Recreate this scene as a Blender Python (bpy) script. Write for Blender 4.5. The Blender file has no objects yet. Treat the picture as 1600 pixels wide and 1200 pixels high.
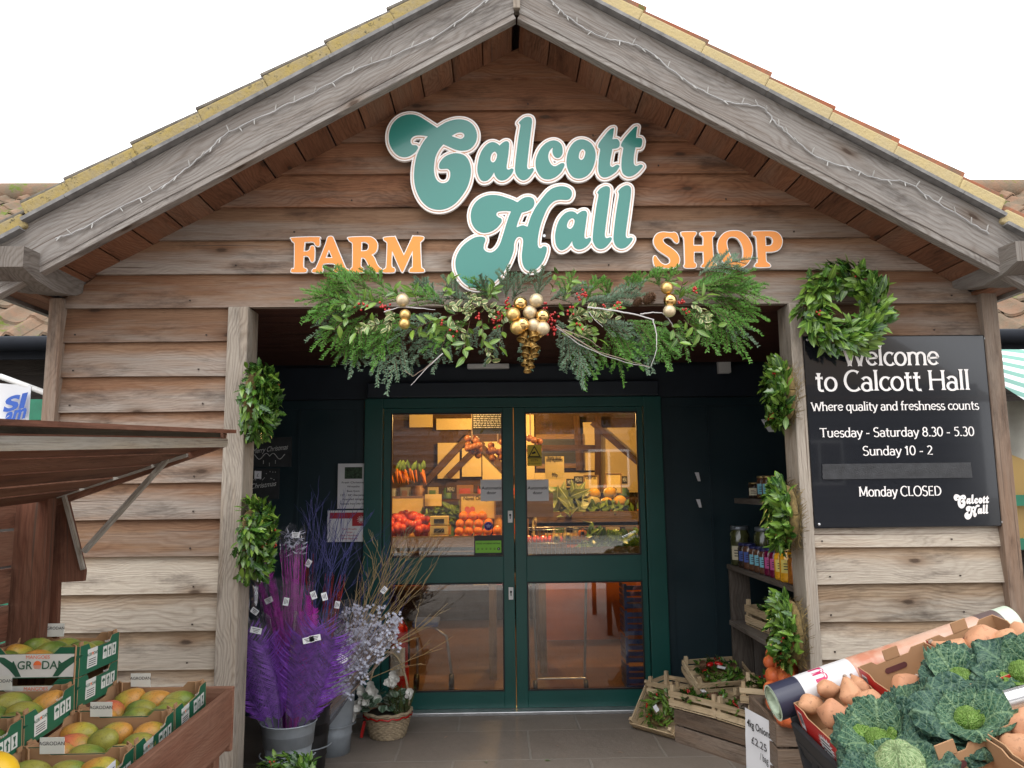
import bpy, math, random
import numpy as np
from mathutils import Vector, Matrix, noise
random.seed(7)
S = bpy.context.scene
COL = S.collection
R = math.radians
# ------------------------------------------------------------------ camera
F_PX, PITCH, ROLL, YAW = 1200.0, 0.13333687, -0.01105852, -0.01876572   # measured on the 1600 x 1200 photograph
CAM = Vector((-.103, -3.7, 1.545))
ROT = Matrix.Rotation(YAW, 3, 'Z') @ Matrix.Rotation(PITCH, 3, 'X') @ Matrix.Rotation(-ROLL, 3, 'Y')
def ray(px, py):
    d = ROT @ Vector(((px - 800) / F_PX, 1, -(py - 600) / F_PX))
    return d / d.y
def at(px, py, Y): return CAM + ray(px, py) * (Y - CAM.y)          # a point of the plane at depth Y
def atz(px, py, Z):
    r = ray(px, py); return CAM + r * ((Z - CAM.z) / r.z)
cam = bpy.data.cameras.new('camera'); cam.sensor_fit = 'HORIZONTAL'; cam.sensor_width = 36
cam.lens = 36 * F_PX / 1600; cam.clip_start = .05; cam.clip_end = 500
cob = bpy.data.objects.new('camera', cam); COL.objects.link(cob)
cob.matrix_world = Matrix.Translation(CAM) @ (ROT @ Matrix.Rotation(R(90), 3, 'X')).to_4x4()
S.camera = cob
# ------------------------------------------------------------------ sky, sun, exposure
SUN_EL, SUN_AZ = 55, 200
W = bpy.data.worlds.new('World'); S.world = W; W.use_nodes = True
nt = W.node_tree; bgn = nt.nodes['Background']
sky = nt.nodes.new('ShaderNodeTexSky'); sky.sky_type = 'NISHITA'; sky.sun_disc = False
sky.sun_elevation = R(SUN_EL); sky.sun_rotation = R(SUN_AZ)
mx = nt.nodes.new('ShaderNodeMix'); mx.data_type = 'RGBA'; mx.inputs[0].default_value = .93
mx.inputs[7].default_value = (24, 24.3, 25, 1)                     # closed white cloud cover in front of the blue
nt.links.new(sky.outputs[0], mx.inputs[6]); nt.links.new(mx.outputs[2], bgn.inputs[0])
bgn.inputs[1].default_value = .085
sl = bpy.data.lights.new('sun', 'SUN'); sl.energy = 1.1; sl.angle = R(28); sl.color = (1, .97, .92)
so = bpy.data.objects.new('sun', sl); COL.objects.link(so)
so.rotation_euler = (R(90 - SUN_EL), 0, R(180 - SUN_AZ))
S.view_settings.view_transform = 'Standard'; S.view_settings.look = 'None'; S.view_settings.exposure = .36; S.view_settings.gamma = 1
S.cycles.use_denoising = True; S.cycles.max_bounces = 8; S.cycles.transparent_max_bounces = 24
try: S.cycles.denoiser = 'OPENIMAGEDENOISE'
except Exception: pass
# ------------------------------------------------------------------ materials
class NT:
    def __init__(s, name):
        s.m = bpy.data.materials.new(name); s.m.use_nodes = True
        s.t = s.m.node_tree; s.b = s.t.nodes['Principled BSDF']
    def n(s, kind, **k):
        o = s.t.nodes.new('ShaderNode' + kind)
        for a, v in k.items(): setattr(o, a, v)
        return o
    def put(s, sock, v):
        if isinstance(v, bpy.types.NodeSocket): s.t.links.new(v, sock)
        elif v is not None:
            if isinstance(v, (tuple, list)) and len(v) == 3 and sock.type == 'RGBA': v = (*v, 1)
            sock.default_value = v
    def math(s, op, a, b=None, c=None, clamp=False):
        o = s.n('Math', operation=op, use_clamp=clamp)
        for i, v in enumerate((a, b, c)): s.put(o.inputs[i], v)
        return o.outputs[0]
    def mix(s, f, a, b, mode='MIX'):
        o = s.n('Mix', data_type='RGBA', blend_type=mode)
        s.put(o.inputs[0], f); s.put(o.inputs[6], a); s.put(o.inputs[7], b)
        return o.outputs[2]
    def ramp(s, f, *st):
        o = s.n('ValToRGB'); e = o.color_ramp.elements
        for i, (p, c) in enumerate(st):
            x = e[i] if i < 2 else e.new(p)
            x.position = p; x.color = (*c, 1) if isinstance(c, tuple) else (c, c, c, 1)
        s.put(o.inputs[0], f); return o.outputs[0]
    def noise(s, vec, sc, det=4, ro=.55, dist=0):
        o = s.n('TexNoise'); s.put(o.inputs['Vector'], vec); o.inputs['Scale'].default_value = sc
        o.inputs['Detail'].default_value = det; o.inputs['Roughness'].default_value = ro; o.inputs['Distortion'].default_value = dist
        return o.outputs['Fac']
    def vec(s, x, y, z):
        o = s.n('CombineXYZ')
        for i, v in enumerate((x, y, z)): s.put(o.inputs[i], v)
        return o.outputs[0]
    def uv(s):
        o = s.n('UVMap'); o.uv_map = 'UVMap'; x = s.n('SeparateXYZ'); s.t.links.new(o.outputs[0], x.inputs[0])
        return x.outputs[0], x.outputs[1]
    def rnd(s): return s.n('Attribute', attribute_name='rnd').outputs['Fac']
    def obj(s): return s.n('TexCoord').outputs['Object']
    def pos(s): return s.n('NewGeometry').outputs['Position']
    def bump(s, h, st, d=.01):
        o = s.n('Bump'); o.inputs['Strength'].default_value = st; o.inputs['Distance'].default_value = d
        s.put(o.inputs['Height'], h); s.t.links.new(o.outputs[0], s.b.inputs['Normal'])
    def set(s, col=None, rough=None, metal=None, spec=None, coat=None):
        for k, v in (('Base Color', col), ('Roughness', rough), ('Metallic', metal), ('Specular IOR Level', spec), ('Coat Weight', coat)):
            if v is not None: s.put(s.b.inputs[k], v)
        return s.m
MATS = {}
def pbr(name, col, rough=.6, metal=0, var=.18, scale=9, bump=0, spec=.5, coat=0):
    if name in MATS: return MATS[name]
    t = NT(name); p = t.obj()
    f = t.noise(p, scale, 5)
    lo = tuple(c * (1 - var) for c in col); hi = tuple(min(1, c * (1 + var)) for c in col)
    t.set(t.ramp(f, (.3, lo), (.7, hi)), rough, metal, spec, coat)
    if bump: t.bump(t.noise(p, scale * 6, 4), bump, .004)
    MATS[name] = t.m; return t.m
def wood(name, fresh, mid, grey, weather=.5, rough=.8, lapped=False, knots=True, vary=.35, bump=.5, gscale=1.0):
    """sawn timber: u runs along the board (m), v across it (m); rnd is one number per board"""
    t = NT(name); u, v = t.uv(); r = t.rnd()
    ro = t.math('MULTIPLY', r, 71.0)
    big = t.noise(t.vec(t.math('MULTIPLY', u, .9 * gscale), t.math('MULTIPLY', v, 5 * gscale), ro), 1.6, 5, .6)
    warp = t.noise(t.vec(t.math('MULTIPLY', u, 1.3 * gscale), t.math('MULTIPLY', v, 3 * gscale), t.math('ADD', ro, 9)), 1.4, 3, .5)
    # growth rings: distance from a wandering pith line, so cathedrals and knots appear
    rg = t.math('ADD', t.math('MULTIPLY', v, 52 * gscale), t.math('MULTIPLY', warp, t.math('ADD', 9, t.math('MULTIPLY', r, 16))))
    ring = t.math('FRACT', rg)
    ring = t.math('SUBTRACT', 1, t.math('ABSOLUTE', t.math('SUBTRACT', t.math('MULTIPLY', ring, 2), 1)))
    fine = t.noise(t.vec(t.math('MULTIPLY', u, 6), t.math('MULTIPLY', v, 240), ro), 1, 4, .7)
    speck = t.noise(t.vec(t.math('MULTIPLY', u, 18), t.math('MULTIPLY', v, 60), ro), 1.5, 4, .7)
    base = t.mix(t.ramp(big, (.34, 0.), (.66, 1.)), fresh, mid)
    wz = t.math('ADD', t.math('MULTIPLY', t.noise(t.vec(t.math('MULTIPLY', u, .7), t.math('MULTIPLY', v, 7), t.math('ADD', ro, 31)), 1.5, 6, .65), 1.5),
                t.math('ADD', t.math('MULTIPLY', t.math('SUBTRACT', r, .5), vary), weather - .75))
    if lapped:   # the top of a lapped board stays brown, its exposed foot weathers silver
        wz = t.math('SUBTRACT', wz, t.ramp(v, (.08, 0.), (.165, .55)))
    col = t.mix(t.ramp(wz, (.25, 0.), (.75, 1.)), base, grey)
    col = t.mix(t.math('MULTIPLY', t.ramp(ring, (.35, 0.), (.95, 1.)), t.math('ADD', .05, t.math('MULTIPLY', t.math('FRACT', t.math('MULTIPLY', r, 7.7)), .30))), col, (.30, .2, .13), 'MULTIPLY')
    col = t.mix(t.math('MULTIPLY', t.ramp(fine, (.45, 0.), (.75, 1.)), .55), col, (.28, .22, .18), 'MULTIPLY')
    stain = t.noise(t.vec(t.math('MULTIPLY', u, 1.1), t.math('MULTIPLY', v, 4), t.math('ADD', ro, 57)), 2.1, 6, .7)
    col = t.mix(t.math('MULTIPLY', t.ramp(stain, (.53, 0.), (.70, 1.)), .72), col, (.22, .2, .2), 'MULTIPLY')
    col = t.mix(t.math('MULTIPLY', speck, .35), col, (.45, .42, .4), 'MULTIPLY')
    crack = t.noise(t.vec(t.math('MULTIPLY', u, .9), t.math('MULTIPLY', v, 75), t.math('ADD', ro, 3)), 1, 3, .6)
    col = t.mix(t.math('MULTIPLY', t.ramp(crack, (.665, 0.), (.69, 1.)), .8), col, (.09, .06, .045))
    hgt = t.math('ADD', t.math('MULTIPLY', ring, .35), fine)
    if knots:
        kv = t.n('TexVoronoi', voronoi_dimensions='2D'); t.put(kv.inputs['Vector'], t.vec(t.math('ADD', t.math('MULTIPLY', u, 1.7), ro), t.math('ADD', t.math('MULTIPLY', v, 4.2), t.math('MULTIPLY', ro, 1.7)), 0)); kv.inputs['Scale'].default_value = 1
        kd = t.math('ADD', kv.outputs['Distance'], t.math('MULTIPLY', t.math('SUBTRACT', speck, .5), .05))
        sc = t.n('SeparateColor'); t.put(sc.inputs[0], kv.outputs['Color'])
        on = t.math('GREATER_THAN', sc.outputs[0], .5)
        kf = t.math('MULTIPLY', on, t.ramp(kd, (.03, 1.), (.06, 0.)))
        halo = t.math('MULTIPLY', on, t.ramp(kd, (.06, .55), (.2, 0.)))
        col = t.mix(halo, col, (.42, .28, .18), 'MULTIPLY'); col = t.mix(t.math('MULTIPLY', kf, .85), col, (.045, .026, .016))
    br = t.math('ADD', .78, t.math('MULTIPLY', r, .44))
    col = t.mix(1.0, col, t.vec(br, br, br), 'MULTIPLY')
    t.set(col, rough, 0, .25); t.bump(hgt, bump, .004); return t.m
def leafmat(name, dark, light, rough=.35, edge=None, vein=True, spec=.5):
    t = NT(name); u, v = t.uv(); r = t.rnd()
    col = t.mix(r, dark, light)
    col = t.mix(t.math('MULTIPLY', t.noise(t.pos(), 60, 3), .4), col, tuple(c * .55 for c in dark))
    a = t.math('ABSOLUTE', v)
    if edge: col = t.mix(t.ramp(t.math('ADD', a, t.math('MULTIPLY', t.math('SUBTRACT', t.noise(t.pos(), 120, 2), .5), .8)), (.5, 0.), (.62, 1.)), col, edge)
    if vein: col = t.mix(t.ramp(a, (.03, .6), (.09, 0.)), col, tuple(min(1, c * 1.8 + .02) for c in light))
    t.set(col, rough, 0, spec); return t.m
def glass(name, tint=(.9, .95, .93), refl=1.0):
    t = NT(name); out = t.t.nodes['Material Output']
    tr = t.n('BsdfTransparent'); t.put(tr.inputs[0], tint)
    gl = t.n('BsdfGlossy'); gl.inputs['Roughness'].default_value = .01
    fr = t.n('Fresnel'); fr.inputs[0].default_value = 1.52
    ms = t.n('MixShader'); t.put(ms.inputs[0], t.math('MULTIPLY', fr.outputs[0], refl, clamp=True))
    t.t.links.new(tr.outputs[0], ms.inputs[1]); t.t.links.new(gl.outputs[0], ms.inputs[2]); t.t.links.new(ms.outputs[0], out.inputs[0])
    return t.m
def emit(name, col, st):
    t = NT(name); t.put(t.b.inputs['Base Color'], col); t.put(t.b.inputs['Emission Color'], col); t.b.inputs['Emission Strength'].default_value = st
    return t.m
# ------------------------------------------------------------------ meshes
class MB:
    def __init__(s): s.v = []; s.f = []; s.m = []; s.uv = []; s.r = []; s.sm = []
    def add(s, vs, fs, m=0, uvs=None, r=None, smooth=False):
        b = len(s.v); r = random.random() if r is None else r
        s.v += [tuple(p) for p in vs]; s.r += [r] * len(vs)
        for i, f in enumerate(fs):
            s.f.append([b + k for k in f]); s.m.append(m); s.sm.append(smooth)
            s.uv += ([uvs[k] for k in f] if uvs else [(0, 0)] * len(f))
    def box(s, c, d, rot=None, m=0, r=None, axis=None, taper=None):
        """box of size d about c; timber grain runs along its longest side"""
        r = random.random() if r is None else r; c = Vector(c); b = len(s.v)
        hx, hy, hz = d[0] / 2, d[1] / 2, d[2] / 2
        L = [Vector((x, y, z)) for x in (-hx, hx) for y in (-hy, hy) for z in (-hz, hz)]
        if taper: L = [Vector(taper(p)) for p in L]
        s.v += [tuple(c + (rot @ p if rot else p)) for p in L]; s.r += [r] * 8
        ax = axis if axis is not None else max(range(3), key=lambda i: d[i])
        for f in ((0, 1, 3, 2), (4, 6, 7, 5), (0, 4, 5, 1), (2, 3, 7, 6), (0, 2, 6, 4), (1, 5, 7, 3)):
            s.f.append([b + k for k in f]); s.m.append(m); s.sm.append(False)
            n = [len({round(L[k][i], 6) for k in f}) for i in range(3)].index(1) if not taper else max(range(3), key=lambda i: -(max(L[k][i] for k in f) - min(L[k][i] for k in f)))
            o = [i for i in range(3) if i != ax]
            other = o[0] if n == o[1] else o[1]
            if n == ax: s.uv += [(L[k][o[0]] * .15 + r * 13, L[k][o[1]]) for k in f]
            else: s.uv += [(L[k][ax] + r * 13, L[k][other] + (.1 if n == o[0] else 0)) for k in f]
    def prism(s, pts, ex, m=0, r=None, mside=None):
        """polygon pts (3D, planar) pushed along vector ex"""
        pts = [Vector(p) for p in pts]; ex = Vector(ex); n = len(pts); r = random.random() if r is None else r
        a = pts[0]; ux = max(((pts[i] - pts[i - 1]) for i in range(n)), key=lambda e: e.length).normalized()
        nz = ex.normalized(); uy = nz.cross(ux)
        uv = [((p - a).dot(ux) + r * 13, (p - a).dot(uy)) for p in pts]
        s.add(pts + [p + ex for p in pts], [list(range(n))[::-1], list(range(n, 2 * n))], m, uv + uv, r)
        for i in range(n):
            j = (i + 1) % n; l = (pts[j] - pts[i]).length
            s.add([pts[i], pts[j], pts[j] + ex, pts[i] + ex], [(0, 1, 2, 3)], m if mside is None else mside, [(r * 13, 0), (r * 13 + l, 0), (r * 13 + l, ex.length), (r * 13, ex.length)], r)
    def tube(s, pts, rad, n=8, m=0, cap=True, r=None, smooth=True):
        pts = [Vector(p) for p in pts]; k = len(pts); r = random.random() if r is None else r
        rad = [rad] * k if not hasattr(rad, '__len__') else rad
        V = []; U = []; up = None; L = 0
        for i, p in enumerate(pts):
            t = (pts[min(i + 1, k - 1)] - pts[max(i - 1, 0)]).normalized()
            if up is None: up = t.orthogonal().normalized()
            up = (up - t * up.dot(t)).normalized(); w = t.cross(up)
            if i: L += (p - pts[i - 1]).length
            for j in range(n):
                a = 2 * math.pi * j / n
                V.append(p + (up * math.cos(a) + w * math.sin(a)) * rad[i]); U.append((L + r * 13, j / n * rad[i] * 6))
        F = [(i * n + j, i * n + (j + 1) % n, (i + 1) * n + (j + 1) % n, (i + 1) * n + j) for i in range(k - 1) for j in range(n)]
        s.add(V, F, m, U, r, smooth)
        if cap: s.add(V[:n], [list(range(n))[::-1]], m, U[:n], r); s.add(V[-n:], [list(range(n))], m, U[-n:], r)
    def lathe(s, prof, c=(0, 0, 0), n=20, m=0, r=None, rot=None, fn=None, smooth=True):
        c = Vector(c); r = random.random() if r is None else r; V = []; U = []
        for i, (q, z) in enumerate(prof):
            for j in range(n):
                a = 2 * math.pi * j / n; p = Vector((q * math.cos(a), q * math.sin(a), z))
                if fn: p = Vector(fn(p, a))
                V.append(c + (rot @ p if rot else p)); U.append((j / n, i / (len(prof) - 1)))
        F = [(i * n + j, i * n + (j + 1) % n, (i + 1) * n + (j + 1) % n, (i + 1) * n + j) for i in range(len(prof) - 1) for j in range(n)]
        s.add(V, F, m, U, r, smooth)
    def ball(s, c, rad, m=0, n=14, k=9, rot=None, fn=None, r=None):
        rad = (rad,) * 3 if not hasattr(rad, '__len__') else rad
        prof = [(math.sin(math.pi * i / k) or 1e-4, -math.cos(math.pi * i / k)) for i in range(k + 1)]
        prof[0] = (1e-3, -1); prof[-1] = (1e-3, 1)
        def g(p, a):
            q = Vector((p.x * rad[0], p.y * rad[1], p.z * rad[2]))
            return fn(q) if fn else q
        s.lathe(prof, c, n, m, r, rot, g)
    def leaf(s, p, d, nrm, L, Wd, bend=.15, m=0, kind='laurel', r=None, cup=.25):
        p = Vector(p); d = Vector(d).normalized(); nrm = Vector(nrm); nrm = nrm - d * nrm.dot(d)
        nrm = nrm.normalized() if nrm.length > 1e-4 else d.orthogonal().normalized()
        sd = d.cross(nrm)
        prof = {'laurel': ((0, .08), (.22, .72), (.5, 1), (.78, .62), (1, .03)), 'holly': ((0, .1), (.15, .95), (.28, .55), (.42, 1.1), (.56, .6), (.7, .95), (.82, .4), (1, .02)),
                'round': ((0, .15), (.2, .8), (.55, 1), (.85, .7), (1, .15)), 'blade': ((0, .35), (.4, 1), (1, .05))}[kind]
        V = []; U = []; w = Wd / 2
        for t, q in prof:
            c = p + d * (L * t) - nrm * (bend * L * t * t)
            V += [c - sd * (w * q) + nrm * (cup * w * q), c, c + sd * (w * q) + nrm * (cup * w * q)]
            U += [(t, -q), (t, 0), (t, q)]
        F = []
        for i in range(len(prof) - 1):
            a = i * 3; F += [(a, a + 1, a + 4, a + 3), (a + 1, a + 2, a + 5, a + 4)]
        s.add(V, F, m, U, r, True)
    def sheet(s, fn, nu, nv, m=0, r=None, smooth=True, uvs=1.0):
        V = []; U = []
        for i in range(nu + 1):
            for j in range(nv + 1):
                V.append(fn(i / nu, j / nv)); U.append((i / nu * uvs, j / nv * uvs))
        F = [(i * (nv + 1) + j, (i + 1) * (nv + 1) + j, (i + 1) * (nv + 1) + j + 1, i * (nv + 1) + j + 1) for i in range(nu) for j in range(nv)]
        s.add(V, F, m, U, r, smooth)
    def build(s, name, mats, parent=None, local=False, bevel=0):
        me = bpy.data.meshes.new(name)
        me.from_pydata(s.v, [], s.f)
        if not isinstance(mats, (list, tuple)): mats = [mats]
        for x in mats: me.materials.append(x)
        me.polygons.foreach_set('material_index', s.m); me.polygons.foreach_set('use_smooth', s.sm)
        uvl = me.uv_layers.new(name='UVMap'); uvl.data.foreach_set('uv', [c for q in s.uv for c in q])
        at_ = me.attributes.new('rnd', 'FLOAT', 'POINT'); at_.data.foreach_set('value', s.r)
        if parent is not None and not local: me.transform(WM[parent.name].inverted())
        o = bpy.data.objects.new(name, me); COL.objects.link(o)
        if parent is not None: o.parent = parent; WM[o.name] = WM[parent.name]
        else: WM[o.name] = Matrix.Identity(4)
        me.update()
        if bevel:
            b = o.modifiers.new('bevel', 'BEVEL'); b.width = bevel; b.segments = 2; b.limit_method = 'ANGLE'
        return o
WM = {}
def tag(o, label, cat, group=None, kind=None):
    if label: o['label'] = label
    if cat: o['category'] = cat
    if group: o['group'] = group
    if kind: o['kind'] = kind
    return o
def thing(name, label, cat, loc=(0, 0, 0), rot=None, group=None):
    """an Empty at the base of a thing; its parts are built in world coordinates (or local=True) and parented to it"""
    o = bpy.data.objects.new(name, None); COL.objects.link(o); o.empty_display_size = .05
    M = Matrix.Translation(Vector(loc)) @ (rot.to_4x4() if rot else Matrix.Identity(4))
    o.matrix_world = M; WM[o.name] = M
    return tag(o, label, cat, group)
def dup(root, label, loc, rot=None, scale=None):
    """a copy of a thing with its parts and sub-parts"""
    c = root.copy(); COL.objects.link(c); c.location = loc
    if rot is not None: c.rotation_euler = rot.to_euler()
    if scale: c.scale = (scale,) * 3
    if label: c['label'] = label
    def kids(a, b):
        for ch in a.children:
            k = ch.copy(); COL.objects.link(k); k.parent = b; kids(ch, k)
    kids(root, c); return c
_txt = {}
def text_polys(s, bold=0.0, spacing=1.0):
    key = (s, bold, spacing)
    if key not in _txt:
        cu = bpy.data.curves.new('t', 'FONT'); cu.body = s; cu.size = 1; cu.offset = bold; cu.resolution_u = 4; cu.space_character = spacing
        o = bpy.data.objects.new('t', cu); me = o.to_mesh()
        vs = np.array([v.co[:2] for v in me.vertices]) if len(me.vertices) else np.zeros((0, 2))
        fs = [list(p.vertices) for p in me.polygons]
        o.to_mesh_clear(); bpy.data.objects.remove(o); bpy.data.curves.remove(cu); _txt[key] = (vs, fs)
    return _txt[key]
def text(mb, s, origin, xd, yd, size, m=0, align='C', bold=0.0, width=None, squeeze=1.0, spacing=1.0):
    """flat lettering laid on a surface; origin is the baseline point, xd / yd the reading and up directions; width fits the line to that many metres"""
    vs, fs = text_polys(s, bold, spacing)
    if not len(vs): return
    x0, x1 = vs[:, 0].min(), vs[:, 0].max(); k = size * squeeze
    if width: k = width / (x1 - x0)
    off = {'C': -(x0 + x1) / 2, 'L': -x0, 'R': -x1}[align]
    o = Vector(origin); xd = Vector(xd); yd = Vector(yd)
    mb.add([o + xd * ((a + off) * k) + yd * (b * size) for a, b in vs], fs, m)
# ------------------------------------------------------------------ the shop building
SIDING = wood('weathered_siding', (.20, .10, .054), (.275, .165, .098), (.315, .27, .23), .56, lapped=True)
SIDING_LOW = wood('silvered_siding', (.33, .22, .135), (.405, .30, .20), (.44, .385, .315), .76, lapped=True, vary=.25)
SIDING_TOP = wood('sheltered_siding', (.22, .095, .048), (.27, .135, .072), (.23, .18, .145), .33, lapped=True)
POST = wood('post_timber', (.33, .24, .16), (.36, .28, .20), (.38, .335, .28), .75, knots=False, vary=.2)
CORNER = wood('corner_timber', (.23, .13, .08), (.27, .17, .11), (.27, .215, .17), .55, knots=False, vary=.2)
BARGE = wood('barge_timber', (.17, .125, .095), (.21, .17, .14), (.265, .245, .225), .72, vary=.2, gscale=.8)
PLATE = wood('wall_plate_timber', (.13, .10, .08), (.16, .135, .115), (.20, .18, .16), .7, vary=.2)
SOFFIT = wood('soffit_timber', (.21, .092, .05), (.26, .12, .066), (.2, .12, .08), .3)
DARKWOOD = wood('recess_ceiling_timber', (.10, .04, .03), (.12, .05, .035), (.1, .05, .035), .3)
NAVY = pbr('navy_paint', (.016, .024, .036), .45, var=.12)
TEAL = pbr('teal_door_paint', (.010, .082, .070), .35, var=.08, scale=4)
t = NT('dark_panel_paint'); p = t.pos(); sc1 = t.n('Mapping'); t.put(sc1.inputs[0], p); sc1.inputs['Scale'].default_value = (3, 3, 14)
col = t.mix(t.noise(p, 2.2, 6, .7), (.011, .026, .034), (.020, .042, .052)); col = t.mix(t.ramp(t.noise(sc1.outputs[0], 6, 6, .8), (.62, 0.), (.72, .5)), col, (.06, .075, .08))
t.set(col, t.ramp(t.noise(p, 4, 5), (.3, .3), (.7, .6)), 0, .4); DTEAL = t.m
STEEL = pbr('brushed_aluminium', (.55, .56, .57), .35, metal=.8)
WHITE = pbr('white_plastic', (.78, .78, .76), .4, var=.03)
BLACK = pbr('black_plastic', (.012, .012, .014), .4)
PAPER = pbr('white_paper', (.74, .74, .76), .75, var=.03)
INK = pbr('black_ink', (.012, .012, .014), .7)
GLASS = glass('door_glass', (.90, .90, .88), 2.3)
NAIL = pbr('rusty_nail_head', (.035, .022, .016), .8)
PITCH_B, Z_B = .1687, .063
TAN = .572
Z_APEX = 3.768
def half_width(z): return (Z_APEX - z) / TAN
shop = thing('farm_shop', 'timber clad farm shop with tiled gable roof and recessed green glass doors', 'shop building', (0, 0, 0))
def siding(mb, x0f, x1f, k0, k1, y=0):
    for k in range(k0, k1):
        zb = Z_B + PITCH_B * k; zt = zb + PITCH_B + .02; r = random.random(); n = 22
        xa, xb = x0f(zb), x1f(zb); xa2, xb2 = x0f(zt), x1f(zt)
        ph = random.random() * 50; uo = random.random() * 20; V = []; U = []
        if xb - xa < .04: continue
        for i in range(n + 1):
            t = i / n; xl = xa + (xb - xa) * t; xu = xa2 + (max(xb2, xa2 + .01) - xa2) * t
            w = .0035 * noise.noise((xl * 3, ph, 0)) + .006 * noise.noise((xl * .8, ph, 4))
            yy = .003 * noise.noise((xl * 1.5, ph, 9))
            V += [(xl, y, zb + w), (xl, y - .034 + yy, zb + w), (xl, y - .033 + yy, zb + .006 + w), (xu, y - .011, zt)]
            U += [(xl + uo, 0), (xl + uo, 0), (xl + uo, .006), (xu + uo, PITCH_B + .02)]
        F = []
        for i in range(n):
            a = i * 4
            for j in range(3): F.append((a + j, a + 4 + j, a + 5 + j, a + 1 + j))
        mb.add(V, F, 0, U, r)
        for sx in range(1 + int((xb - xa) / .62)):
            nx_ = xa + .05 + sx * .62 + random.uniform(-.02, .02)
            if nx_ < xb - .02: mb.box((nx_, y - .0335, zb + .035 + random.uniform(-.006, .006)), (.0065, .005, .0065), m=1)
        mb.add([V[0], V[1], V[3]], [(0, 1, 2)], 0, [U[0], U[1], U[3]], r); mb.add([V[-4], V[-3], V[-1]], [(0, 2, 1)], 0, [U[-4], U[-3], U[-1]], r)
XL0, XL1, XR0, XR1 = -2.192, -1.40, 1.38, 2.275
def fix(v): return lambda z: v
for a, b, lo in ((XL0, XL1, 7), (XR0, XR1, 9)):
    m = MB(); siding(m, fix(a), fix(b), lo, 14); m.build('wall_cladding', [SIDING, NAIL], shop)
    m = MB(); siding(m, fix(a), fix(b), 0, lo); m.build('wall_cladding', [SIDING_LOW, NAIL], shop)
cl = lambda z: max(-2.25, -half_width(z) - .01)
cr = lambda z: min(2.32, half_width(z) + .01)
m = MB(); siding(m, cl, cr, 14, 17); m.build('gable_cladding', [SIDING, NAIL], shop)
m = MB(); siding(m, cl, cr, 17, 22); m.build('gable_cladding', [SIDING_TOP, NAIL], shop)
m = MB()                                                            # carcass behind the boards
for a, b in ((-2.24, -1.36), (1.36, 2.34)): m.box(((a + b) / 2, .07, 1.21), (b - a, .12, 2.42), axis=0)
m.prism([(-2.24, .02, 2.425), (2.34, .02, 2.425), (0, .02, 3.765)], (0, .1, 0)); m.build('wall_core', DARKWOOD, shop)
for xa, xb, nm in ((-2.252, -2.190, 0), (2.273, 2.350, 0)):
    m = MB(); m.box(((xa + xb) / 2, -.02, 1.235), (xb - xa, .085, 2.47)); m.build('corner_post', CORNER, shop, bevel=.004)
for xa, xb in ((-1.402, -1.304), (1.325, 1.382)):
    m = MB(); m.box(((xa + xb) / 2, .03, 1.212), (xb - xa, .16, 2.424)); m.build('door_post', POST, shop, bevel=.005)
m = MB(); m.box((.01, .05, 2.446), (2.63, .10, .036)); m.build('lintel', POST, shop)
# recess
RX, DY = 2.0, 1.9
m = MB()
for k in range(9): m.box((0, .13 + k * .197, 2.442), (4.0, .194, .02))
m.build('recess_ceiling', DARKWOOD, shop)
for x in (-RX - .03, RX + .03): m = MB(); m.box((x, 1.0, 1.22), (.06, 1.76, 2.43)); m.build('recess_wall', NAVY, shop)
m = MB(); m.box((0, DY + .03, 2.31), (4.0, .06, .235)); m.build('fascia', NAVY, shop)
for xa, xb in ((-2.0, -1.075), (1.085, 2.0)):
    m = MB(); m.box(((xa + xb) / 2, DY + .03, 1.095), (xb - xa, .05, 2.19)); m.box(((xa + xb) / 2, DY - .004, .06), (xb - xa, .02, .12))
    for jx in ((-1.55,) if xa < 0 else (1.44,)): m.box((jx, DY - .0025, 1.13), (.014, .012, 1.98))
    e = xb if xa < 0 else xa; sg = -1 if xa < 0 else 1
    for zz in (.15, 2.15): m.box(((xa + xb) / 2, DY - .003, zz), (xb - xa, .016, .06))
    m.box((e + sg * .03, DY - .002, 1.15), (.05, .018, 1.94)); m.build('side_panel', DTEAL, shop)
m = MB()
for x in (-1.0, 1.02): m.box((x, DY - .005, 1.095), (.13, .10, 2.19))
m.box((.01, DY - .005, 2.155), (1.89, .10, .07)); m.build('door_frame', TEAL, shop, bevel=.004)
m = MB(); m.box((.01, DY - .055, 2.245), (2.1, .14, .11)); m.build('door_operator_housing', NAVY, shop, bevel=.01)
m = MB(); m.box((-.17, DY - .15, 2.405), (.30, .05, .035)); m.build('door_sensor', WHITE, shop, bevel=.006)
m = MB(); m.box((1.56, DY - .05, 2.40), (.09, .06, .09)); m.build('wall_box', WHITE, shop, bevel=.006)
m = MB(); m.box((.01, DY - .03, .012), (2.2, .16, .024)); m.build('threshold', STEEL, shop, bevel=.004)
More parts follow.
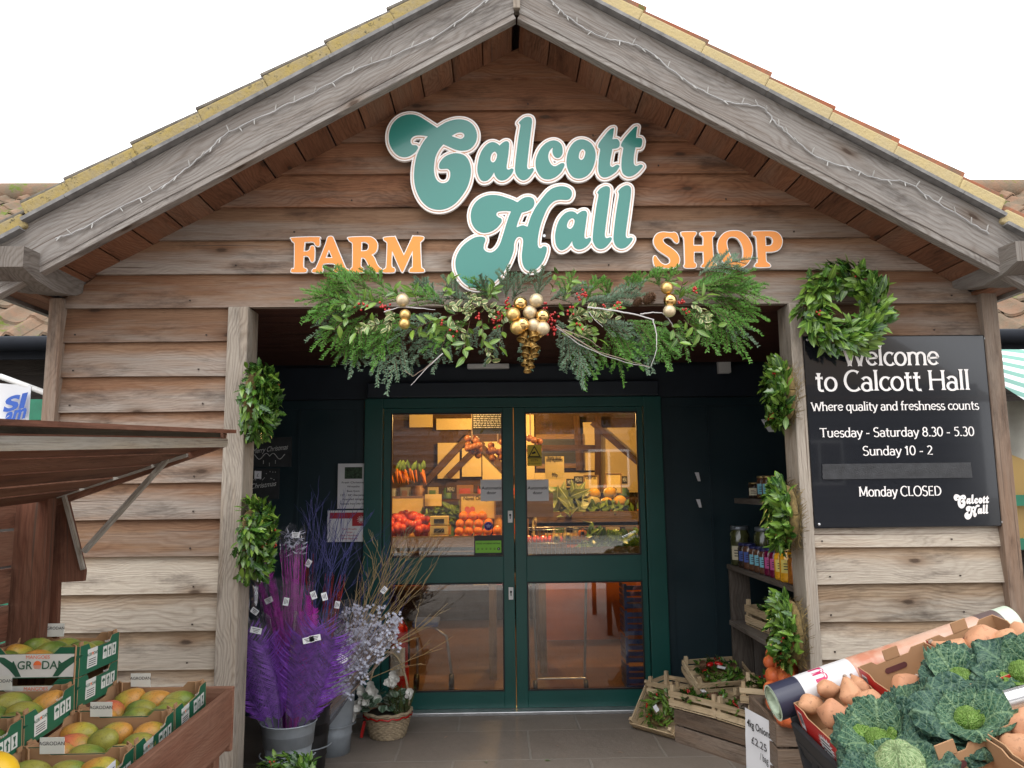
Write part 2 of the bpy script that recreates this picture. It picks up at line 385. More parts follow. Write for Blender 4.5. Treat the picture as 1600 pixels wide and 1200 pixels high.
for x0, x1, a, b, side in ((-.932, .006, -.878, -.072, 1), (.012, .952, .092, .912, -1)):
    d = MB(); y = DY + .005; T = .05
    for xa, xb in ((x0, a), (b, x1)): d.box(((xa + xb) / 2, y, 1.072), (xb - xa, T, 2.096))
    for za, zb in ((.024, .138), (.876, 1.056), (2.086, 2.120)): d.box(((a + b) / 2, y, (za + zb) / 2), (b - a, T, zb - za))
    door = d.build('door', TEAL, shop, bevel=.003)
    for za, zb in ((.138, .876), (1.056, 2.086)):
        g = MB(); g.box(((a + b) / 2, y, (za + zb) / 2), (b - a, .008, zb - za)); g.build('pane', GLASS, door)
        q = MB()
        for xx in (a + .004, b - .004): q.box((xx, y - .022, (za + zb) / 2), (.010, .016, zb - za))
        for zz in (za + .005, zb - .005): q.box(((a + b) / 2, y - .0215, zz), (b - a - .02, .015, .010))
        q.build('glazing_bead', BLACK, door)
for zc in (1.335, .80):
    m = MB(); m.box((-.022, DY - .026, zc), (.034, .012, .085)); m.box((-.022, DY - .033, zc), (.006, .012, .03), m=1)
    m.ball((-.022, DY - .034, zc + .012), (.008, .006, .008), 1); m.build('lock_plate', [WHITE, BLACK], shop, bevel=.002)
# roof
VERGE = None
t = NT('lichen_mortar'); p = t.pos()
lich = t.noise(p, 14, 6, .7); col = t.mix(t.ramp(lich, (.35, 0.), (.62, 1.)), (.27, .22, .13), (.31, .235, .085))
col = t.mix(t.ramp(t.noise(p, 38, 6, .75), (.56, 0.), (.64, .9)), col, (.07, .065, .045)); t.set(col, .95, 0, .1); t.bump(t.noise(p, 60, 5), .8, .006); VERGE = t.m
t = NT('pale_mortar'); p = t.pos()
col = t.mix(t.ramp(t.noise(p, 9, 6, .7), (.35, 0.), (.65, 1.)), (.40, .325, .19), (.43, .34, .175))
col = t.mix(t.ramp(t.noise(p, 30, 6, .75), (.62, 0.), (.7, .7)), col, (.16, .12, .08)); t.set(col, .95, 0, .1); t.bump(t.noise(p, 60, 5), .8, .006); VERGE_R = t.m
t = NT('clay_tile'); p = t.pos(); r = t.rnd()
col = t.mix(r, (.25, .085, .045), (.32, .13, .07)); col = t.mix(t.ramp(t.noise(p, 9, 6, .7), (.45, 0.), (.62, .8)), col, (.13, .11, .08))
col = t.mix(t.ramp(t.noise(p, 23, 5, .7), (.6, 0.), (.66, .8)), col, (.09, .12, .02)); t.set(col, .9, 0, .2); t.bump(t.noise(p, 50, 4), .5, .004); TILE = t.m
TILE_L = pbr('mossy_grey_tile', (.13, .115, .095), .9, var=.4, scale=25, bump=.5)
GUTTER = pbr('black_gutter', (.010, .012, .017), .55, spec=.12)
SLATE = pbr('grey_undercloak', (.17, .165, .16), .9, var=.3, scale=20, bump=.4)
ANG = math.atan(TAN)
YF, YB = -.40, 5.5                                                  # front and back ends of the roof
def slope_rot(sg): return Matrix.Rotation(sg * ANG, 3, 'Y')         # local x runs down the slope
m = MB()
for sg in (-1, 1):
    for k in range(20):                                             # soffit boards under the roof, seen from below
        xm = .02 + k * .148
        if xm > 2.2: continue
        c = Vector((sg * (xm + .074), -.17, Z_APEX + .012 - TAN * (xm + .074)))
        m.box(c, (.141 / math.cos(ANG), .42, .018), slope_rot(sg), axis=1)
m.build('soffit', SOFFIT, shop)
for sg in (-1, 1):
    rt = slope_rot(sg); b = MB(); x0, x1, n = 0.012, 2.46, 40; V = []; U = []
    bot = lambda x: 3.741 - TAN * x
    for i in range(n + 1):                                          # barge board with a slightly wandering foot
        x = x0 + (x1 - x0) * i / n; w = .006 * noise.noise((x * 2.2, sg * 7, 0)) + .004 * noise.noise((x * 9, sg * 7, 3)); l = x / math.cos(ANG)
        for yy, zz, vv in ((-.345, bot(x) + w, .0), (-.385, bot(x) + w, .05), (-.385, bot(x) + .232, .285), (-.345, bot(x) + .232, .33)):
            V.append((sg * x, yy, zz)); U.append((l + 3 * sg, vv + .02))
    F = []
    for i in range(n):
        for j in range(4): F.append((i * 4 + j, (i + 1) * 4 + j, (i + 1) * 4 + (j + 1) % 4, i * 4 + (j + 1) % 4))
    b.add(V, F, 0, U, .5); b.add(V[:4], [(0, 1, 2, 3)], 0, U[:4], .5); b.add(V[-4:], [(3, 2, 1, 0)], 0, U[-4:], .5)
    b.build('barge_board', BARGE, shop, bevel=.003)
    b = MB(); b.box((sg * 1.23, -.355, bot(1.23) - .012), (2.44 / math.cos(ANG), .05, .03), rt); b.build('barge_batten', BARGE, shop, bevel=.003)
    c = MB(); v = MB(); k = 0; x = .0
    g = .33
    while x < 2.44:
        xe = x + g * math.cos(ANG) if x < 1.9 else (2.19 if x < 2.1 else 2.50); xm = (x + xe) / 2; L = (xe - x) / math.cos(ANG); j = random.uniform(-.006, .006)
        tilt = Matrix.Rotation(-sg * .035, 3, 'Y') @ rt
        z0 = 3.741 + .232 - TAN * xm - (.035 if x > 2.1 else 0)
        c.box((sg * xm, YF + .02, z0 + .012), (L - .002, .09, .016), rt, r=random.random())
        v.box((sg * xm, YF + .03 + j * .3, z0 + .058), (L + random.uniform(-.002, .004), .07, .068), tilt, r=random.random())
        x = xe
    c.build('undercloak', SLATE, shop); v.build('verge_mortar', VERGE if sg < 0 else VERGE_R, shop, bevel=.008)
    tl = MB(); x = 0
    while x < 2.40:
        xe = x + g * math.cos(ANG) if x < 1.9 else (2.19 if x < 2.1 else 2.50); xm = (x + xe) / 2; L = (xe - x) / math.cos(ANG) + .04
        tilt = Matrix.Rotation(-sg * .06, 3, 'Y') @ rt; z0 = 3.741 + .232 - TAN * xm + .106 - (.035 if x > 2.1 else 0)
        nt_ = 26 if sg > 0 else 26
        for q in range(nt_):
            yy = YF + .012 + q * .225
            tl.box((sg * (xm + .01), yy + .112, z0 + random.uniform(-.003, .003)), (L, .222, .017 + (.012 if sg > 0 else 0)), tilt)
        x = xe
    tl.build('roof_tiles', TILE if sg > 0 else TILE_L, shop, bevel=.005)
    d = MB(); d.box((sg * 1.24, 2.6, 3.741 + .245 - TAN * 1.24), (2.48 / math.cos(ANG), 5.7, .02), rt); d.build('roof_deck', DARKWOOD, shop)
m = MB(); m.box((0, -.372, 3.90), (.032, .06, .30)); m.build('apex_block', POST, shop)
# carved wall plate ends that carry the barge boards
for sg, x in ((-1, -2.20), (1, 2.245)):
    m = MB(); w = .085
    pr = [(-.50, 2.495), (-.50, 2.585), (.0, 2.60), (.0, 2.515), (-.08, 2.475), (-.25, 2.45), (-.40, 2.465)]
    m.prism([(x - w, a, b) for a, b in pr], (2 * w, 0, 0)); m.build('wall_plate_end', PLATE, shop, bevel=.012)
    s2 = MB(); cx = sg * 2.56
    for k in range(2): s2.box((sg * (2.285 + k * .075), 1.2, 2.47), (.074, 3.1, .016))
    s2.build('eave_soffit', SOFFIT, shop)
    f = MB(); f.box((sg * 2.42, 1.2, 2.51), (.03, 3.2, .13)); f.build('eave_fascia', BARGE, shop)
# shop interior shell
CREAM = pbr('cream_plaster', (.62, .48, .24), .8, var=.06, scale=3)
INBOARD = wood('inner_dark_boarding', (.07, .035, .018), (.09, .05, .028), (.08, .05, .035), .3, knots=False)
t = NT('shop_floor_tiles'); p = t.pos(); b = t.n('TexBrick'); t.put(b.inputs['Vector'], p); b.inputs['Scale'].default_value = 1.6
for i, c in ((1, (.17, .095, .065)), (2, (.15, .085, .06)), (3, (.07, .045, .035))): b.inputs[i].default_value = (*c, 1)
b.inputs['Mortar Size'].default_value = .006; t.set(b.outputs[0], .35); FLOORIN = t.m
m = MB(); m.box((0, 4.45, -.008), (4.6, 4.98, .02)); m.build('shop_floor', FLOORIN, shop)
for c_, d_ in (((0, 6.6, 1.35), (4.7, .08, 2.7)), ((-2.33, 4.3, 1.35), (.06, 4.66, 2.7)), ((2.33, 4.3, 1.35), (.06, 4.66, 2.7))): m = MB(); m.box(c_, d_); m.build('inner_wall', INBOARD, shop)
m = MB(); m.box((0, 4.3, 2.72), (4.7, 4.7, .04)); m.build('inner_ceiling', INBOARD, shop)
m = MB(); m.box((0, 2.0, 2.56), (4.6, .06, .3)); m.build('inner_header', NAVY, shop)
# ------------------------------------------------------------------ ground
t = NT('york_stone_paving'); p = t.pos(); mp = t.n('Mapping'); t.put(mp.inputs[0], p); mp.inputs['Location'].default_value = (.37, .12, 0)
wv = t.n('VectorMath', operation='ADD'); t.t.links.new(mp.outputs[0], wv.inputs[0])
ns = t.n('TexNoise'); t.put(ns.inputs['Vector'], p); ns.inputs['Scale'].default_value = 5; sb = t.n('VectorMath', operation='SCALE'); t.t.links.new(ns.outputs['Color'], sb.inputs[0]); sb.inputs['Scale'].default_value = .014
t.t.links.new(sb.outputs[0], wv.inputs[1])
b = t.n('TexBrick'); t.put(b.inputs['Vector'], wv.outputs[0]); b.inputs['Scale'].default_value = 1
b.inputs['Brick Width'].default_value = .78; b.inputs['Row Height'].default_value = .53; b.inputs['Mortar Size'].default_value = .008; b.inputs['Mortar Smooth'].default_value = .3
b.offset = .43
for i, c in ((1, (.29, .245, .205)), (2, (.24, .20, .17)), (3, (.34, .31, .27))): b.inputs[i].default_value = (*c, 1)
col = t.mix(t.ramp(t.noise(p, 2.3, 7, .65), (.3, 0.), (.7, .5)), b.outputs[0], (.17, .14, .115))
col = t.mix(t.math('MULTIPLY', t.noise(p, 90, 5, .8), .45), col, (.10, .085, .07))
col = t.mix(t.ramp(t.noise(p, 13, 5, .8), (.64, 0.), (.7, .6)), col, (.07, .06, .05))
t.set(col, t.ramp(t.noise(p, 3, 4), (.3, .5), (.7, .8)), 0, .4)
t.bump(t.math('ADD', t.math('MULTIPLY', b.outputs['Fac'], -1.5), t.math('ADD', t.noise(p, 25, 6, .7), t.math('MULTIPLY', t.noise(p, 4, 3), 1.5))), .5, .008)
m = MB(); m.add([(-60, -70, 0), (60, -70, 0), (60, 1.95, 0), (-60, 1.95, 0)], [(0, 1, 2, 3)]); m.add([(-60, 6.9, -.02), (60, 6.9, -.02), (60, 70, -.02), (-60, 70, -.02)], [(0, 1, 2, 3)])
tag(m.build('ground', t.m), 'brown stone slab paving in front of the shop', 'paving', kind='structure')
m = MB(); m.add([(-60, -70, .004), (60, -70, .004), (60, -4.4, .004), (-60, -4.4, .004)], [(0, 1, 2, 3)])  # unseen pale ground sheet, added to bounce light into the recess and soffits
t = NT('pale_bounce_yard'); p = t.pos(); t.set(t.mix(t.noise(p, 1.5, 7, .65), (.40, .385, .36), (.52, .50, .47)), .9, 0, .2); t.bump(t.noise(p, 60, 5), .3, .004)
tag(m.build('yard', t.m), 'unseen pale yard sheet added to bounce light up at the shop', 'yard', kind='structure')
# ------------------------------------------------------------------ neighbouring wings and the barn across the yard
WB = wood('dark_weatherboard', (.05, .04, .035), (.06, .05, .045), (.09, .08, .07), .4, lapped=True)
MOSS = NT('mossy_tile'); t = MOSS; p = t.pos(); r = t.rnd()
col = t.mix(r, (.19, .115, .075), (.25, .165, .11)); col = t.mix(t.ramp(t.noise(p, 6, 6, .7), (.42, 0.), (.6, .8)), col, (.15, .125, .09))
col = t.mix(t.ramp(t.noise(p, 3.5, 6, .75), (.55, 0.), (.63, .9)), col, (.10, .15, .015)); t.set(col, .95, 0, .15); t.bump(t.noise(p, 40, 5), .8, .01); MOSS = t.m
def wing(sg, label):
    w = thing('shop_wing', label, 'building', (sg * 4.2, 1.4, 0), group='tiled side wings of the shop')
    x0, x1 = (2.6, 6.6)
    m = MB()
    for k in range(14): m.box((sg * (x0 + x1) / 2, 1.55 + .012, .09 + k * .18), (x1 - x0, .03, .188), Matrix.Rotation(-.07, 3, 'X'))
    m.box((sg * (x0 + x1) / 2, 1.7, 1.25), (x1 - x0, .2, 2.5)); m.build('wall', WB, w)
    tl = MB(); ey, ez, tn, g = 1.22, 2.50, .70, .30
    a = math.atan(tn)
    for k in range(13):
        for q in range(int((x1 - x0) / .235) + 1):
            xx = sg * (x0 + q * .235); yb = ey + k * g * math.cos(a); zb = ez + k * g * math.sin(a); rr = random.random(); j = random.uniform(-.008, .008)
            def fn(i, jv, xx=xx, yb=yb, zb=zb, j=j):
                s_ = i * .235; prof = .045 * (0.5 - .5 * math.cos(2 * math.pi * min(1, max(0, (i - .45) / .55)))) - .012 * math.sin(math.pi * min(1, i / .45))
                L = jv * (g + .05)
                return (xx + s_ - .1175, yb + L * math.cos(a) - prof * math.sin(a), zb + L * math.sin(a) + prof * math.cos(a) - jv * .03 + .03 + j)
            tl.sheet(fn, 10, 1, r=rr)
            tl.sheet(lambda i, jv, fn=fn: (fn(i, 0)[0], fn(i, 0)[1] + .002, fn(i, 0)[2] - jv * .018), 10, 1, r=rr)
    Lr = 13 * g; tl.box((sg * (x0 + x1) / 2, ey + Lr / 2 * math.cos(a) + .03, ez + Lr / 2 * math.sin(a) - .035), (x1 - x0, Lr, .02), Matrix.Rotation(a, 3, 'X'), axis=0)
    rf = tl.build('roof', MOSS, w)
    rd = MB(); rd.tube([(sg * x0, ey + 13 * g * math.cos(a), ez + 13 * g * math.sin(a) + .02), (sg * x1, ey + 13 * g * math.cos(a), ez + 13 * g * math.sin(a) + .02)], .13, 12); rd.build('ridge', MOSS, rf)
    gu = MB(); gu.lathe([(.05, 0), (.05, x1 - x0)], (sg * x0, 1.17, 2.485), 14, rot=Matrix.Rotation(sg * R(90), 3, 'Y')); gu.box((sg * (x0 + x1) / 2, 1.25, 2.47), (x1 - x0, .02, .15)); gu.build('gutter', GUTTER, w)
    return w
wing(-1, 'mossy tiled wing with black gutter behind the white banner')
wing(1, 'orange tiled wing with black gutter above the striped awning')
barn = thing('barn', 'dark weatherboarded barn across the yard, mirrored in the door glass', 'building', (0, -17, 0))
m = MB()
for k in range(21): m.box((0, -17.0, .1 + k * .2), (26, .04, .212), Matrix.Rotation(.06, 3, 'X'))
m.build('wall', wood('barn_board', (.10, .105, .12), (.13, .135, .15), (.19, .20, .225), .6, lapped=True, knots=False), barn)
m = MB(); m.box((0, -20.2, 5.5), (26.6, 7.6, .12), Matrix.Rotation(-.48, 3, 'X')); m.build('roof', MOSS, barn)
for x in (-7.5, 3.4, 8.5):
    m = MB(); m.box((x, -16.94, 2.1), (1.3, .06, 1.2)); fr = m.build('window', WHITE, barn)
    m = MB()
    for sx in (-.31, .31): m.box((x + sx, -16.905, 2.1), (.54, .02, 1.04))
    m.build('pane', BLACK, fr)
# ------------------------------------------------------------------ the big cut-out lettering
def N(s):
    """'x,y x,y! ...' traced outline, ! marks a sharp corner"""
    out = []
    for w in s.split():
        c = w.endswith('!'); a, b = w.rstrip('!').split(','); out.append((float(a), float(b), c))
    return out
def smooth(pts, n=6):
    """closed Catmull-Rom through the traced points, broken at sharp corners"""
    k = len(pts); P = [np.array(p[:2]) for p in pts]; out = []
    for i in range(k):
        p1, p2 = P[i], P[(i + 1) % k]
        p0 = P[i - 1] if not pts[i][2] else p1 - (p2 - p1) * .3
        p3 = P[(i + 2) % k] if not pts[(i + 1) % k][2] else p2 + (p2 - p1) * .3
        for j in range(n):
            t = j / n
            out.append(.5 * (2 * p1 + (p2 - p0) * t + (2 * p0 - 5 * p1 + 4 * p2 - p3) * t * t + (3 * p1 - p0 - 3 * p2 + p3) * t ** 3))
    return np.array(out)
def outline(s, zx, zy, k, Y):
    q = smooth(N(s)); w = [at(zx + a * k, zy + b * k, Y) for a, b in q]
    return np.array([(p.x, p.z) for p in w])
class SDF:
    """signed distance field of traced outlines; contours of it give the lettering and its widened backings"""
    def __init__(s, polys, res, pad):
        al = np.concatenate(polys); lo = al.min(0) - pad; hi = al.max(0) + pad
        nx, ny = (np.ceil((hi - lo) / res)).astype(int) + 1
        gx = lo[0] + np.arange(nx) * res; gy = lo[1] + np.arange(ny) * res
        X, Y = np.meshgrid(gx, gy, indexing='ij'); D = np.full(X.shape, 1e9); I = np.zeros(X.shape, bool)
        for pl in polys:
            a = pl; b = np.roll(pl, -1, 0)
            for (x1, y1), (x2, y2) in zip(a, b):
                ix0 = max(0, int((min(x1, x2) - lo[0] - pad) / res)); ix1 = min(nx, int((max(x1, x2) - lo[0] + pad) / res) + 2)
                iy0 = max(0, int((min(y1, y2) - lo[1] - pad) / res)); iy1 = min(ny, int((max(y1, y2) - lo[1] + pad) / res) + 2)
                xs = X[ix0:ix1, iy0:iy1]; ys = Y[ix0:ix1, iy0:iy1]
                dx, dy = x2 - x1, y2 - y1; L = dx * dx + dy * dy + 1e-12
                t = np.clip(((xs - x1) * dx + (ys - y1) * dy) / L, 0, 1)
                d = np.hypot(xs - x1 - t * dx, ys - y1 - t * dy)
                D[ix0:ix1, iy0:iy1] = np.minimum(D[ix0:ix1, iy0:iy1], d)
                if y1 != y2:
                    row = (gy >= min(y1, y2)) & (gy < max(y1, y2))
                    xc = x1 + (gy[row] - y1) / (y2 - y1) * dx
                    I[:, row] ^= gx[:, None] < xc[None, :]
        s.D = np.where(I, -D, D); s.lo = lo; s.res = res
    def contours(s, lev):
        D = s.D - lev; D = np.where(np.abs(D) < 1e-9, 1e-9, D); nx, ny = D.shape; nxt = {}
        sg = D < 0
        c = sg[:-1, :-1].astype(int) + 2 * sg[1:, :-1] + 4 * sg[1:, 1:] + 8 * sg[:-1, 1:]
        T = {1: [(3, 0)], 2: [(0, 1)], 3: [(3, 1)], 4: [(1, 2)], 5: [(3, 0), (1, 2)], 6: [(0, 2)], 7: [(3, 2)], 8: [(2, 3)], 9: [(2, 0)], 10: [(0, 1), (2, 3)], 11: [(2, 1)], 12: [(1, 3)], 13: [(1, 0)], 14: [(0, 3)]}
        for i, j in zip(*np.nonzero((c > 0) & (c < 15))):
            E = ((i, j, 0), (i + 1, j, 1), (i, j + 1, 0), (i, j, 1))
            for a, b in T[c[i, j]]: nxt[E[a]] = E[b]
        def P(e):
            i, j, h = e; u, v = D[i, j], (D[i + 1, j] if h == 0 else D[i, j + 1]); t = u / (u - v)
            return (s.lo[0] + (i + (t if h == 0 else 0)) * s.res, s.lo[1] + (j + (t if h else 0)) * s.res)
        loops = []
        while nxt:
            st, e = nxt.popitem(); lp = [st]
            while e != st:
                lp.append(e); e = nxt.pop(e, st)
            if len(lp) > 8: loops.append([P(q) for q in lp])
        return loops
def cut_out(name, loops, y0, y1, mat, parent, xf=None):
    """flat sheet cut to the loops, from depth y0 (back) to y1 (front)"""
    cu = bpy.data.curves.new('c', 'CURVE'); cu.dimensions = '2D'; cu.fill_mode = 'BOTH'; cu.extrude = abs(y0 - y1) / 2
    for lp in loops:
        sp = cu.splines.new('POLY'); sp.points.add(len(lp) - 1); sp.use_cyclic_u = True
        sp.points.foreach_set('co', [c for q in lp for c in ((*(xf(q) if xf else q), 0, 1))])
    o = bpy.data.objects.new('c', cu); me = o.to_mesh()
    b = MB(); yc = (y0 + y1) / 2
    b.add([(v.co.x, yc - v.co.z, v.co.y) for v in me.vertices], [list(q.vertices) for q in me.polygons], 0, r=.5)
    b.uv = [(b.v[k][0], b.v[k][2]) for f in b.f for k in f]
    o.to_mesh_clear(); bpy.data.objects.remove(o); bpy.data.curves.remove(cu)
    return b.build(name, mat, parent)
GREEN = pbr('sea_green_acrylic', (.035, .20, .165), .24, var=.03, scale=2, coat=.25)
CREAMW = pbr('white_sign_board', (.80, .76, .73), .4, var=.03)
LINE = pbr('copper_line', (.55, .24, .10), .4)
ORANGE = pbr('orange_acrylic', (.80, .27, .035), .3, var=.03)
CALC = dict(
 C=(590, 160, .15, '620,265! 560,225 490,180 420,140 345,125 260,140 190,185 140,255 118,340 125,430 160,500 210,550 270,570 330,560 385,525 413,490 421,466 400,447 360,442 343,410 352,375 385,350 440,342 525,352! 480,410 440,480 405,570 385,680 380,790 395,890 430,980 480,1050 550,1100 640,1118 730,1100 810,1050 880,970 935,880 965,780 972,700 955,620 915,560 860,535 800,530 740,545 690,575 650,625 640,665 650,690 690,692 730,692 755,720 755,780 730,825 685,842 640,830 605,790 588,720 590,640 605,560 640,490 685,435! 740,460 810,490 880,503 950,490 1000,450 1030,390 1033,320 1005,250 950,200 880,178 800,180 720,205 665,235|768,350! 820,320 870,312 900,330 900,360 870,380 830,372'),
 a=(730, 160, .1167, '432,578! 400,550 350,532 300,540 250,575 200,640 165,720 145,810 135,890 145,960 170,1020 205,1050 250,1050 290,1030 330,985 362,932! 375,980 410,1025 455,1045 510,1035 560,1000 600,950 620,905 612,888 590,885 560,900 535,895 527,865 535,800 550,700 560,600 560,545 540,522 510,522 475,540|370,658 398,690 395,740 370,790 340,803 315,780 312,740 330,685'),
 l=(730, 160, .1167, '690,275! 712,248 750,215 790,197 830,195 860,215 868,260 860,330 845,450 825,620 808,780 802,860 815,892 845,890 870,878 890,890 888,915 860,960 820,1010 770,1038 725,1035 680,1000 650,950 640,890 648,780 665,640 685,480 705,360 712,310 706,288'),
 c=(820, 180, .125, '355,402! 345,440 350,480 370,515 405,533 445,520 470,480 473,430 460,375 425,335 370,315 310,325 250,360 195,420 155,500 135,580 140,660 170,730 215,780 270,800 330,795 395,765 450,715 485,655 497,620 485,600 455,600 420,620 380,638 340,625 308,580 293,525 300,470 325,425'),
 o=(820, 180, .125, '700,303 770,315 830,355 870,420 885,490 875,580 845,670 795,740 730,780 660,790 595,765 550,705 525,630 522,550 540,460 580,380 635,325|725,422 755,450 752,500 735,540 705,560 678,540 676,500 690,450'),
 t=(820, 180, .125, '1115,160! 1080,170 1040,205 990,265 945,325 920,370 920,400 940,418 940,450 930,510 922,590 918,670 930,730 965,770 1020,775 1080,750 1140,705 1175,655 1183,635 1160,620 1130,630 1100,648 1070,635 1065,595 1075,520 1090,450 1092,420! 1150,412 1180,390 1186,350 1175,320 1150,298 1095,302! 1105,240'),
 u=(820, 180, .125, '1408,140! 1375,150 1330,195 1285,245 1240,300 1210,350 1205,385 1230,405 1228,440 1215,520 1208,610 1212,680 1235,735 1290,765 1350,755 1410,715 1455,665 1475,635 1455,618 1430,622 1400,635 1370,622 1360,580 1365,500 1380,420 1385,400! 1440,400 1460,375 1468,320 1455,290 1430,285 1390,285! 1395,220'))
HALL = dict(
 H=(690, 280, .15, '790,240! 740,215 670,190 590,168 500,165 420,190 355,240 315,310 303,390 320,470 365,530 430,558 500,550 565,515 615,460 628,425 615,405 590,395 570,370 585,340 640,330 725,332! 700,390 670,480 640,580 610,670 570,730 520,762 470,755 440,725 440,680 455,640 450,610 410,597 350,605 285,640 220,695 170,770 145,850 150,940 185,1020 240,1085 310,1125 390,1135 480,1112 560,1060 630,985 680,910 720,830 750,740 755,670 775,620 805,598 840,610 850,650 843,720 835,800 845,880 875,935 925,955 985,935 1040,880 1075,810 1095,740 1090,705 1060,700 1035,718 1010,710 1000,660 1010,570 1030,480 1065,380 1110,290 1170,230 1230,213 1300,215 1335,202 1358,159 1347,112 1300,81 1238,73 1168,89 1113,124 1067,175 1020,235 975,300 930,390 895,495! 840,480 778,505! 800,430 835,347! 910,325 950,295 967,250 955,205 915,185 865,190 820,215'),
 a=(850, 270, .1167, '445,555! 410,525 360,515 300,530 245,575 200,640 170,720 150,820 150,900 165,970 200,1020 240,1035 290,1015 335,975 378,908! 385,960 415,1005 465,1025 530,1010 590,965 630,900 625,870 600,868 570,882 545,870 542,820 555,720 570,610 578,550 560,512 525,508 485,525|375,607 408,630 405,680 380,730 345,750 312,730 310,690 330,640'),
 l=(850, 270, .1167, '712,262! 750,215 800,185 840,178 875,195 885,240 875,330 860,450 840,600 820,760 815,840 830,872 860,870 885,862 908,875 900,905 860,960 810,1005 750,1018 700,995 665,940 652,880 660,760 680,600 705,430 728,310 725,280'),
 m=(850, 270, .1167, '992,248! 1030,205 1080,175 1120,168 1155,190 1165,235 1158,330 1140,470 1120,620 1100,760 1095,840 1110,872 1140,872 1165,865 1187,880 1170,920 1130,970 1080,1005 1020,1012 970,985 940,935 930,870 938,760 955,610 980,440 1003,310 1002,270'))
SY = -.085                                                          # front of the lettering stands clear of the boards
logo_loops = []
for nm, src, lab in (('name_sign', CALC, 'cut-out green script word Calcott with white and copper outline on the gable'), ('name_sign', HALL, 'cut-out green script word Hall with white and copper outline below the word Calcott')):
    polys = [outline(q, zx, zy, k, SY) for zx, zy, k, s in src.values() for q in s.split('|')]
    f = SDF(polys, .0028, .03)
    z0 = float(np.concatenate(polys)[:, 1].min()); x0 = float(np.concatenate(polys)[:, 0].mean())
    sg = thing(nm, lab, 'sign', (x0, SY, z0), group='green name signs on the gable')
    bk = f.contours(.0190)
    cut_out('backing_board', bk, SY + .022, SY + .004, CREAMW, sg)
    cut_out('copper_outline', f.contours(.0108), SY + .0035, SY + .0025, LINE, sg)
    cut_out('white_inline', f.contours(.0076), SY + .0021, SY + .0012, CREAMW, sg)
    cut_out('green_lettering', f.contours(0), SY + .0009, SY - .0006, GREEN, sg)
    logo_loops.append(f.contours(.004))
    for k in range(3):
        b = MB(); L = max(bk, key=len); px_, pz_ = f.lo[0] + f.D.shape[0] * f.res * (.3 + .2 * k), float(np.mean([q[1] for q in L]))
        b.tube([(px_, -.02, pz_), (px_, SY + .02, pz_)], .008, 8); b.build('standoff', STEEL, sg)
FS = dict(
 F='85,115 360,108 375,130 378,190 360,205 335,195 310,160 215,160! 203,265! 250,262 275,240 280,215 300,205 320,225 320,340 305,375 285,370 270,335 245,312 203,312! 200,430 235,455 235,480 215,490 85,490 70,475 80,450 105,435 108,200 105,170 80,150 75,130',
 A='485,103 515,105 530,130 600,300 660,440 690,460 690,482 550,488 530,470 545,445 550,420 530,395 430,395 405,430 410,460 400,488 310,490 300,470 320,450 345,435 440,200 465,120|480,240! 520,335! 440,335!',
 R='700,112 900,105 960,120 1000,165 1005,220 985,270 940,300! 970,330 1000,400 1030,440 1052,455 1045,485 980,490 930,460 905,400 870,340 830,328! 825,420 850,445 855,475 835,490 720,490 710,470 725,445 738,420 740,220 735,170 705,150 695,130|832,160! 875,160 910,185 912,225 890,255 828,262!',
 M='1085,112 1190,105 1205,120 1295,310! 1385,115 1400,100 1500,105 1505,130 1480,155 1472,180 1482,420 1500,450 1515,465 1500,485 1370,488 1355,470 1370,445 1390,425 1390,250! 1290,470 1275,478 1260,465 1165,250! 1160,420 1190,445 1195,475 1175,490 1075,490 1068,465 1090,450 1105,420 1115,200 1108,160 1080,140 1075,125')
SH = dict(
 S='340,92 365,110 380,150 383,190 365,205 340,190 310,155 265,140 220,155 213,185 240,220 300,260 360,310 392,370 385,430 350,465 290,480 230,475 150,470 125,450 112,400 115,355 135,350 160,385 195,425 240,445 280,430 295,400 280,365 230,330 160,280 120,220 118,160 150,110 210,90 280,95 310,95',
 H='425,90 560,88 572,110 555,135 545,160 545,235! 655,235! 655,150 640,130 622,115 635,90 770,85 780,105 765,130 750,150 752,250 765,410 790,430 795,455 780,470 650,470 635,455 655,430 660,410 655,300! 550,300! 550,410 570,430 575,455 555,475 460,475 445,450 455,420 448,200 440,145 420,125 415,105',
 O='985,75 1060,85 1130,140 1175,220 1185,300 1160,390 1110,450 1030,480 950,465 880,420 830,340 810,250 825,170 870,110 925,82|975,138 1030,160 1070,220 1090,300 1080,380 1040,415 1000,410 950,350 920,280 905,200 930,150',
 P='1205,82 1400,80 1470,105 1505,160 1505,220 1475,275 1410,300 1330,302! 1335,400 1350,420 1375,440 1370,465 1230,468 1215,450 1230,425 1245,405 1235,200 1225,140 1195,120 1192,95|1325,135! 1370,135 1405,160 1410,200 1385,235 1330,240!')
for word, src, zx, zy in (('FARM', FS, 445, 355), ('SHOP', SH, 1005, 350)):
    for ch, s in src.items():
        polys = [outline(q, zx, zy, .14375, -.05) for q in s.split('|')]; f = SDF(polys, .0022, .014)
        A = np.concatenate(polys)
        lt = thing('sign_letter', f'orange capital letter {ch} with white edge in the word {word}', 'letter', (A[:, 0].mean(), -.05, A[:, 1].min()), group='orange letters on the gable boards')
        cut_out('white_edge', f.contours(.0042), -.036, -.050, CREAMW, lt); cut_out('orange_face', f.contours(0), -.0504, -.0516, ORANGE, lt)
# ------------------------------------------------------------------ the welcome board
GLOSS = pbr('glossy_black_board', (.008, .009, .012), .13, var=.02, coat=.4)
TAPE = pbr('grey_tape', (.018, .0185, .021), .35, var=.4, scale=30, bump=.6)
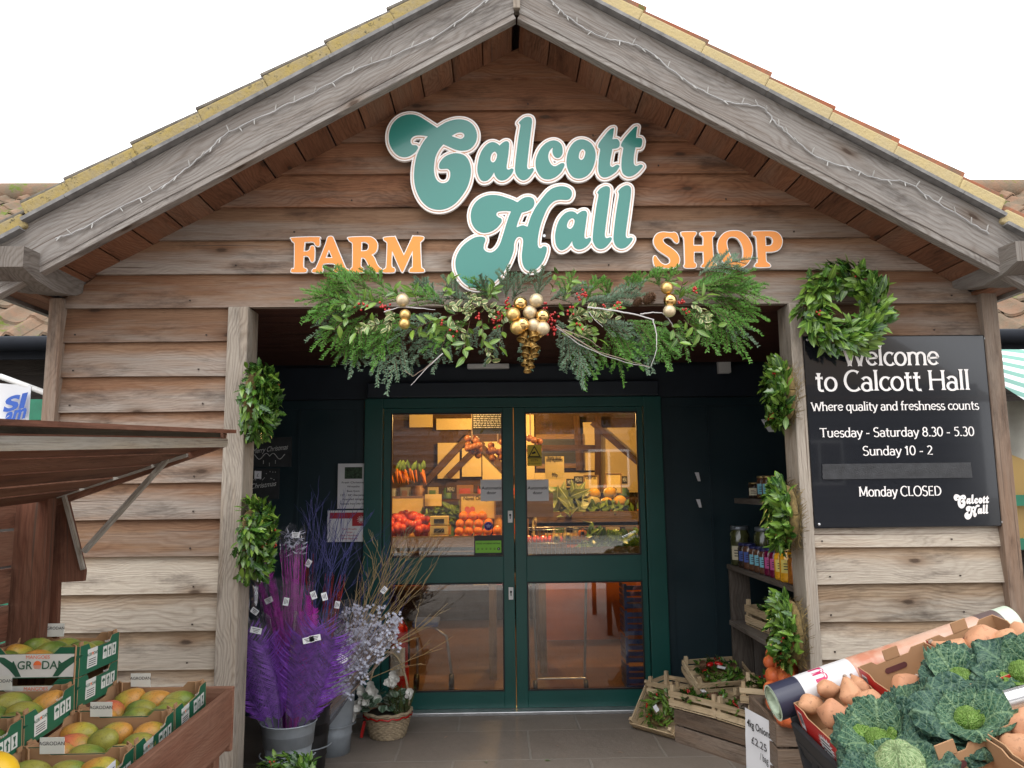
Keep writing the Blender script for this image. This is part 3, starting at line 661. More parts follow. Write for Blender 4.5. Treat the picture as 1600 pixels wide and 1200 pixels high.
# a flared serif hand for the lettering: strokes in em units, x right, y up (cap height 1, x height .66)
def arc(cx, cy, rx, ry, a0, a1, n=10): return [(cx + rx * math.cos(R(a0 + (a1 - a0) * i / n)), cy + ry * math.sin(R(a0 + (a1 - a0) * i / n))) for i in range(n + 1)]
XH = .68
GL = {
 'W': (1.02, [[(.02, 1), (.28, 0)], [(.28, 0), (.5, .86)], [(.5, .86), (.74, 0)], [(.74, 0), (1.0, 1)]]),
 'w': (.86, [[(.03, XH), (.25, 0)], [(.25, 0), (.43, .6)], [(.43, .6), (.63, 0)], [(.63, 0), (.84, XH)]]),
 'e': (.54, [[(.06, .36), (.5, .40)] + arc(.28, .36, .22, .32, 12, 320, 14)]), 'l': (.25, [[(.12, 1.04), (.12, 0)]]),
 'c': (.48, [arc(.29, .34, .23, .33, 48, 318, 14)]), 'o': (.58, [arc(.29, .34, .23, .33, 90, 450, 18)]),
 'm': (.92, [[(.11, XH), (.11, 0)], [(.11, .5)] + arc(.29, .46, .17, .2, 150, 0, 7) + [(.46, 0)], [(.46, .5)] + arc(.64, .46, .17, .2, 150, 0, 7) + [(.81, 0)]]),
 'n': (.60, [[(.11, XH), (.11, 0)], [(.11, .5)] + arc(.3, .46, .18, .2, 150, 0, 7) + [(.48, 0)]]),
 't': (.38, [[(.17, .9), (.17, .14)] + arc(.29, .14, .12, .14, 180, 300, 5), [(.03, XH - .03), (.34, XH - .03)]]),
 'C': (.72, [arc(.42, .5, .36, .51, 52, 312, 16)]), 'a': (.54, [[(.09, .56)] + arc(.25, .46, .18, .21, 130, 0, 7) + [(.43, 0)], arc(.25, .19, .19, .20, 20, 340, 14)]),
 'H': (.78, [[(.12, 1), (.12, 0)], [(.66, 1), (.66, 0)], [(.12, .52), (.66, .52)]]), 'h': (.60, [[(.11, 1.04), (.11, 0)], [(.11, .5)] + arc(.3, .46, .18, .2, 150, 0, 7) + [(.48, 0)]]),
 'r': (.42, [[(.11, XH), (.11, 0)], [(.11, .46)] + arc(.30, .44, .18, .21, 160, 60, 5)]), 'q': (.58, [arc(.27, .34, .21, .33, 30, 330, 14), [(.47, XH), (.47, -.3)]]),
 'u': (.60, [[(.1, XH), (.1, .2)] + arc(.28, .22, .18, .22, 180, 340, 7), [(.48, XH), (.48, 0)]]), 'i': (.24, [[(.12, XH), (.12, 0)], [(.12, .90), (.12, .97)]]),
 'y': (.54, [[(.04, XH), (.28, .02)], [(.5, XH), (.22, -.2), (.08, -.27)]]), 'd': (.58, [arc(.27, .33, .21, .33, 30, 330, 14), [(.47, 1.04), (.47, 0)]]),
 'f': (.36, [[(.15, 0), (.15, .85)] + arc(.27, .85, .12, .17, 180, 60, 5), [(.02, XH - .03), (.32, XH - .03)]]), 's': (.44, [arc(.23, .51, .16, .17, 40, 250, 8) + arc(.22, .17, .17, .18, 80, -150, 9)]),
 'T': (.66, [[(.33, 1), (.33, 0)], [(.02, .96), (.64, .96)]]), 'S': (.58, [arc(.30, .76, .22, .25, 40, 255, 9) + arc(.28, .26, .23, .27, 80, -150, 10)]),
 'M': (.92, [[(.12, 0), (.14, 1)], [(.14, 1), (.46, .12)], [(.46, .12), (.77, 1)], [(.77, 1), (.81, 0)]]), 'L': (.54, [[(.12, 1), (.12, .04), (.52, .04)]]),
 'O': (.84, [arc(.42, .5, .35, .51, 90, 450, 20)]), 'E': (.58, [[(.5, .96), (.12, .96), (.12, .04), (.53, .04)], [(.12, .52), (.45, .52)]]), 'D': (.76, [[(.12, .04), (.12, .96), (.3, .96)] + arc(.3, .5, .36, .46, 90, -90, 10) + [(.12, .04)]]),
 '8': (.56, [arc(.28, .75, .17, .24, 90, 450, 14), arc(.28, .26, .21, .26, 90, 450, 14)]), '.': (.24, [[(.12, -.02), (.12, .10)]]), '3': (.54, [arc(.25, .75, .18, .24, 140, -80, 9), arc(.24, .26, .22, .27, 80, -140, 10)]),
 '0': (.58, [arc(.29, .5, .22, .5, 90, 450, 18)]), '5': (.54, [[(.46, .96), (.15, .96), (.12, .55)] + arc(.24, .32, .22, .32, 110, -130, 10)]), '1': (.40, [[(.06, .78), (.22, .97)], [(.22, .97), (.22, 0)]]),
 '2': (.54, [arc(.26, .72, .19, .27, 150, -10, 8) + [(.08, .05), (.5, .05)]]), '-': (.42, [[(.06, .36), (.34, .36)]]), ' ': (.27, [])}
def serif_line(mb, s, centre, height, width, mtl=0, y=0):
    adv = sum(GL[c][0] for c in s); k = width / adv; x = centre[0] - width / 2; tw = .062 * height
    n = 0
    for c in s:
        w, st = GL[c]
        for pl in st:
            pts = [Vector((x + a * k, centre[1] + b * height)) for a, b in pl]; V = []; n += 1
            yy = y - .00012 * (n % 4)
            cl = (pts[0] - pts[-1]).length < 1e-5
            if not cl:                                              # flare the terminals
                a0 = pts[0] + (pts[1] - pts[0]).normalized() * min((pts[1] - pts[0]).length * .45, tw * 1.6); a1 = pts[-1] + (pts[-2] - pts[-1]).normalized() * min((pts[-2] - pts[-1]).length * .45, tw * 1.6)
                pts = [pts[0], a0] + pts[1:-1] + [a1, pts[-1]]
            m_ = len(pts)
            for i, q in enumerate(pts):
                t_ = ((pts[1] - pts[-2]) if cl and i in (0, m_ - 1) else pts[min(i + 1, m_ - 1)] - pts[max(i - 1, 0)]).normalized(); nn = Vector((-t_.y, t_.x))
                hw = tw * (.72 + .42 * abs(nn.x)); 
                if not cl and i in (0, m_ - 1): hw *= 1.75
                V += [(q.x + nn.x * hw, yy, q.y + nn.y * hw), (q.x - nn.x * hw, yy, q.y - nn.y * hw)]
            mb.add(V, [(2 * i, 2 * i + 1, 2 * i + 3, 2 * i + 2) for i in range(m_ - 1)], mtl)
        x += w * k
BX0, BX1, BZ0, BZ1, BY = 1.383, 2.297, 1.335, 2.258, -.055
wb = thing('welcome_board', 'glossy black welcome and opening hours board with white lettering and grey tape', 'sign', ((BX0 + BX1) / 2, BY, BZ0))
m = MB(); m.box(((BX0 + BX1) / 2, BY + .007, (BZ0 + BZ1) / 2), (BX1 - BX0, .012, BZ1 - BZ0)); m.build('panel', GLOSS, wb, bevel=.006)
BF = BY - .0012
def line_at(mb, s, xl, xr, yb, yt, m_=0):
    """one written line, from the photograph's pixel x-range, baseline and cap line"""
    a = at(xl, yb, BF); b = at(xr, yb, BF); c = at((xl + xr) / 2, yt, BF)
    serif_line(mb, s, ((a.x + b.x) / 2, (a.z + b.z) / 2), c.z - (a.z + b.z) / 2, b.x - a.x, m_, BF - .0008)
for ln in (('Welcome', 1318, 1468, 571, 541), ('to Calcott Hall', 1274, 1517, 610, 579), ('Where quality and freshness counts', 1268, 1530, 641, 627.5),
           ('Tuesday - Saturday 8.30 - 5.30', 1281, 1523, 682, 668), ('Sunday 10 - 2', 1348, 1458, 711, 697), ('Monday CLOSED', 1342, 1472, 775, 760)):
    m = MB(); line_at(m, *ln); m.build('lettering', CREAMW, wb)
a, b = at(1285, 737, BF), at(1518, 737, BF); m = MB()
m.sheet(lambda u, v: (a.x + (b.x - a.x) * u + .006 * noise.noise((v * 9, 0, u * 2)) * (1 if u in (0, 1) else 0), BF - .003 - .001 * noise.noise((u * 9, v * 9, 0)), a.z - .036 + .072 * v - .012 * (u - .5) * 0), 24, 6); m.build('tape', TAPE, wb)
for x in (BX0 + .02, BX1 - .02):
    for z in (BZ0 + .02, BZ1 - .02): m = MB(); m.ball((x, BF - .001, z), (.007, .004, .007), 0, 8, 5); m.build('screw', STEEL, wb)
c0 = at(1493, 812, BF); c1 = at(1545, 780, BF); al = np.concatenate([np.array(l) for g in logo_loops for l in g]); lo_, hi_ = al.min(0), al.max(0)
sc_ = (c1.x - c0.x) / (hi_[0] - lo_[0])
cut_out('logo', [l for g in logo_loops for l in g], BF - .0003, BF - .0011, CREAMW, wb, lambda q: (c0.x + (q[0] - lo_[0]) * sc_, c0.z + (q[1] - lo_[1]) * sc_))
# ------------------------------------------------------------------ strings of fairy lights along the barge boards
CABLE = pbr('clear_cable', (.34, .335, .33), .4); BULBP = pbr('clear_bulb', (.36, .35, .33), .3)
def lights(sg, label, pts):
    th = thing('fairy_light_string', label, 'fairy lights', at(*pts[0], -.40), group='fairy lights on the barge boards')
    P = [at(x, y, -.392) for x, y in pts]; D = []
    for i in range(len(P) - 1):
        for j in range(6):
            t_ = j / 6; p0 = P[max(i - 1, 0)]; p3 = P[min(i + 2, len(P) - 1)]; p1, p2 = P[i], P[i + 1]
            q = .5 * (2 * p1 + (p2 - p0) * t_ + (2 * p0 - 5 * p1 + 4 * p2 - p3) * t_ ** 2 + (3 * p1 - p0 - 3 * p2 + p3) * t_ ** 3)
            D.append(q + Vector((random.uniform(-.003, .003), random.uniform(-.003, 0), random.uniform(-.004, .004))))
    D.append(P[-1]); m = MB(); m.tube(D, .0032, 5); m.build('cable', CABLE, th)
    for i in range(2, len(D) - 1, 3):
        m = MB(); d = Vector((random.uniform(-.6, .6), -.3, random.choice((-1, 1)) * random.uniform(.5, 1))).normalized()
        m.tube([D[i], D[i] + d * .018, D[i] + d * .03], [.0022, .0032, .0015], 6); m.build('bulb', BULBP, th)
lights(-1, 'pale fairy lights pinned along the barge board over the word FARM', [(88, 372), (120, 362), (200, 318), (245, 298), (283, 270), (320, 240), (350, 212), (380, 196), (440, 168), (500, 140), (560, 108), (620, 85), (690, 52), (750, 8), (775, -12)])
lights(1, 'pale fairy lights pinned along the barge board over the word SHOP', [(842, -20), (868, 8), (890, 28), (930, 55), (975, 66), (1010, 78), (1050, 110), (1090, 138), (1140, 160), (1190, 168), (1210, 190), (1235, 212), (1275, 245), (1330, 264), (1370, 279), (1420, 286), (1450, 308), (1500, 338), (1545, 366)])
# ------------------------------------------------------------------ evergreen garland over the entrance
def needle_mat(name, dark, light):
    t = NT(name); r = t.rnd(); u, v = t.uv()
    col = t.mix(r, dark, light); col = t.mix(t.math('MULTIPLY', u, .45), col, tuple(min(1, c * 1.5 + .01) for c in light)); t.set(col, .45, 0, .4); return t.m
FIR = needle_mat('green_fir_needles', (.022, .085, .010), (.10, .265, .03))
BLUEFIR = needle_mat('blue_fir_needles', (.026, .065, .034), (.13, .21, .125))
TWIG = pbr('fir_twig_bark', (.09, .055, .03), .85)
LAUREL = leafmat('laurel_leaf', (.035, .085, .014), (.17, .30, .035), .32)
LAUREL_B = leafmat('bright_laurel_leaf', (.06, .13, .016), (.19, .31, .04), .35)
HOLLY = leafmat('holly_leaf', (.014, .05, .010), (.08, .18, .022), .25)
VARIEG = leafmat('variegated_leaf', (.055, .10, .025), (.13, .19, .05), .4, edge=(.44, .42, .20))
BERRY = pbr('red_berry', (.42, .012, .010), .22, var=.2, coat=.4)
GOLD = pbr('polished_gold', (.72, .48, .20), .08, metal=1, var=.04)
SATIN = pbr('champagne_satin', (.62, .50, .32), .42, metal=.55, var=.05)
MATTG = pbr('matt_gold', (.66, .44, .16), .36, metal=.85, var=.05)
CONE = pbr('pine_cone_scale', (.16, .085, .045), .8, var=.35, scale=40)
SILVER = pbr('silver_twig', (.50, .47, .46), .45, var=.1)
TAUPE = pbr('dry_twig', (.30, .22, .17), .8, var=.25)
def rv(a=1): return Vector((random.uniform(-a, a), random.uniform(-a, a), random.uniform(-a, a)))
def shoot(mb, p, d, L, nl=.0145, dens=1.7, sag=.25):
    """one fir shoot: bark twig with needles combed out to both sides and over the top"""
    d = d.normalized(); up = Vector((0, -.75, .65)); side = d.cross(up).normalized(); nn = side.cross(d).normalized()
    pts = [p + d * (L * t) + Vector((0, 0, -sag * L * t * t)) for t in (0, .33, .66, 1)]
    mb.tube(pts, [.003, .0025, .002, .001], 4, 1, False)
    n = int(L / .0032 * dens); r0 = random.random()
    for i in range(n):
        t = (i + random.random()) / n; q = p + d * (L * t) + Vector((0, 0, -sag * L * t * t))
        a = random.choice((-1, 1)) * random.uniform(.25, 1.5); l = nl * random.uniform(.75, 1.15) * (1 if t < .85 else 1.25 - t * .3)
        e = (d * random.uniform(.45, .85) + side * math.sin(a) + nn * (math.cos(a) * .8 - .1)).normalized(); w = e.cross(nn)
        w = (w.normalized() if w.length > .1 else side) * .0018
        mb.add([q - w, q + w, q + e * l + w * .5, q + e * l - w * .5], [(0, 1, 2, 3)], 0, [(0, 0), (0, 1), (1, 1), (1, 0)], min(1, max(0, r0 * .6 + random.random() * .4)))
def spray(mb, p, d, L, nl=.0145, dens=1.7, pairs=None, sag=.2):
    d = d.normalized(); shoot(mb, p, d, L, nl, dens, sag)
    up = Vector((0, -.8, .6)); side = d.cross(up).normalized()
    np_ = pairs or max(2, int(L / .052))
    for k in range(np_):
        t = .10 + .62 * k / np_
        for s_ in (-1, 1):
            shoot(mb, p + d * (L * t) + Vector((0, 0, -sag * L * t * t)), d * .85 + side * s_ * random.uniform(.45, .75) + rv(.15), L * (1 - t) * random.uniform(.35, .62) + .02, nl, dens, sag)
GY = -.13
gar = thing('christmas_garland', 'evergreen Christmas garland with gold baubles, bells and red berries over the shop entrance', 'garland', at(830, 490, -.05))
A, B = MB(), MB()
def sp(px, py, ang, Lpx, mb=None, Y=None, out=.25):
    """a spray rooted at a pixel of the garland's plane, growing at ang degrees (0 right, 90 up)"""
    Y = GY + random.uniform(-.03, .05) if Y is None else Y
    p = at(px, py, Y); d = Vector((math.cos(R(ang)), -out, math.sin(R(ang))))
    spray(mb if mb else (A if random.random() < .6 else B), p, d, Lpx / 345, sag=random.uniform(.05, .3))
for px_, py_, a_, l_ in ((545, 465, 178, 85), (560, 470, 165, 95), (560, 478, 190, 90), (560, 480, 205, 90), (575, 490, 222, 95), (590, 490, 240, 80), (580, 455, 150, 90), (600, 450, 130, 62), (560, 460, 140, 62), (560, 440, 165, 70),
                         (600, 500, 258, 72), (620, 500, 245, 85), (540, 500, 215, 65), (530, 480, 195, 60), (550, 455, 155, 55), (640, 470, 165, 80), (600, 470, 180, 110), (650, 490, 215, 90), (575, 515, 250, 60), (555, 520, 235, 55),
                         (1110, 455, 2, 105), (1110, 450, 14, 95), (1105, 465, -12, 95), (1100, 475, -28, 100), (1090, 485, -45, 95), (1080, 490, -62, 80), (1085, 450, 22, 95), (1060, 500, -80, 62), (1110, 480, -35, 85), (1130, 470, -20, 75),
                         (1120, 490, -55, 80), (1040, 446, 60, 42), (1030, 448, 110, 38), (1000, 452, 95, 40), (985, 456, 80, 40), (1080, 455, 20, 110), (1050, 460, 5, 115), (1050, 480, -25, 110), (1130, 455, 14, 70), (1090, 430, 26, 105), (1010, 436, 30, 50)):
    sp(px_, py_, a_, l_, A if random.random() < .88 else B)
for px_, py_, a_, l_ in ((700, 480, 150, 90), (720, 475, 120, 62), (760, 470, 100, 58), (790, 465, 85, 62), (800, 470, 60, 70), (840, 465, 80, 58), (880, 470, 70, 55), (915, 470, 60, 65), (950, 468, 100, 50), (780, 470, 140, 80), (660, 470, 100, 48), (680, 465, 130, 55),
                         (860, 470, 30, 80), (900, 475, 10, 90), (940, 475, 20, 90), (960, 470, 40, 70), (745, 470, 170, 80), (690, 490, 200, 90), (700, 500, 230, 90), (650, 520, 265, 70), (630, 520, 255, 90), (600, 520, 265, 80), (560, 525, 262, 70), (700, 520, 250, 70),
                         (880, 520, 290, 85), (900, 520, 275, 85), (920, 520, 262, 80), (870, 500, 300, 70), (930, 500, -20, 80), (960, 500, -50, 90), (985, 500, -70, 90), (1000, 505, -85, 80), (950, 510, -75, 85), (780, 510, 250, 70), (820, 520, 280, 55), (750, 510, 230, 60)):
    sp(px_, py_, a_, l_, B if random.random() < .75 else A)
for px_, py_, a_, l_ in ((940, 510, -35, 85), (960, 520, -55, 75), (980, 500, -30, 95), (1010, 500, -70, 85), (1035, 505, -85, 75), (730, 500, 215, 90)): sp(px_, py_, a_, l_, A, GY - .03)
fo = A.build('fir_foliage', [FIR, TWIG], gar); B.build('blue_fir_foliage', [BLUEFIR, TWIG], gar)
def leafspray(mb, px, py, ang, Lpx, lw, kind='laurel', n=9, Y=-.2, bend=.2, m=0):
    p = at(px, py, Y); d = Vector((math.cos(R(ang)), -.15, math.sin(R(ang)))); L = Lpx / 345
    pts = [p + d * (L * t) + Vector((0, -.02 * t, -.12 * L * t * t)) for t in (0, .5, 1)]; mb.tube(pts, [.0022, .0018, .001], 4, 1, False)
    for i in range(n):
        t = (i + .6) / n; q = p + d * (L * t) + Vector((0, -.02 * t, -.12 * L * t * t)); s_ = 1 if i % 2 else -1
        pr = Vector((-math.sin(R(ang)), -.5, math.cos(R(ang)))) * s_; 
        e = d * random.uniform(.3, .9) + Vector((pr.x * s_ * s_, random.uniform(-.9, .2), pr.z)) * random.uniform(.3, 1.0) + rv(.45)
        mb.leaf(q, e, Vector((0, -1, .35)) + rv(.9), lw * random.uniform(.5, 1.2), lw * (.42 if kind == 'laurel' else .62) * random.uniform(.85, 1.1), bend, m, kind)
L1, L2 = MB(), MB()
for px_, py_, a_, l_ in ((700, 505, 235, 45), (720, 505, 262, 50), (740, 505, 280, 45), (690, 500, 215, 40), (755, 500, 290, 40), (675, 495, 200, 35), (760, 485, 330, 30), (790, 500, 250, 40), (1075, 500, -55, 40), (1070, 470, 30, 30), (905, 500, 240, 35), (880, 475, 50, 35), (905, 495, -60, 40), (950, 480, 30, 30), (600, 480, 190, 40), (560, 490, 215, 45), (590, 500, 235, 40)):
    leafspray(L1, px_ + random.uniform(-8, 8), py_ + random.uniform(-6, 6), a_ + random.uniform(-25, 25), l_ * random.uniform(.7, 1.2), .062, 'laurel', random.randint(4, 7), -.22)
for px_, py_, a_, l_ in ((560, 478, 170, 35), (630, 470, 130, 30), (655, 480, 110, 30), (690, 465, 60, 40), (800, 480, 200, 40), (870, 490, 20, 45), (900, 510, 330, 40), (860, 460, 70, 40), (1060, 470, 80, 35), (1090, 485, -40, 40), (1045, 500, -70, 40), (760, 470, 60, 30), (715, 490, 200, 40)):
    leafspray(L2, px_, py_, a_, l_, .058, 'laurel', 6, -.20)
L1.build('bright_leaves', [LAUREL_B, TWIG], gar); L2.build('dark_leaves', [LAUREL, TWIG], gar)
V1 = MB()
for px_, py_, a_, l_ in ((600, 500, 200, 38), (612, 488, 250, 34), (720, 450, -30, 50), (735, 460, -60, 55), (760, 480, -20, 45), (700, 485, 10, 50), (690, 480, -15, 55), (770, 490, 0, 40), (745, 455, -80, 40), (920, 490, 20, 38), (935, 495, -10, 35), (895, 505, 0, 35), (1080, 480, -20, 38), (1090, 490, -60, 35), (755, 545, 270, 28), (900, 515, -20, 32), (880, 500, 10, 30), (710, 495, -40, 40)):
    leafspray(V1, px_ + random.uniform(-8, 8), py_ + random.uniform(-8, 8), a_ + random.uniform(-25, 25), l_ * .9, .036, 'round', random.randint(6, 11), -.22)
V1.build('variegated_leaves', [VARIEG, TWIG], gar)
def berries(px, py, n, spread=8, Y=-.25, rad=.006):
    m = MB()
    for i in range(n):
        a = random.uniform(0, 6.28); q = spread * math.sqrt(random.random())
        m.ball(at(px + q * math.cos(a), py + q * math.sin(a), Y + random.uniform(-.012, .012)), rad, 0, 8, 6)
    m.build('berry_cluster', BERRY, gar)
for c in ((562, 478, 5), (595, 478, 6), (604, 480, 4), (573, 480, 2), (693, 502, 3), (748, 496, 6), (775, 505, 9), (782, 495, 8), (798, 472, 7), (793, 484, 5), (848, 478, 5), (862, 505, 9, 7), (862, 518, 10, 8), (866, 495, 6, 7), (891, 486, 5), (912, 458, 7, 7), (905, 465, 3), (965, 477, 7, 6), (950, 477, 2), (1066, 470, 6, 6), (1072, 484, 5, 6), (1087, 455, 6, 6), (708, 520, 3), (905, 512, 4)): berries(*c)
def bauble(px, py, rp, mt, Y=-.28, name='bauble'):
    b = MB(); p = at(px, py, Y); b.ball(p, rp / 345, 0, 24, 16); b.build(name, mt, gar)
for px_, py_, rp, mt in ((629, 469, 10.5, SATIN), (633, 492, 9, MATTG), (632, 506, 9, MATTG), (1042, 450, 10, MATTG), (1047, 469, 10.5, GOLD), (1046, 486, 10, SATIN)): bauble(px_, py_, rp, mt)
for i, (px_, py_, mt) in enumerate(((813, 474, GOLD), (838, 469.5, SATIN), (802, 491.5, MATTG), (828, 488, SATIN), (848, 494, GOLD), (816.5, 507, GOLD), (834, 508.5, SATIN), (848, 513, SATIN), (808, 512, MATTG))): bauble(px_, py_, 11, mt, -.30 - .012 * (i % 3))
BELL = pbr('antique_gold_bell', (.42, .27, .09), .38, metal=.9, var=.12)
for px_, py_, rp, tl in ((818, 527, 9.5, -20), (833, 524, 10, 10), (842, 520, 8, 40), (824, 540, 9, -8), (834, 542, 9, 25), (822, 551, 7.5, -15), (834, 552, 7.5, 15), (828, 560, 7, 0), (821, 567, 6.5, -10), (829, 570, 6.5, 8), (824, 577, 6.5, 0)):
    b = MB(); k = rp / 345; rot = Matrix.Rotation(R(-tl), 3, 'Y') @ Matrix.Rotation(R(-18), 3, 'X')
    b.lathe([(.1 * k, 1.3 * k), (.5 * k, 1.2 * k), (.62 * k, .5 * k), (.75 * k, -.2 * k), (1.0 * k, -.6 * k), (1.02 * k, -.66 * k), (.9 * k, -.6 * k), (.6 * k, .3 * k)], at(px_, py_, -.30), 16, 0, rot=rot)
    b.ball(at(px_, py_, -.30) + rot @ Vector((0, 0, -.5 * k)), .2 * k, 0, 8, 5); b.build('bell', BELL, gar)
def pine_cone(mb, c, L, W_, rot, m=0):
    mb.ball(c, (W_ * .32, W_ * .32, L * .48), m, 10, 7, rot)
    for k in range(9):
        t = k / 8; r_ = W_ * .5 * math.sin(math.pi * (.16 + .76 * t)); z = L * (t - .5)
        for j in range(9):
            a = 2 * math.pi * (j + .5 * (k % 2)) / 9; o = Vector((math.cos(a), math.sin(a), 0)); q = o * (r_ * .45) + Vector((0, 0, z))
            mb.leaf(c + rot @ q, rot @ (o + Vector((0, 0, .45))), rot @ (Vector((0, 0, 1)) - o * .45), r_ * .75 + .004, W_ * .3, -.1, m, 'round', cup=-.2)
for px_, py_, L_ in ((1014, 467, .062), (812, 517, .05), (996, 472, .045)):
    b = MB(); pine_cone(b, at(px_, py_, -.25), L_, L_ * .8, Matrix.Rotation(R(50), 3, 'Y') @ Matrix.Rotation(R(30), 3, 'X')); b.build('pine_cone', CONE, gar)
def twig(pxs, r0, mt, Y=-.27, r1=.001, yend=None):
    b = MB(); P = [at(x, y, Y + ((yend - Y) * i / (len(pxs) - 1) if yend else 0)) for i, (x, y) in enumerate(pxs)]
    Q = []
    for i in range(len(P) - 1):
        for j in range(5): Q.append(P[i].lerp(P[i + 1], j / 5) + rv(.0016))
    Q.append(P[-1]); n = len(Q); b.tube(Q, [r0 + (r1 - r0) * i / (n - 1) for i in range(n)], 6); return b.build('twig', mt, gar)
twig([(918, 480), (945, 483), (975, 488), (1000, 493), (1022, 500)], .0042, SILVER, r1=.003); twig([(1020, 500), (1026, 522), (1026, 545), (1017, 574)], .003, SILVER); twig([(1000, 491), (1020, 488), (1035, 489), (1045, 498), (1052, 511)], .0032, SILVER)
twig([(868, 508), (900, 530), (935, 550), (975, 562), (1015, 573)], .003, TAUPE); twig([(870, 512), (905, 538), (945, 556), (985, 568), (1015, 574)], .0026, SILVER, -.26); twig([(880, 515), (920, 530), (940, 545)], .002, TAUPE)
twig([(692, 552), (670, 572), (642, 602)], .0028, SILVER); twig([(688, 556), (665, 575), (645, 588), (632, 578)], .0015, TAUPE); twig([(600, 487), (625, 480), (665, 482)], .003, SILVER); twig([(628, 478), (650, 481), (680, 484)], .003, SILVER); twig([(920, 488), (930, 500), (942, 511)], .002, SILVER)
# ------------------------------------------------------------------ wreaths
MOSSY = pbr('straw_and_moss', (.20, .14, .05), .95, var=.5, scale=60, bump=1)
def wreath_parts(root, Rr, rr, n, kinds, lw, straw=True, nb=3, seed=0, front=1.0):
    """ring in the local x-z plane facing local -y"""
    rnd_ = random.Random(seed); m = MB()
    m.tube([(Rr * math.cos(a), .012, Rr * math.sin(a)) for a in [2 * math.pi * i / 28 for i in range(29)]], rr * .40, 8, 0, False); m.build('ring', MOSSY, root, local=True)
    if straw:
        s_ = MB()
        for i in range(240):
            a = rnd_.uniform(0, 6.283); b = rnd_.uniform(.2, 2.9); o = Vector((math.cos(a), 0, math.sin(a))); q = o * (Rr + rr * .6 * math.cos(b)) + Vector((0, .012 + rr * .6 * math.sin(b), 0))
            e = Vector((-math.sin(a), rnd_.uniform(-.2, .6), math.cos(a))) * rnd_.choice((-1, 1)) + o * rnd_.uniform(-.2, .7); s_.tube([q, q + e * .025, q + e * .045 + Vector((0, .012, -.004))], .0011, 3, 0, False)
        s_.build('straw_backing', MOSSY, root, local=True)
    mt = {'laurel': LAUREL, 'holly': HOLLY, 'bright': LAUREL_B}
    for kd in kinds:
        f = MB(); k_ = 'holly' if kd == 'holly' else 'laurel'
        for i in range(n // len(kinds)):
            a = rnd_.uniform(0, 6.283); b = rnd_.uniform(-1.35, 1.35) if front > .9 else rnd_.uniform(-2.3, 2.3); o = Vector((math.cos(a), 0, math.sin(a))); tn = Vector((-math.sin(a), 0, math.cos(a)))
            nn = o * math.sin(b) + Vector((0, -1, 0)) * math.cos(b); q = o * Rr + nn * rr * rnd_.uniform(.55, 1.0)
            e = tn * rnd_.uniform(.2, 1.0) + nn * rnd_.uniform(.15, .8) + Vector((rnd_.uniform(-.5, .5), rnd_.uniform(-.3, .3), rnd_.uniform(-.5, .5))); l = lw * rnd_.uniform(.65, 1.15)
            f.leaf(q, e, nn + Vector((rnd_.uniform(-.6, .6), rnd_.uniform(-.6, .2), rnd_.uniform(-.2, .8))), l, l * (.40 if k_ == 'laurel' else .55), rnd_.uniform(-.1, .45), 0, k_, rnd_.random() ** 1.3)
        f.build('foliage', mt[kd], root, local=True)
    for i in range(nb):
        a = rnd_.uniform(0, 6.283); b = MB(); q = Vector((Rr * math.cos(a), -rr * 1.02, Rr * math.sin(a)))
        for j in range(rnd_.randint(3, 6)): b.ball(q + Vector((rnd_.uniform(-.014, .014), rnd_.uniform(-.012, .006), rnd_.uniform(-.014, .014))), .0055, 0, 8, 6)
        b.build('berry_cluster', BERRY, root, local=True)
def RZ(a): return Matrix.Rotation(R(a), 3, 'Z')
w = thing('wreath', 'round laurel wreath hanging over the top corner of the black welcome board', 'wreath', at(1315, 482, -.11)); wreath_parts(w, .150, .062, 560, ('laurel', 'bright', 'holly', 'bright'), .08, False, 2, 3)
for (px_, py_, Y, rz, hz, lab, sd, kk) in ((403, 628, -.02, 94, .5, 'upper holly wreath hanging edge-on from the door post beside the chalkboards', 11, ('holly', 'holly', 'bright')),
                                 (397, 843, .0, 94, .5, 'lower holly wreath hanging edge-on from the door post above the purple feathers', 12, ('holly', 'bright'))):
    w = thing('wreath', lab, 'wreath', at(px_, py_, Y), RZ(rz), 'wreaths hung on the door posts'); wreath_parts(w, .118, .066, 760, kk, .055, False, 3, sd, .5)
for (px_, py_, Y, rz, lab, sd) in ((1222, 614, .0, -96, 'wreath with straw back hanging edge-on from the post beside the word Where', 21), (1226, 803, .0, -96, 'laurel wreath hanging edge-on from the post in front of the jar shelf', 22), (1233, 985, .0, -96, 'lowest wreath on the post above the bags of onions', 23)):
    w = thing('wreath', lab, 'wreath', at(px_, py_, Y), RZ(rz), 'wreaths hung on the door posts'); wreath_parts(w, .118, .052, 460, ('laurel', 'holly', 'bright'), .062, True, 4, sd, .95)
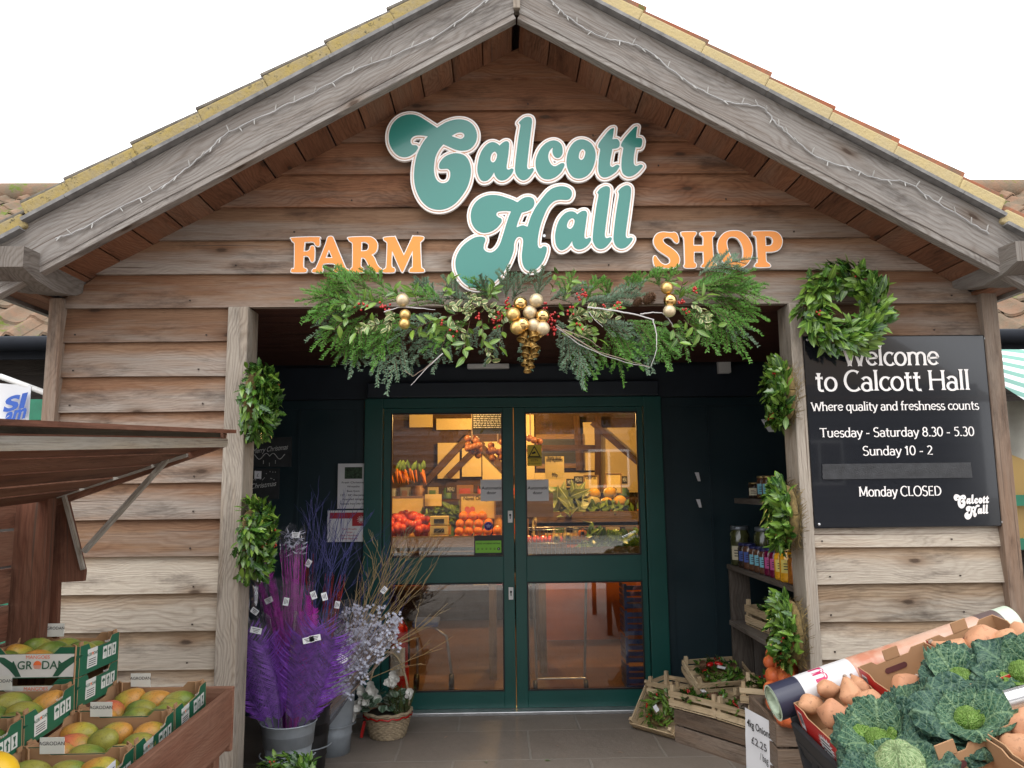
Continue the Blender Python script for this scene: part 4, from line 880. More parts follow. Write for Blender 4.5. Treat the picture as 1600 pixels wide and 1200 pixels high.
# ------------------------------------------------------------------ brown produce stall with mangoes
STALL = wood('stall_timber', (.17, .062, .036), (.215, .085, .05), (.25, .13, .085), .5, knots=False, vary=.2, bump=.3)
BEAMD = wood('dark_timber', (.055, .045, .03), (.07, .055, .035), (.09, .085, .06), .4, knots=False)  # dark brown timber for the batten behind the canopy fascia
PALEWOOD = wood('pale_batten', (.36, .28, .19), (.40, .33, .24), (.38, .36, .32), .6, knots=False)
st = thing('market_stall', 'brown timber market stall with sloping canopy, slatted back and fruit trough', 'market stall', (-1.55, -1.6, 0))
def zf(y): return 1.74 + .058 * (y + .55)                           # front edge of the canopy dips towards the viewer
Y0, Y1 = -.55, -2.75
m = MB(); LY = Y0 - Y1; ym = (Y0 + Y1) / 2; rx = Matrix.Rotation(math.atan(.058), 3, 'X')
for k in range(5):                                                  # boards of the canopy, running along it
    t0 = (k + .5) / 5; x = -1.22 - .70 * t0; z = zf(ym) + .012 - .235 * t0
    m.box((x, ym, z), (.137 if k != 3 else .12, LY, .018), rx @ Matrix.Rotation(-.32, 3, 'Y'), axis=1)
m.build('canopy', STALL, st)
m = MB(); m.box((-1.218, ym, zf(ym) - .004), (.022, LY + .02, .034), rx, axis=1); m.build('canopy_fascia', PALEWOOD, st)
m = MB(); m.box((-1.20, ym, zf(ym) + .042), (.05, LY + .03, .014), rx, axis=1); m.build('roof_edge', STALL, st)
m = MB(); m.box((-1.245, ym, zf(ym) + .022), (.02, LY + .01, .03), rx, axis=1); m.build('roof_batten', BEAMD, st)
m = MB(); m.prism([(-1.22, Y0, zf(Y0) - .02), (-1.215, Y0, zf(Y0) + .045), (-1.30, Y0, zf(Y0) + .03), (-1.90, Y0, 1.56), (-1.88, Y0, 1.49)], (0, .022, 0)); m.build('end_rafter', STALL, st)
m = MB(); m.prism([(-1.36, Y0 - .004, zf(Y0) - .06), (-1.36, Y0 - .004, zf(Y0) - .046), (-1.87, Y0 - .004, 1.535), (-1.87, Y0 - .004, 1.52)], (0, -.012, 0)); m.build('rafter_batten', PALEWOOD, st)
m = MB(); a, b = at(263, 716, Y0 - .02), at(131, 862, Y0 - .02); m.tube([a, b], .013, 4, smooth=False); m.build('strut', PALEWOOD, st)
for y in (Y0 - .03, Y1 + .03):
    m = MB(); m.box((-1.94, y, .82), (.13, .06, 1.46)); m.build('post', STALL, st, bevel=.004)
g = [(62, 765), (102, 768), (132, 892), (130, 908), (92, 910), (88, 1010), (60, 1010)]
m = MB(); m.prism([at(x, y, Y0 + .004) for x, y in g], (0, .02, 0)); m.build('gusset', STALL, st)
m = MB(); a, b = at(99, 770, Y0 - .006), at(130, 890, Y0 - .006); m.tube([a, b], .010, 4, smooth=False); m.build('gusset_batten', PALEWOOD, st)
m = MB()
for k in range(7): m.box((-2.01, ym, .62 + k * .142), (.02, LY, .130), axis=1)
m.build('slatted_back', STALL, st)
sl = math.atan(.09)
m = MB(); m.box((-1.165, -1.66, .655), (.028, 2.28, .20), Matrix.Rotation(.013, 3, 'X'), axis=1); m.build('front_board', STALL, st, bevel=.004)
m = MB(); m.box((-1.55, -.53, .66), (.80, .024, .24)); m.build('end_board', STALL, st, bevel=.004)
m = MB(); m.box((-1.40, -1.66, .555), (.46, 2.26, .02), axis=1); m.box((-1.80, -1.66, .72), (.36, 2.26, .02), Matrix.Rotation(.05, 3, 'X'), axis=1); m.build('shelf', STALL, st)
for x in (-1.22, -1.9):
    for y in (-.58, -2.7): m = MB(); m.box((x, y, .28), (.06, .06, .56)); m.build('leg', STALL, st)
KRAFT = pbr('kraft_cardboard', (.36, .205, .105), .85, var=.10, scale=6)
BOXGREEN = pbr('green_printed_card', (.012, .115, .06), .5, var=.08)
BOXWHITE = pbr('white_printed_card', (.68, .68, .64), .5, var=.05)
SUNO = pbr('orange_red_print', (.80, .16, .04), .6)
DKGREEN = pbr('dark_green_print', (.02, .10, .055), .6)
def carton(name, label, M3, o, w, d, h, out, group, marks=None, dip=.02, tabs=True):
    """open topped cardboard tray; o is the middle of its floor, local x w wide, local y d deep"""
    rt = thing(name, label, 'cardboard box', o, M3, group); T = .004; m = MB()
    m.box((0, 0, .003), (w - .01, d - .01, .005), m=0)
    def wall(p, q, inn):
        p, q, inn = Vector(p), Vector(q), Vector(inn); L = (q - p).length; e = (q - p).normalized(); Z = Vector((0, 0, 1))
        pr = [(0, 0), (L, 0), (L, h), (L * .80, h), (L * .74, h - dip), (L * .26, h - dip), (L * .20, h), (0, h)]
        P = [p + e * a + Z * b for a, b in pr]
        I = [x + inn * T for x in P]
        m.add(P, [tuple(range(8))], 1, r=.5); m.add(I, [tuple(range(7, -1, -1))], 0, r=.5)
        for i in range(8): j = (i + 1) % 8; m.add([P[i], I[i], I[j], P[j]], [(0, 1, 2, 3)], 0, r=.5)
    x, y = w / 2, d / 2
    wall((-x, -y, 0), (x, -y, 0), (0, 1, 0)); wall((x, -y + T, 0), (x, y - T, 0), (-1, 0, 0)); wall((x, y, 0), (-x, y, 0), (0, -1, 0)); wall((-x, y - T, 0), (-x, -y + T, 0), (1, 0, 0))
    if tabs:
        for sx in (-1, 1):
            for sy in (-1, 1):
                m.box((sx * (x - .024), sy * (y - .010), h * .52), (.034, .005, h * 1.06), Matrix.Rotation(R(45 * sx * sy), 3, 'Z'))
                m.box((sx * (x - .008), sy * (y - .022), h + .006), (.005, .022, .014))
    m.build('tray', [KRAFT, out], rt, local=True)
    if marks: marks(rt, x, y, h)
    return rt
def icons(mb, o, e, Z, s, n, which):
    """three handling marks on white squares: umbrella, this-way-up arrow, glass"""
    for i in (which,):
        c = o + e * (s * 1.15 * i); q = lambda a, b, k=1: c + e * (a * s) + Z * (b * s) + n * (.0006 * k)
        mb.add([q(-.5, -.75), q(.5, -.75), q(.5, .75), q(-.5, .75)], [(0, 1, 2, 3)], 0)
        if i == 0:
            A_ = [q(.36 * math.cos(R(a)), .05 + .4 * math.sin(R(a)), 2) for a in range(0, 181, 30)]; mb.add(A_, [tuple(range(7))], 1); mb.add([q(-.03, -.5, 2), q(.05, -.5, 2), q(.05, .1, 2), q(-.03, .1, 2)], [(0, 1, 2, 3)], 1)
        elif i == 1:
            mb.add([q(-.12, -.55, 2), q(.12, -.55, 2), q(.12, .1, 2), q(-.12, .1, 2)], [(0, 1, 2, 3)], 1); mb.add([q(-.34, .1, 2), q(.34, .1, 2), q(0, .6, 2)], [(0, 1, 2)], 1)
        else:
            mb.add([q(-.25, .5, 2), q(-.06, -.1, 2), q(.06, -.1, 2), q(.25, .5, 2)], [(0, 1, 2, 3)], 1); mb.add([q(-.22, -.55, 2), q(.22, -.55, 2), q(.03, -.1, 2), q(-.03, -.1, 2)], [(0, 1, 2, 3)], 1)
def brand(mb, o, e, Z, n, s, mark=1, sun=2):
    """the grower's name with a half sun for its O"""
    text(mb, 'AGR', o - e * (s * .42) + n * .0009, e, Z, s, mark, 'R', bold=.01); text(mb, 'DAN', o + e * (s * .42) + n * .0009, e, Z, s, mark, 'L', bold=.01)
    c = o + Z * (s * .34) + n * .0009; mb.add([c + e * (s * .36 * math.cos(R(a))) + Z * (s * .36 * math.sin(R(a))) for a in range(0, 181, 15)], [tuple(range(13))], sun)
    for k in range(3): z = -.06 - .1 * k; hw = math.sqrt(max(0, .36 ** 2 - z * z)); mb.add([c + e * (s * -hw) + Z * (s * (z - .03)), c + e * (s * hw) + Z * (s * (z - .03)), c + e * (s * hw) + Z * (s * (z + .02)), c + e * (s * -hw) + Z * (s * (z + .02))], [(0, 1, 2, 3)], sun)
def mango_marks(rt, x, y, h, front=True):
    m = MB(); e, Z, n = Vector((0, 1, 0)), Vector((0, 0, 1)), Vector((1, 0, 0)); X = x + .0004
    m.add([(X, -.09, h * .16), (X, -.02, h * .16), (X, -.02, h * .80), (X, -.09, h * .80)], [(0, 1, 2, 3)], 0)
    brand(m, Vector((X, -.055, h * .56)), e, Z, n, .016, 1, 2)
    for k in range(4): m.add([(X + .0008, -.082, h * (.22 + .07 * k)), (X + .0008, -.030, h * (.22 + .07 * k)), (X + .0008, -.030, h * (.245 + .07 * k)), (X + .0008, -.082, h * (.245 + .07 * k))], [(0, 1, 2, 3)], 3)
    m.build('address_label', [BOXWHITE, DKGREEN, SUNO, INK], rt, local=True); m = MB()
    for w3 in range(3): mk = MB(); icons(mk, Vector((X, .035, h * .48)), e, Z, .030, n, w3); mk.build('handling_mark', [BOXWHITE, DKGREEN], rt, local=True)
    text(m, 'Mangoes', (X + .0008, .05, h * .82), e, Z, .012, 0)
    m.build('side_wording', BOXWHITE, rt, local=True)
    if front:
        m = MB(); e, n = Vector((1, 0, 0)), Vector((0, -1, 0)); Yf = -y - .0005
        m.add([(-x + .01, Yf, h * .03), (x - .012, Yf, h * .03), (x - .012, Yf, h * .78), (-x + .01, Yf, h * .78)], [(0, 1, 2, 3)], 0)
        for s_ in (-1, 1):
            P = [(.055, .05), (.075, .05), (.10, .3), (.145, .62), (.160, .74), (.118, .68), (.078, .45)]; P = [(s_ * a + .03, Yf - .0006, h * b) for a, b in P]
            m.add(P if s_ > 0 else P[::-1], [tuple(range(7))], 1)
        brand(m, Vector((.03, Yf - .001, h * .30)), e, Z, n, .040, 1, 2); text(m, 'MANGOES', (.03, Yf - .0012, h * .63), e, Z, .018, 2)
        m.add([(-x + .03 + .028 * math.cos(R(a)), Yf - .0012, h * .42 + .030 * math.sin(R(a))) for a in range(0, 360, 20)], [tuple(range(18))], 3)
        m.build('front_print', [BOXWHITE, DKGREEN, SUNO, BERRY], rt, local=True)
    m = MB(); m.box((-x * .42, y - .012, h + .012), (.075, .003, .05)); text(m, 'AGRODAN', (-x * .42, y - .0145, h + .014), Vector((1, 0, 0)), Z, .016, 1); m.build('header_tab', [BOXWHITE, INK], rt, local=True)
# mangoes: one shape, recoloured by kind
def mango_mat(name, c1, c2, c3):
    t = NT(name); p = t.obj(); x = t.n('SeparateXYZ'); t.t.links.new(p, x.inputs[0]); oi = t.n('ObjectInfo').outputs['Random']
    f = t.math('ADD', t.math('MULTIPLY', x.outputs[0], 9), t.math('ADD', t.math('MULTIPLY', t.noise(p, 14, 4), 1.1), t.math('MULTIPLY', oi, .5)))
    col = t.ramp(f, (.25, c1), (.65, c2), (1.1 if False else .98, c3)); col = t.mix(t.math('MULTIPLY', t.ramp(t.noise(p, 130, 4, .8), (.52, 0.), (.64, 1.)), .5), col, (.10, .08, .02)); col = t.mix(t.ramp(t.noise(p, 31, 5, .8), (.66, 0.), (.72, .75)), col, (.10, .06, .03))
    t.set(col, .38, 0, .45); return t.m
MANGO = {'green': mango_mat('green_mango', (.10, .17, .025), (.20, .26, .04), (.30, .28, .05)), 'yellow': mango_mat('yellow_mango', (.22, .26, .04), (.48, .38, .05), (.55, .26, .05)), 'red': mango_mat('red_mango', (.40, .33, .06), (.62, .22, .07), (.58, .12, .06))}
mango_src = {}
def mango(colr, label, p, rot):
    if colr not in mango_src:
        b = MB(); b.ball((0, 0, 0), (.062, .046, .043), 0, 18, 12, fn=lambda q: q + Vector((0, .010 * (q.x / .06) ** 2, 0)) * (1 if q.x > 0 else .3)); body = b.build('mango', MANGO[colr])
        tag(body, label, 'mango', f'{colr} mangoes in the cartons'); s_ = MB(); s_.tube([(-.060, 0, 0), (-.068, .002, .004)], .004, 6); k = s_.build('stalk', TAUPE, body); mango_src[colr] = body; body.location = p; body.rotation_euler = rot.to_euler(); return body
    return dup(mango_src[colr], label, p, rot)
rn = random.Random(5)
BH = .105; BW, BD = .35, .29
ROWS = [('upper mango carton of the tall stack, printed white front', (-1.775, -.69, .892), 1, 0, 'GGGYGGGYG'), ('lower mango carton of the tall stack under another carton', (-1.775, -.69, .784), 1, 0, ''),
        ('mango carton behind, just in front of the tall stack', (-1.775, -.99, .757), 1, .09, 'GGYGGGGYG'), ('mango carton at the edge of the photo behind the lower row', (-1.775, -1.285, .727), 0, .09, 'GGGYG.GYG'),
        ('mango carton at the far end of the lower row', (-1.425, -.69, .690), 0, .09, 'YYGRGGYGG'), ('mango carton with red mango, second in the lower row', (-1.425, -.985, .662), 0, .09, 'YYYRGGRGY'),
        ('mango carton nearest the viewer in the lower row with a paper label', (-1.425, -1.28, .635), 0, .09, 'GGYGYGRYG')]
CN = {'G': 'green', 'Y': 'yellow', 'R': 'red'}
short = ['top carton of the tall stack', '', 'carton in front of the tall stack', 'carton at the photo edge', 'far carton of the lower row', 'middle carton of the lower row', 'nearest carton of the lower row']
for i, (lab, o, fr, tl, fill) in enumerate(ROWS):
    M3 = Matrix.Rotation(tl, 3, 'X'); bx = carton('mango_carton', lab, M3, o, BW, BD, BH, BOXGREEN, 'printed mango cartons on the stall', lambda rt, x, y, h, fr=fr: mango_marks(rt, x, y, h, bool(fr)), dip=.022)
    for k, c in enumerate(fill):
        if c == '.': continue
        gx, gy = k % 3 - 1, 1 - k // 3
        q = Vector(o) + M3 @ Vector((gx * .108 + rn.uniform(-.012, .012), gy * .088 + rn.uniform(-.008, .008), BH * .40 + rn.uniform(-.004, .014)))
        ro = Matrix.Rotation(rn.uniform(-.6, .6) + (math.pi if rn.random() < .5 else 0), 3, 'Z') @ Matrix.Rotation(rn.uniform(-.5, .3), 3, 'Y') @ Matrix.Rotation(rn.uniform(-1, 1), 3, 'X')
        where = ('back', 'middle', 'front')[k // 3] + ' row ' + ('inner end', 'centre', 'path end')[k % 3]
        mango(CN[c], f'{CN[c]} mango, {where}, {short[i]}', q, ro)
lb = MB(); c_ = Vector((-1.425, -1.28, .635)); M3 = Matrix.Rotation(.09, 3, 'X')
P4 = [c_ + M3 @ Vector((.178, y, z)) for y, z in ((-.10, .02), (.02, .02), (.02, .12), (-.10, .12))]
lb.add(P4, [(0, 1, 2, 3)], 0)
for k in range(14): y = -.09 + k * .0045; lb.add([c_ + M3 @ Vector((.1788, y, .035)), c_ + M3 @ Vector((.1788, y + .002 * (1 + k % 2), .035)), c_ + M3 @ Vector((.1788, y + .002 * (1 + k % 2), .07)), c_ + M3 @ Vector((.1788, y, .07))], [(0, 1, 2, 3)], 1)
for k in range(5): z = .045 + k * .014; lb.add([c_ + M3 @ Vector((.1788, -.02, z)), c_ + M3 @ Vector((.1788, .012, z)), c_ + M3 @ Vector((.1788, .012, z + .003)), c_ + M3 @ Vector((.1788, -.02, z + .003))], [(0, 1, 2, 3)], 1)
tag(lb.build('barcode_label', [PAPER, INK]), 'white barcode label stuck on the nearest mango carton', 'label')
YEL = pbr('yellow_melon', (.78, .47, .02), .4, var=.06)
b = MB(); b.ball(at(-18, 1212, -1.52), (.075, .062, .06), 0, 20, 14); tag(b.build('melon', YEL), 'bright yellow melon at the edge of the stall', 'melon')
# ------------------------------------------------------------------ black produce stand with sweet potatoes and cabbages
A_ = R(18.7); U = Vector((math.cos(A_), 0, math.sin(A_))); V = Vector((0, .993, .118)); Nn = U.cross(V).normalized(); V = Nn.cross(U)
DM = Matrix((U, V, Nn)).transposed(); DO = Vector((.992, -.70, .741))
def D(u, v, n): return DO + DM @ Vector((u, v, n))
BLK = pbr('black_stand_paint', (.018, .019, .021), .55, var=.25, scale=12)
ps = thing('produce_stand', 'black sloping produce stand carrying boxes of sweet potatoes and cabbages', 'display stand', (1.5, -1.4, 0))
m = MB(); m.box(D(.52, -.75, -.165), (1.10, 1.55, .02), DM); m.build('sloping_board', BLK, ps)
m = MB(); m.box(D(-.018, -.75, -.150), (.02, 1.55, .12), DM); m.build('front_lip', BLK, ps, bevel=.004)
m = MB(); m.box(D(.52, .026, -.12), (1.08, .02, .10), DM); m.build('end_lip', BLK, ps, bevel=.004)
m = MB(); m.prism([D(-.03, .02, -.16), D(1.05, .02, -.18), (2.0, -.68, .05), (1.12, -.68, .05)], (0, -.02, 0)); m.build('end_panel', BLK, ps)
for x, y, h in ((1.05, -.8, .56), (1.05, -2.1, .42), (1.95, -.8, .85), (1.95, -2.1, .72)): m = MB(); m.box((x, y, h / 2), (.05, .05, h)); m.build('leg', BLK, ps)
BOXRED = pbr('red_printed_card', (.52, .022, .02), .45, var=.06)
STARW = pbr('star_print', (.75, .75, .75), .5)
def sweet_marks(rt, x, y, h):
    """red end with a white starburst, facing the path"""
    m = MB(); X = -x - .0008; P = []
    for k in range(36): a = 2 * math.pi * k / 36; r_ = .052 * (1 if k % 2 else .62 + .1 * math.sin(k * 2.3)); P.append((X, -.02 - r_ * 1.25 * math.cos(a), h * .48 + r_ * .85 * math.sin(a)))
    m.add([(X, -.02, h * .48)] + P, [(0, i + 1, (i + 1) % 36 + 1) for i in range(36)], 0)
    for k in range(3): z = h * (.36 + .11 * k); m.add([(X - .0006, .012, z), (X - .0006, -.052, z), (X - .0006, -.052, z + .006), (X - .0006, .012, z + .006)], [(0, 1, 2, 3)], 1)
    m.add([(X - .0006, y - .02, h * .35), (X - .0006, y - .055, h * .35), (X - .0006, y - .055, h * .85), (X - .0006, y - .02, h * .85)], [(0, 1, 2, 3)], 0)
    for k in range(9): yy = y - .024 - k * .0032; m.add([(X - .001, yy, h * .5), (X - .001, yy - .0016, h * .5), (X - .001, yy - .0016, h * .8), (X - .001, yy, h * .8)], [(0, 1, 2, 3)], 1)
    m.build('end_print', [STARW, INK], rt, local=True)
SBH = .135; SB = []
for i, (u, v, n, w_, d_, lab) in enumerate(((.135, -.21, -.145, .27, .41, 'red sided box full of sweet potatoes at the low end of the stand'), (.415, -.21, -.105, .275, .41, 'nearly empty red sided box with hand hole, second along the back'), (.70, -.21, -.100, .28, .41, 'box of sweet potatoes at the high end of the back row'),
        (.22, -.535, -.16, .42, .20, 'cardboard box buried under the lower savoy cabbages'), (.70, -.535, -.15, .50, .20, 'cardboard box buried under the upper savoy cabbages'),
        (.205, -.85, -.105, .24, .40, 'empty brown cardboard box in the front row with side flap'), (.535, -.85, -.100, .40, .40, 'brown box of sweet potatoes in the front row beside the empty box'))):
    bx = carton('produce_box', lab, DM, D(u, v, n), w_, d_, SBH, BOXRED if i < 3 else KRAFT, 'cardboard boxes on the black stand', sweet_marks if i < 3 else None, dip=.016, tabs=False); SB.append((u, v, n))
    m = MB()
    m.box((0, d_ / 2 - .003, SBH + .006), (.06, .005, .04)); m.box((w_ * .18, -d_ / 2 + .003, SBH + .004), (.05, .005, .03)); m.build('flap', KRAFT, bx, local=True)
    if i in (1, 2, 5, 6):
        m = MB(); m.prism([(-.033 + .012 * math.cos(R(a)) if 90 <= a <= 270 else .033 + .012 * math.cos(R(a)), d_ / 2 - .0055, SBH * .62 + .011 * math.sin(R(a))) for a in range(0, 360, 20)], (0, -.0012, 0)); m.build('hand_hole', pbr('hole_shadow', (.10, .03, .03), .9), bx, local=True)
t = NT('sweet_potato_skin'); p = t.obj(); oi = t.n('ObjectInfo').outputs['Random']
c = t.mix(t.noise(p, 12, 5, .6), (.46, .22, .115), (.62, .35, .195)); c = t.mix(t.math('MULTIPLY', oi, .4), c, (.42, .16, .09)); c = t.mix(t.ramp(t.noise(p, 45, 5, .75), (.56, 0.), (.68, .6)), c, (.17, .075, .04)); t.set(c, .6, 0, .3); t.bump(t.noise(p, 40, 5), .4, .004); SP = t.m
sp_src = []
def sweet(label, p, rot, sc, kind):
    while len(sp_src) < 3:
        k = len(sp_src); b = MB(); ph = k * 9.1
        def fn(q, k=k, ph=ph):
            tt = q.x / .075; w_ = (1 - .5 * max(0, tt)) * (1 - .22 * max(0, -tt)) * (1 + (.25 if k == 2 else .05) * math.sin(tt * 3 + k))
            nz = .008 * noise.noise(q * 22 + Vector((ph, 0, 0)))
            return Vector((q.x * (1 + .12 * tt), q.y * w_ + .014 * tt * tt * (k - 1), q.z * w_)) + q.normalized() * nz if q.length > 1e-6 else q
        b.ball((0, 0, 0), (.075, .05, .048), 0, 20, 14, fn=fn); o = b.build('sweet_potato', SP); e = MB(); e.ball((.080, .012 * (k - 1), 0), (.008, .010, .010), 0, 8, 5); e.build('stem_end', TAUPE, o); tag(o, label, 'sweet potato', 'sweet potatoes in the boxes'); sp_src.append(o); sp_free.append(k)
    if kind in sp_free:
        sp_free.remove(kind); o = sp_src[kind]; o['label'] = label; o.location = p; o.rotation_euler = rot.to_euler(); o.scale = (sc,) * 3; return o
    return dup(sp_src[kind], label, p, rot, sc)
sp_free = []
def spot(px, py, n):
    """the point of the stand's plane, n above the box rims, seen at a pixel"""
    r_ = ray(px, py); return CAM + r_ * ((DO + Nn * n - CAM).dot(Nn) / r_.dot(Nn))
names = ['round sweet potato on top of the first box, nearest the poster tube', 'big round sweet potato in the middle of the first box', 'pale sweet potato beside the cabbage leaves in the first box', 'long sweet potato along the red edge of the first box', 'sweet potato in the outer corner of the first box', 'pointed sweet potato standing by the divider of the first box', 'sweet potato low down in the first box', 'single sweet potato left behind in the nearly empty box', 'small sweet potato tip showing over the cabbage', 'pointed sweet potato leaning in the high end box', 'large sweet potato in the middle of the high end box', 'sweet potato second from the edge in the high end box', 'sweet potato at the photo edge in the high end box', 'sweet potato at the photo edge in the front row box', 'second sweet potato in the front row box']
for i, (px_, py_, n, sc, k, rz, ry) in enumerate(((1292, 1076, .005, .70, 0, 20, 20), (1330, 1086, .005, .82, 1, 70, -60), (1362, 1094, -.005, .78, 0, -40, 20), (1302, 1116, -.01, .85, 2, -35, 10), (1266, 1100, -.02, .75, 1, 20, 20), (1342, 1070, -.005, .6, 0, 100, -30), (1335, 1115, -.05, .75, 1, 0, 0), (1413, 1070, -.01, .85, 0, 30, 0), (1462, 1055, .0, .7, 1, 60, 0),
        (1492, 1020, .03, 1.0, 2, 130, -35), (1540, 1004, .03, 1.3, 0, 10, 20), (1578, 1003, .03, 1.0, 1, 60, 0), (1602, 998, .03, 1.0, 2, 0, 0), (1600, 1135, .01, .95, 0, 60, -20), (1588, 1168, -.01, .85, 1, 20, 0))):
    sweet(names[i], spot(px_, py_, n), DM @ Matrix.Rotation(R(rz), 3, 'Z') @ Matrix.Rotation(R(ry), 3, 'Y'), sc, k)
# savoy cabbages
def cabmat(name, dark, light, vein):
    t = NT(name); u, v = t.uv(); r = t.rnd()
    vv = t.math('ABSOLUTE', t.math('SUBTRACT', v, .5))
    net = t.n('TexVoronoi', feature='DISTANCE_TO_EDGE'); t.put(net.inputs['Vector'], t.vec(t.math('MULTIPLY', u, 13), t.math('MULTIPLY', v, 15), t.math('MULTIPLY', r, 40))); net.inputs['Scale'].default_value = 1
    side = t.math('ABSOLUTE', t.math('SUBTRACT', t.math('FRACT', t.math('SUBTRACT', t.math('MULTIPLY', u, 6), t.math('MULTIPLY', vv, 5.5))), .5))
    f = t.math('MAXIMUM', t.math('MULTIPLY', t.ramp(net.outputs['Distance'], (.0, .75), (.16, 0.)), t.ramp(u, (.35, 1.), (1., .35))), t.ramp(side, (.05, .85), (.12, 0.)))
    f = t.math('MAXIMUM', f, t.ramp(vv, (.015, 1.), (.04, 0.)))
    base = t.mix(t.math('ADD', t.math('MULTIPLY', t.noise(t.pos(), 25, 5), .7), t.math('MULTIPLY', r, .3)), dark, light)
    t.set(t.mix(t.math('MULTIPLY', f, .7), base, vein), .5, 0, .35); t.bump(t.math('ADD', t.noise(t.pos(), 70, 3), t.math('MULTIPLY', net.outputs['Distance'], 1.5)), .8, .007); return t.m
CABD = cabmat('savoy_outer_leaf', (.010, .040, .030), (.032, .085, .060), (.13, .21, .12)); CABM = cabmat('savoy_middle_leaf', (.018, .065, .042), (.055, .13, .075), (.22, .32, .17)); CABH = cabmat('savoy_heart_leaf', (.06, .15, .018), (.14, .27, .035), (.34, .44, .14)); CABP = cabmat('savoy_pale_leaf', (.11, .19, .07), (.20, .29, .12), (.45, .52, .28))
def cab_leaf(mb, rr, az, lift, size, roll, seed, ruf=1.0, m=0):
    """one crinkled leaf cupped round the head (local, head at the origin, z up)"""
    zr = Matrix.Rotation(az, 3, 'Z')
    def fn(a, b):
        s_ = (b - .5) * 2; w_ = size * (.25 + .95 * math.sin(math.pi * min(1, .12 + a * .75)) ** .8); th = lift + a * roll
        q = Vector((0, s_ * w_ * .62, 0)); x = rr * math.sin(lift) * .55 + size * a * math.cos(th * .0 + (1 - a) * (1.3 - lift) * .6); z = -rr * .62 + size * 1.05 * (math.sin(min(1.5, a * 1.5)) * math.cos(lift) + .12) - roll * size * .55 * a ** 3
        cup = -size * .34 * s_ * s_ * math.cos(lift) * (1 - .5 * a); ruff = ruf * size * (.22 * noise.noise(Vector((a * 3, b * 4, seed))) * (.25 + a) + .10 * math.sin(b * 24 + seed * 3) * abs(s_) ** 3 * .6 + .05 * noise.noise(Vector((a * 13, b * 15, seed + 5))) + .07 * math.sin(b * 31 + seed) * max(0, a - .75) * 3)
        return zr @ (Vector((x + cup + ruff * .35, q.y, z + ruff)))
    mb.sheet(fn, 20, 26, m, random.random())
def cabbage(label, p, rr, tilt, seed, pale=False):
    rt = thing('savoy_cabbage', label, 'cabbage', p, DM @ Matrix.Rotation(tilt[0], 3, 'X') @ Matrix.Rotation(tilt[1], 3, 'Y'), 'savoy cabbages on the stand')
    q = random.Random(seed); h = MB()
    def hn(v):
        d = v.normalized(); return v * (1 + .10 * noise.noise(d * 3.2 + Vector((seed, 0, 0))) + .05 * noise.noise(d * 9 + Vector((seed, 3, 0))) + .025 * noise.noise(d * 22))
    h.ball((0, 0, 0), rr * (.95 if pale else .50), 0, 40, 26, fn=hn); h.uv = [((a * 3) % 1.0, b) for a, b in h.uv]; h.build('heart', CABP if pale else CABH, rt, local=True)
    for j, (cnt, lift, sz, roll, mt, nm, ru) in enumerate(((2, .20, rr * .80, .15, CABH, 'inner_leaf', .9), (5, .42, rr * 1.22, .35, CABM, 'middle_leaf', 1.1), (7, .92, rr * 1.48, .85, CABD, 'outer_leaf', 1.15))):
        if pale and j == 2: cnt = 2
        for i in range(cnt):
            b = MB(); cab_leaf(b, rr, 6.283 * (i + .5 * j + q.uniform(-.15, .15)) / cnt, lift + q.uniform(-.3, .25) * (1 if j else .3), sz * q.uniform(.72, 1.25), roll * q.uniform(.4, 1.5), q.uniform(0, 99), ru); b.build(nm, mt, rt, local=True)
cabbage('savoy cabbage with open heart at the low end beside the sweet potatoes', spot(1372, 1156, .01), .075, (.35, -.25), 3)
cabbage('savoy cabbage in front of the silver roll with bright heart', spot(1512, 1124, .03), .078, (.45, -.1), 8)
cabbage('dark leaved savoy cabbage lying highest behind the other cabbages', spot(1502, 1062, .03), .080, (.4, .1), 14)
cabbage('savoy cabbage cut by the photo edge with netted heart', spot(1596, 1050, .03), .074, (.4, -.3), 21)
cabbage('dark savoy cabbage squeezed between two bright hearted ones', spot(1440, 1110, .0), .070, (.3, .2), 33)
cabbage('pale ball shaped savoy cabbage lowest on the stand', spot(1408, 1200, .02), .078, (.3, 0), 40, True)
cabbage('dark savoy cabbage between the netted heart and the silver roll', spot(1575, 1100, -.01), .068, (.3, .3), 47)
# rolled poster lying behind the boxes, and the silver roll
t = NT('rolled_poster_print'); u, v = t.uv(); pz = t.noise(t.pos(), 8, 5, .6)
c = t.mix(t.ramp(pz, (.35, 0.), (.62, 1.)), (.50, .28, .19), (.56, .38, .29)); c = t.mix(t.ramp(t.noise(t.pos(), 5, 4), (.58, 0.), (.66, .8)), c, (.45, .16, .09))
u_ = t.math('ADD', u, t.math('MULTIPLY', t.math('SUBTRACT', pz, .5), .05))
c = t.mix(t.math('GREATER_THAN', u_, .86), c, (.11, .075, .07)); c = t.mix(t.math('GREATER_THAN', u, .945), c, (.50, .58, .46)); c = t.mix(t.math('LESS_THAN', u, .32), c, (.60, .59, .59)); c = t.mix(t.math('LESS_THAN', u, .105), c, (.03, .032, .055)); t.set(c, .35, 0, .5); POSTER = t.m
INNER = pbr('pale_green_paper', (.58, .68, .52), .7, var=.05)
pa, pb = Vector((.945, -.63, .712)), Vector((1.945, -.56, .985)); ax = (pb - pa).normalized(); Lp = (pb - pa).length
rt = thing('poster_tube', 'large rolled up poster with pink picture and crimson letters lying behind the sweet potato boxes', 'poster roll', pa)
up = (Vector((0, -.55, .84)) - ax * ax.dot(Vector((0, -.55, .84)))).normalized(); sd = ax.cross(up); PR = .068; m = MB(); n = 32; Vv = []; Uu = []
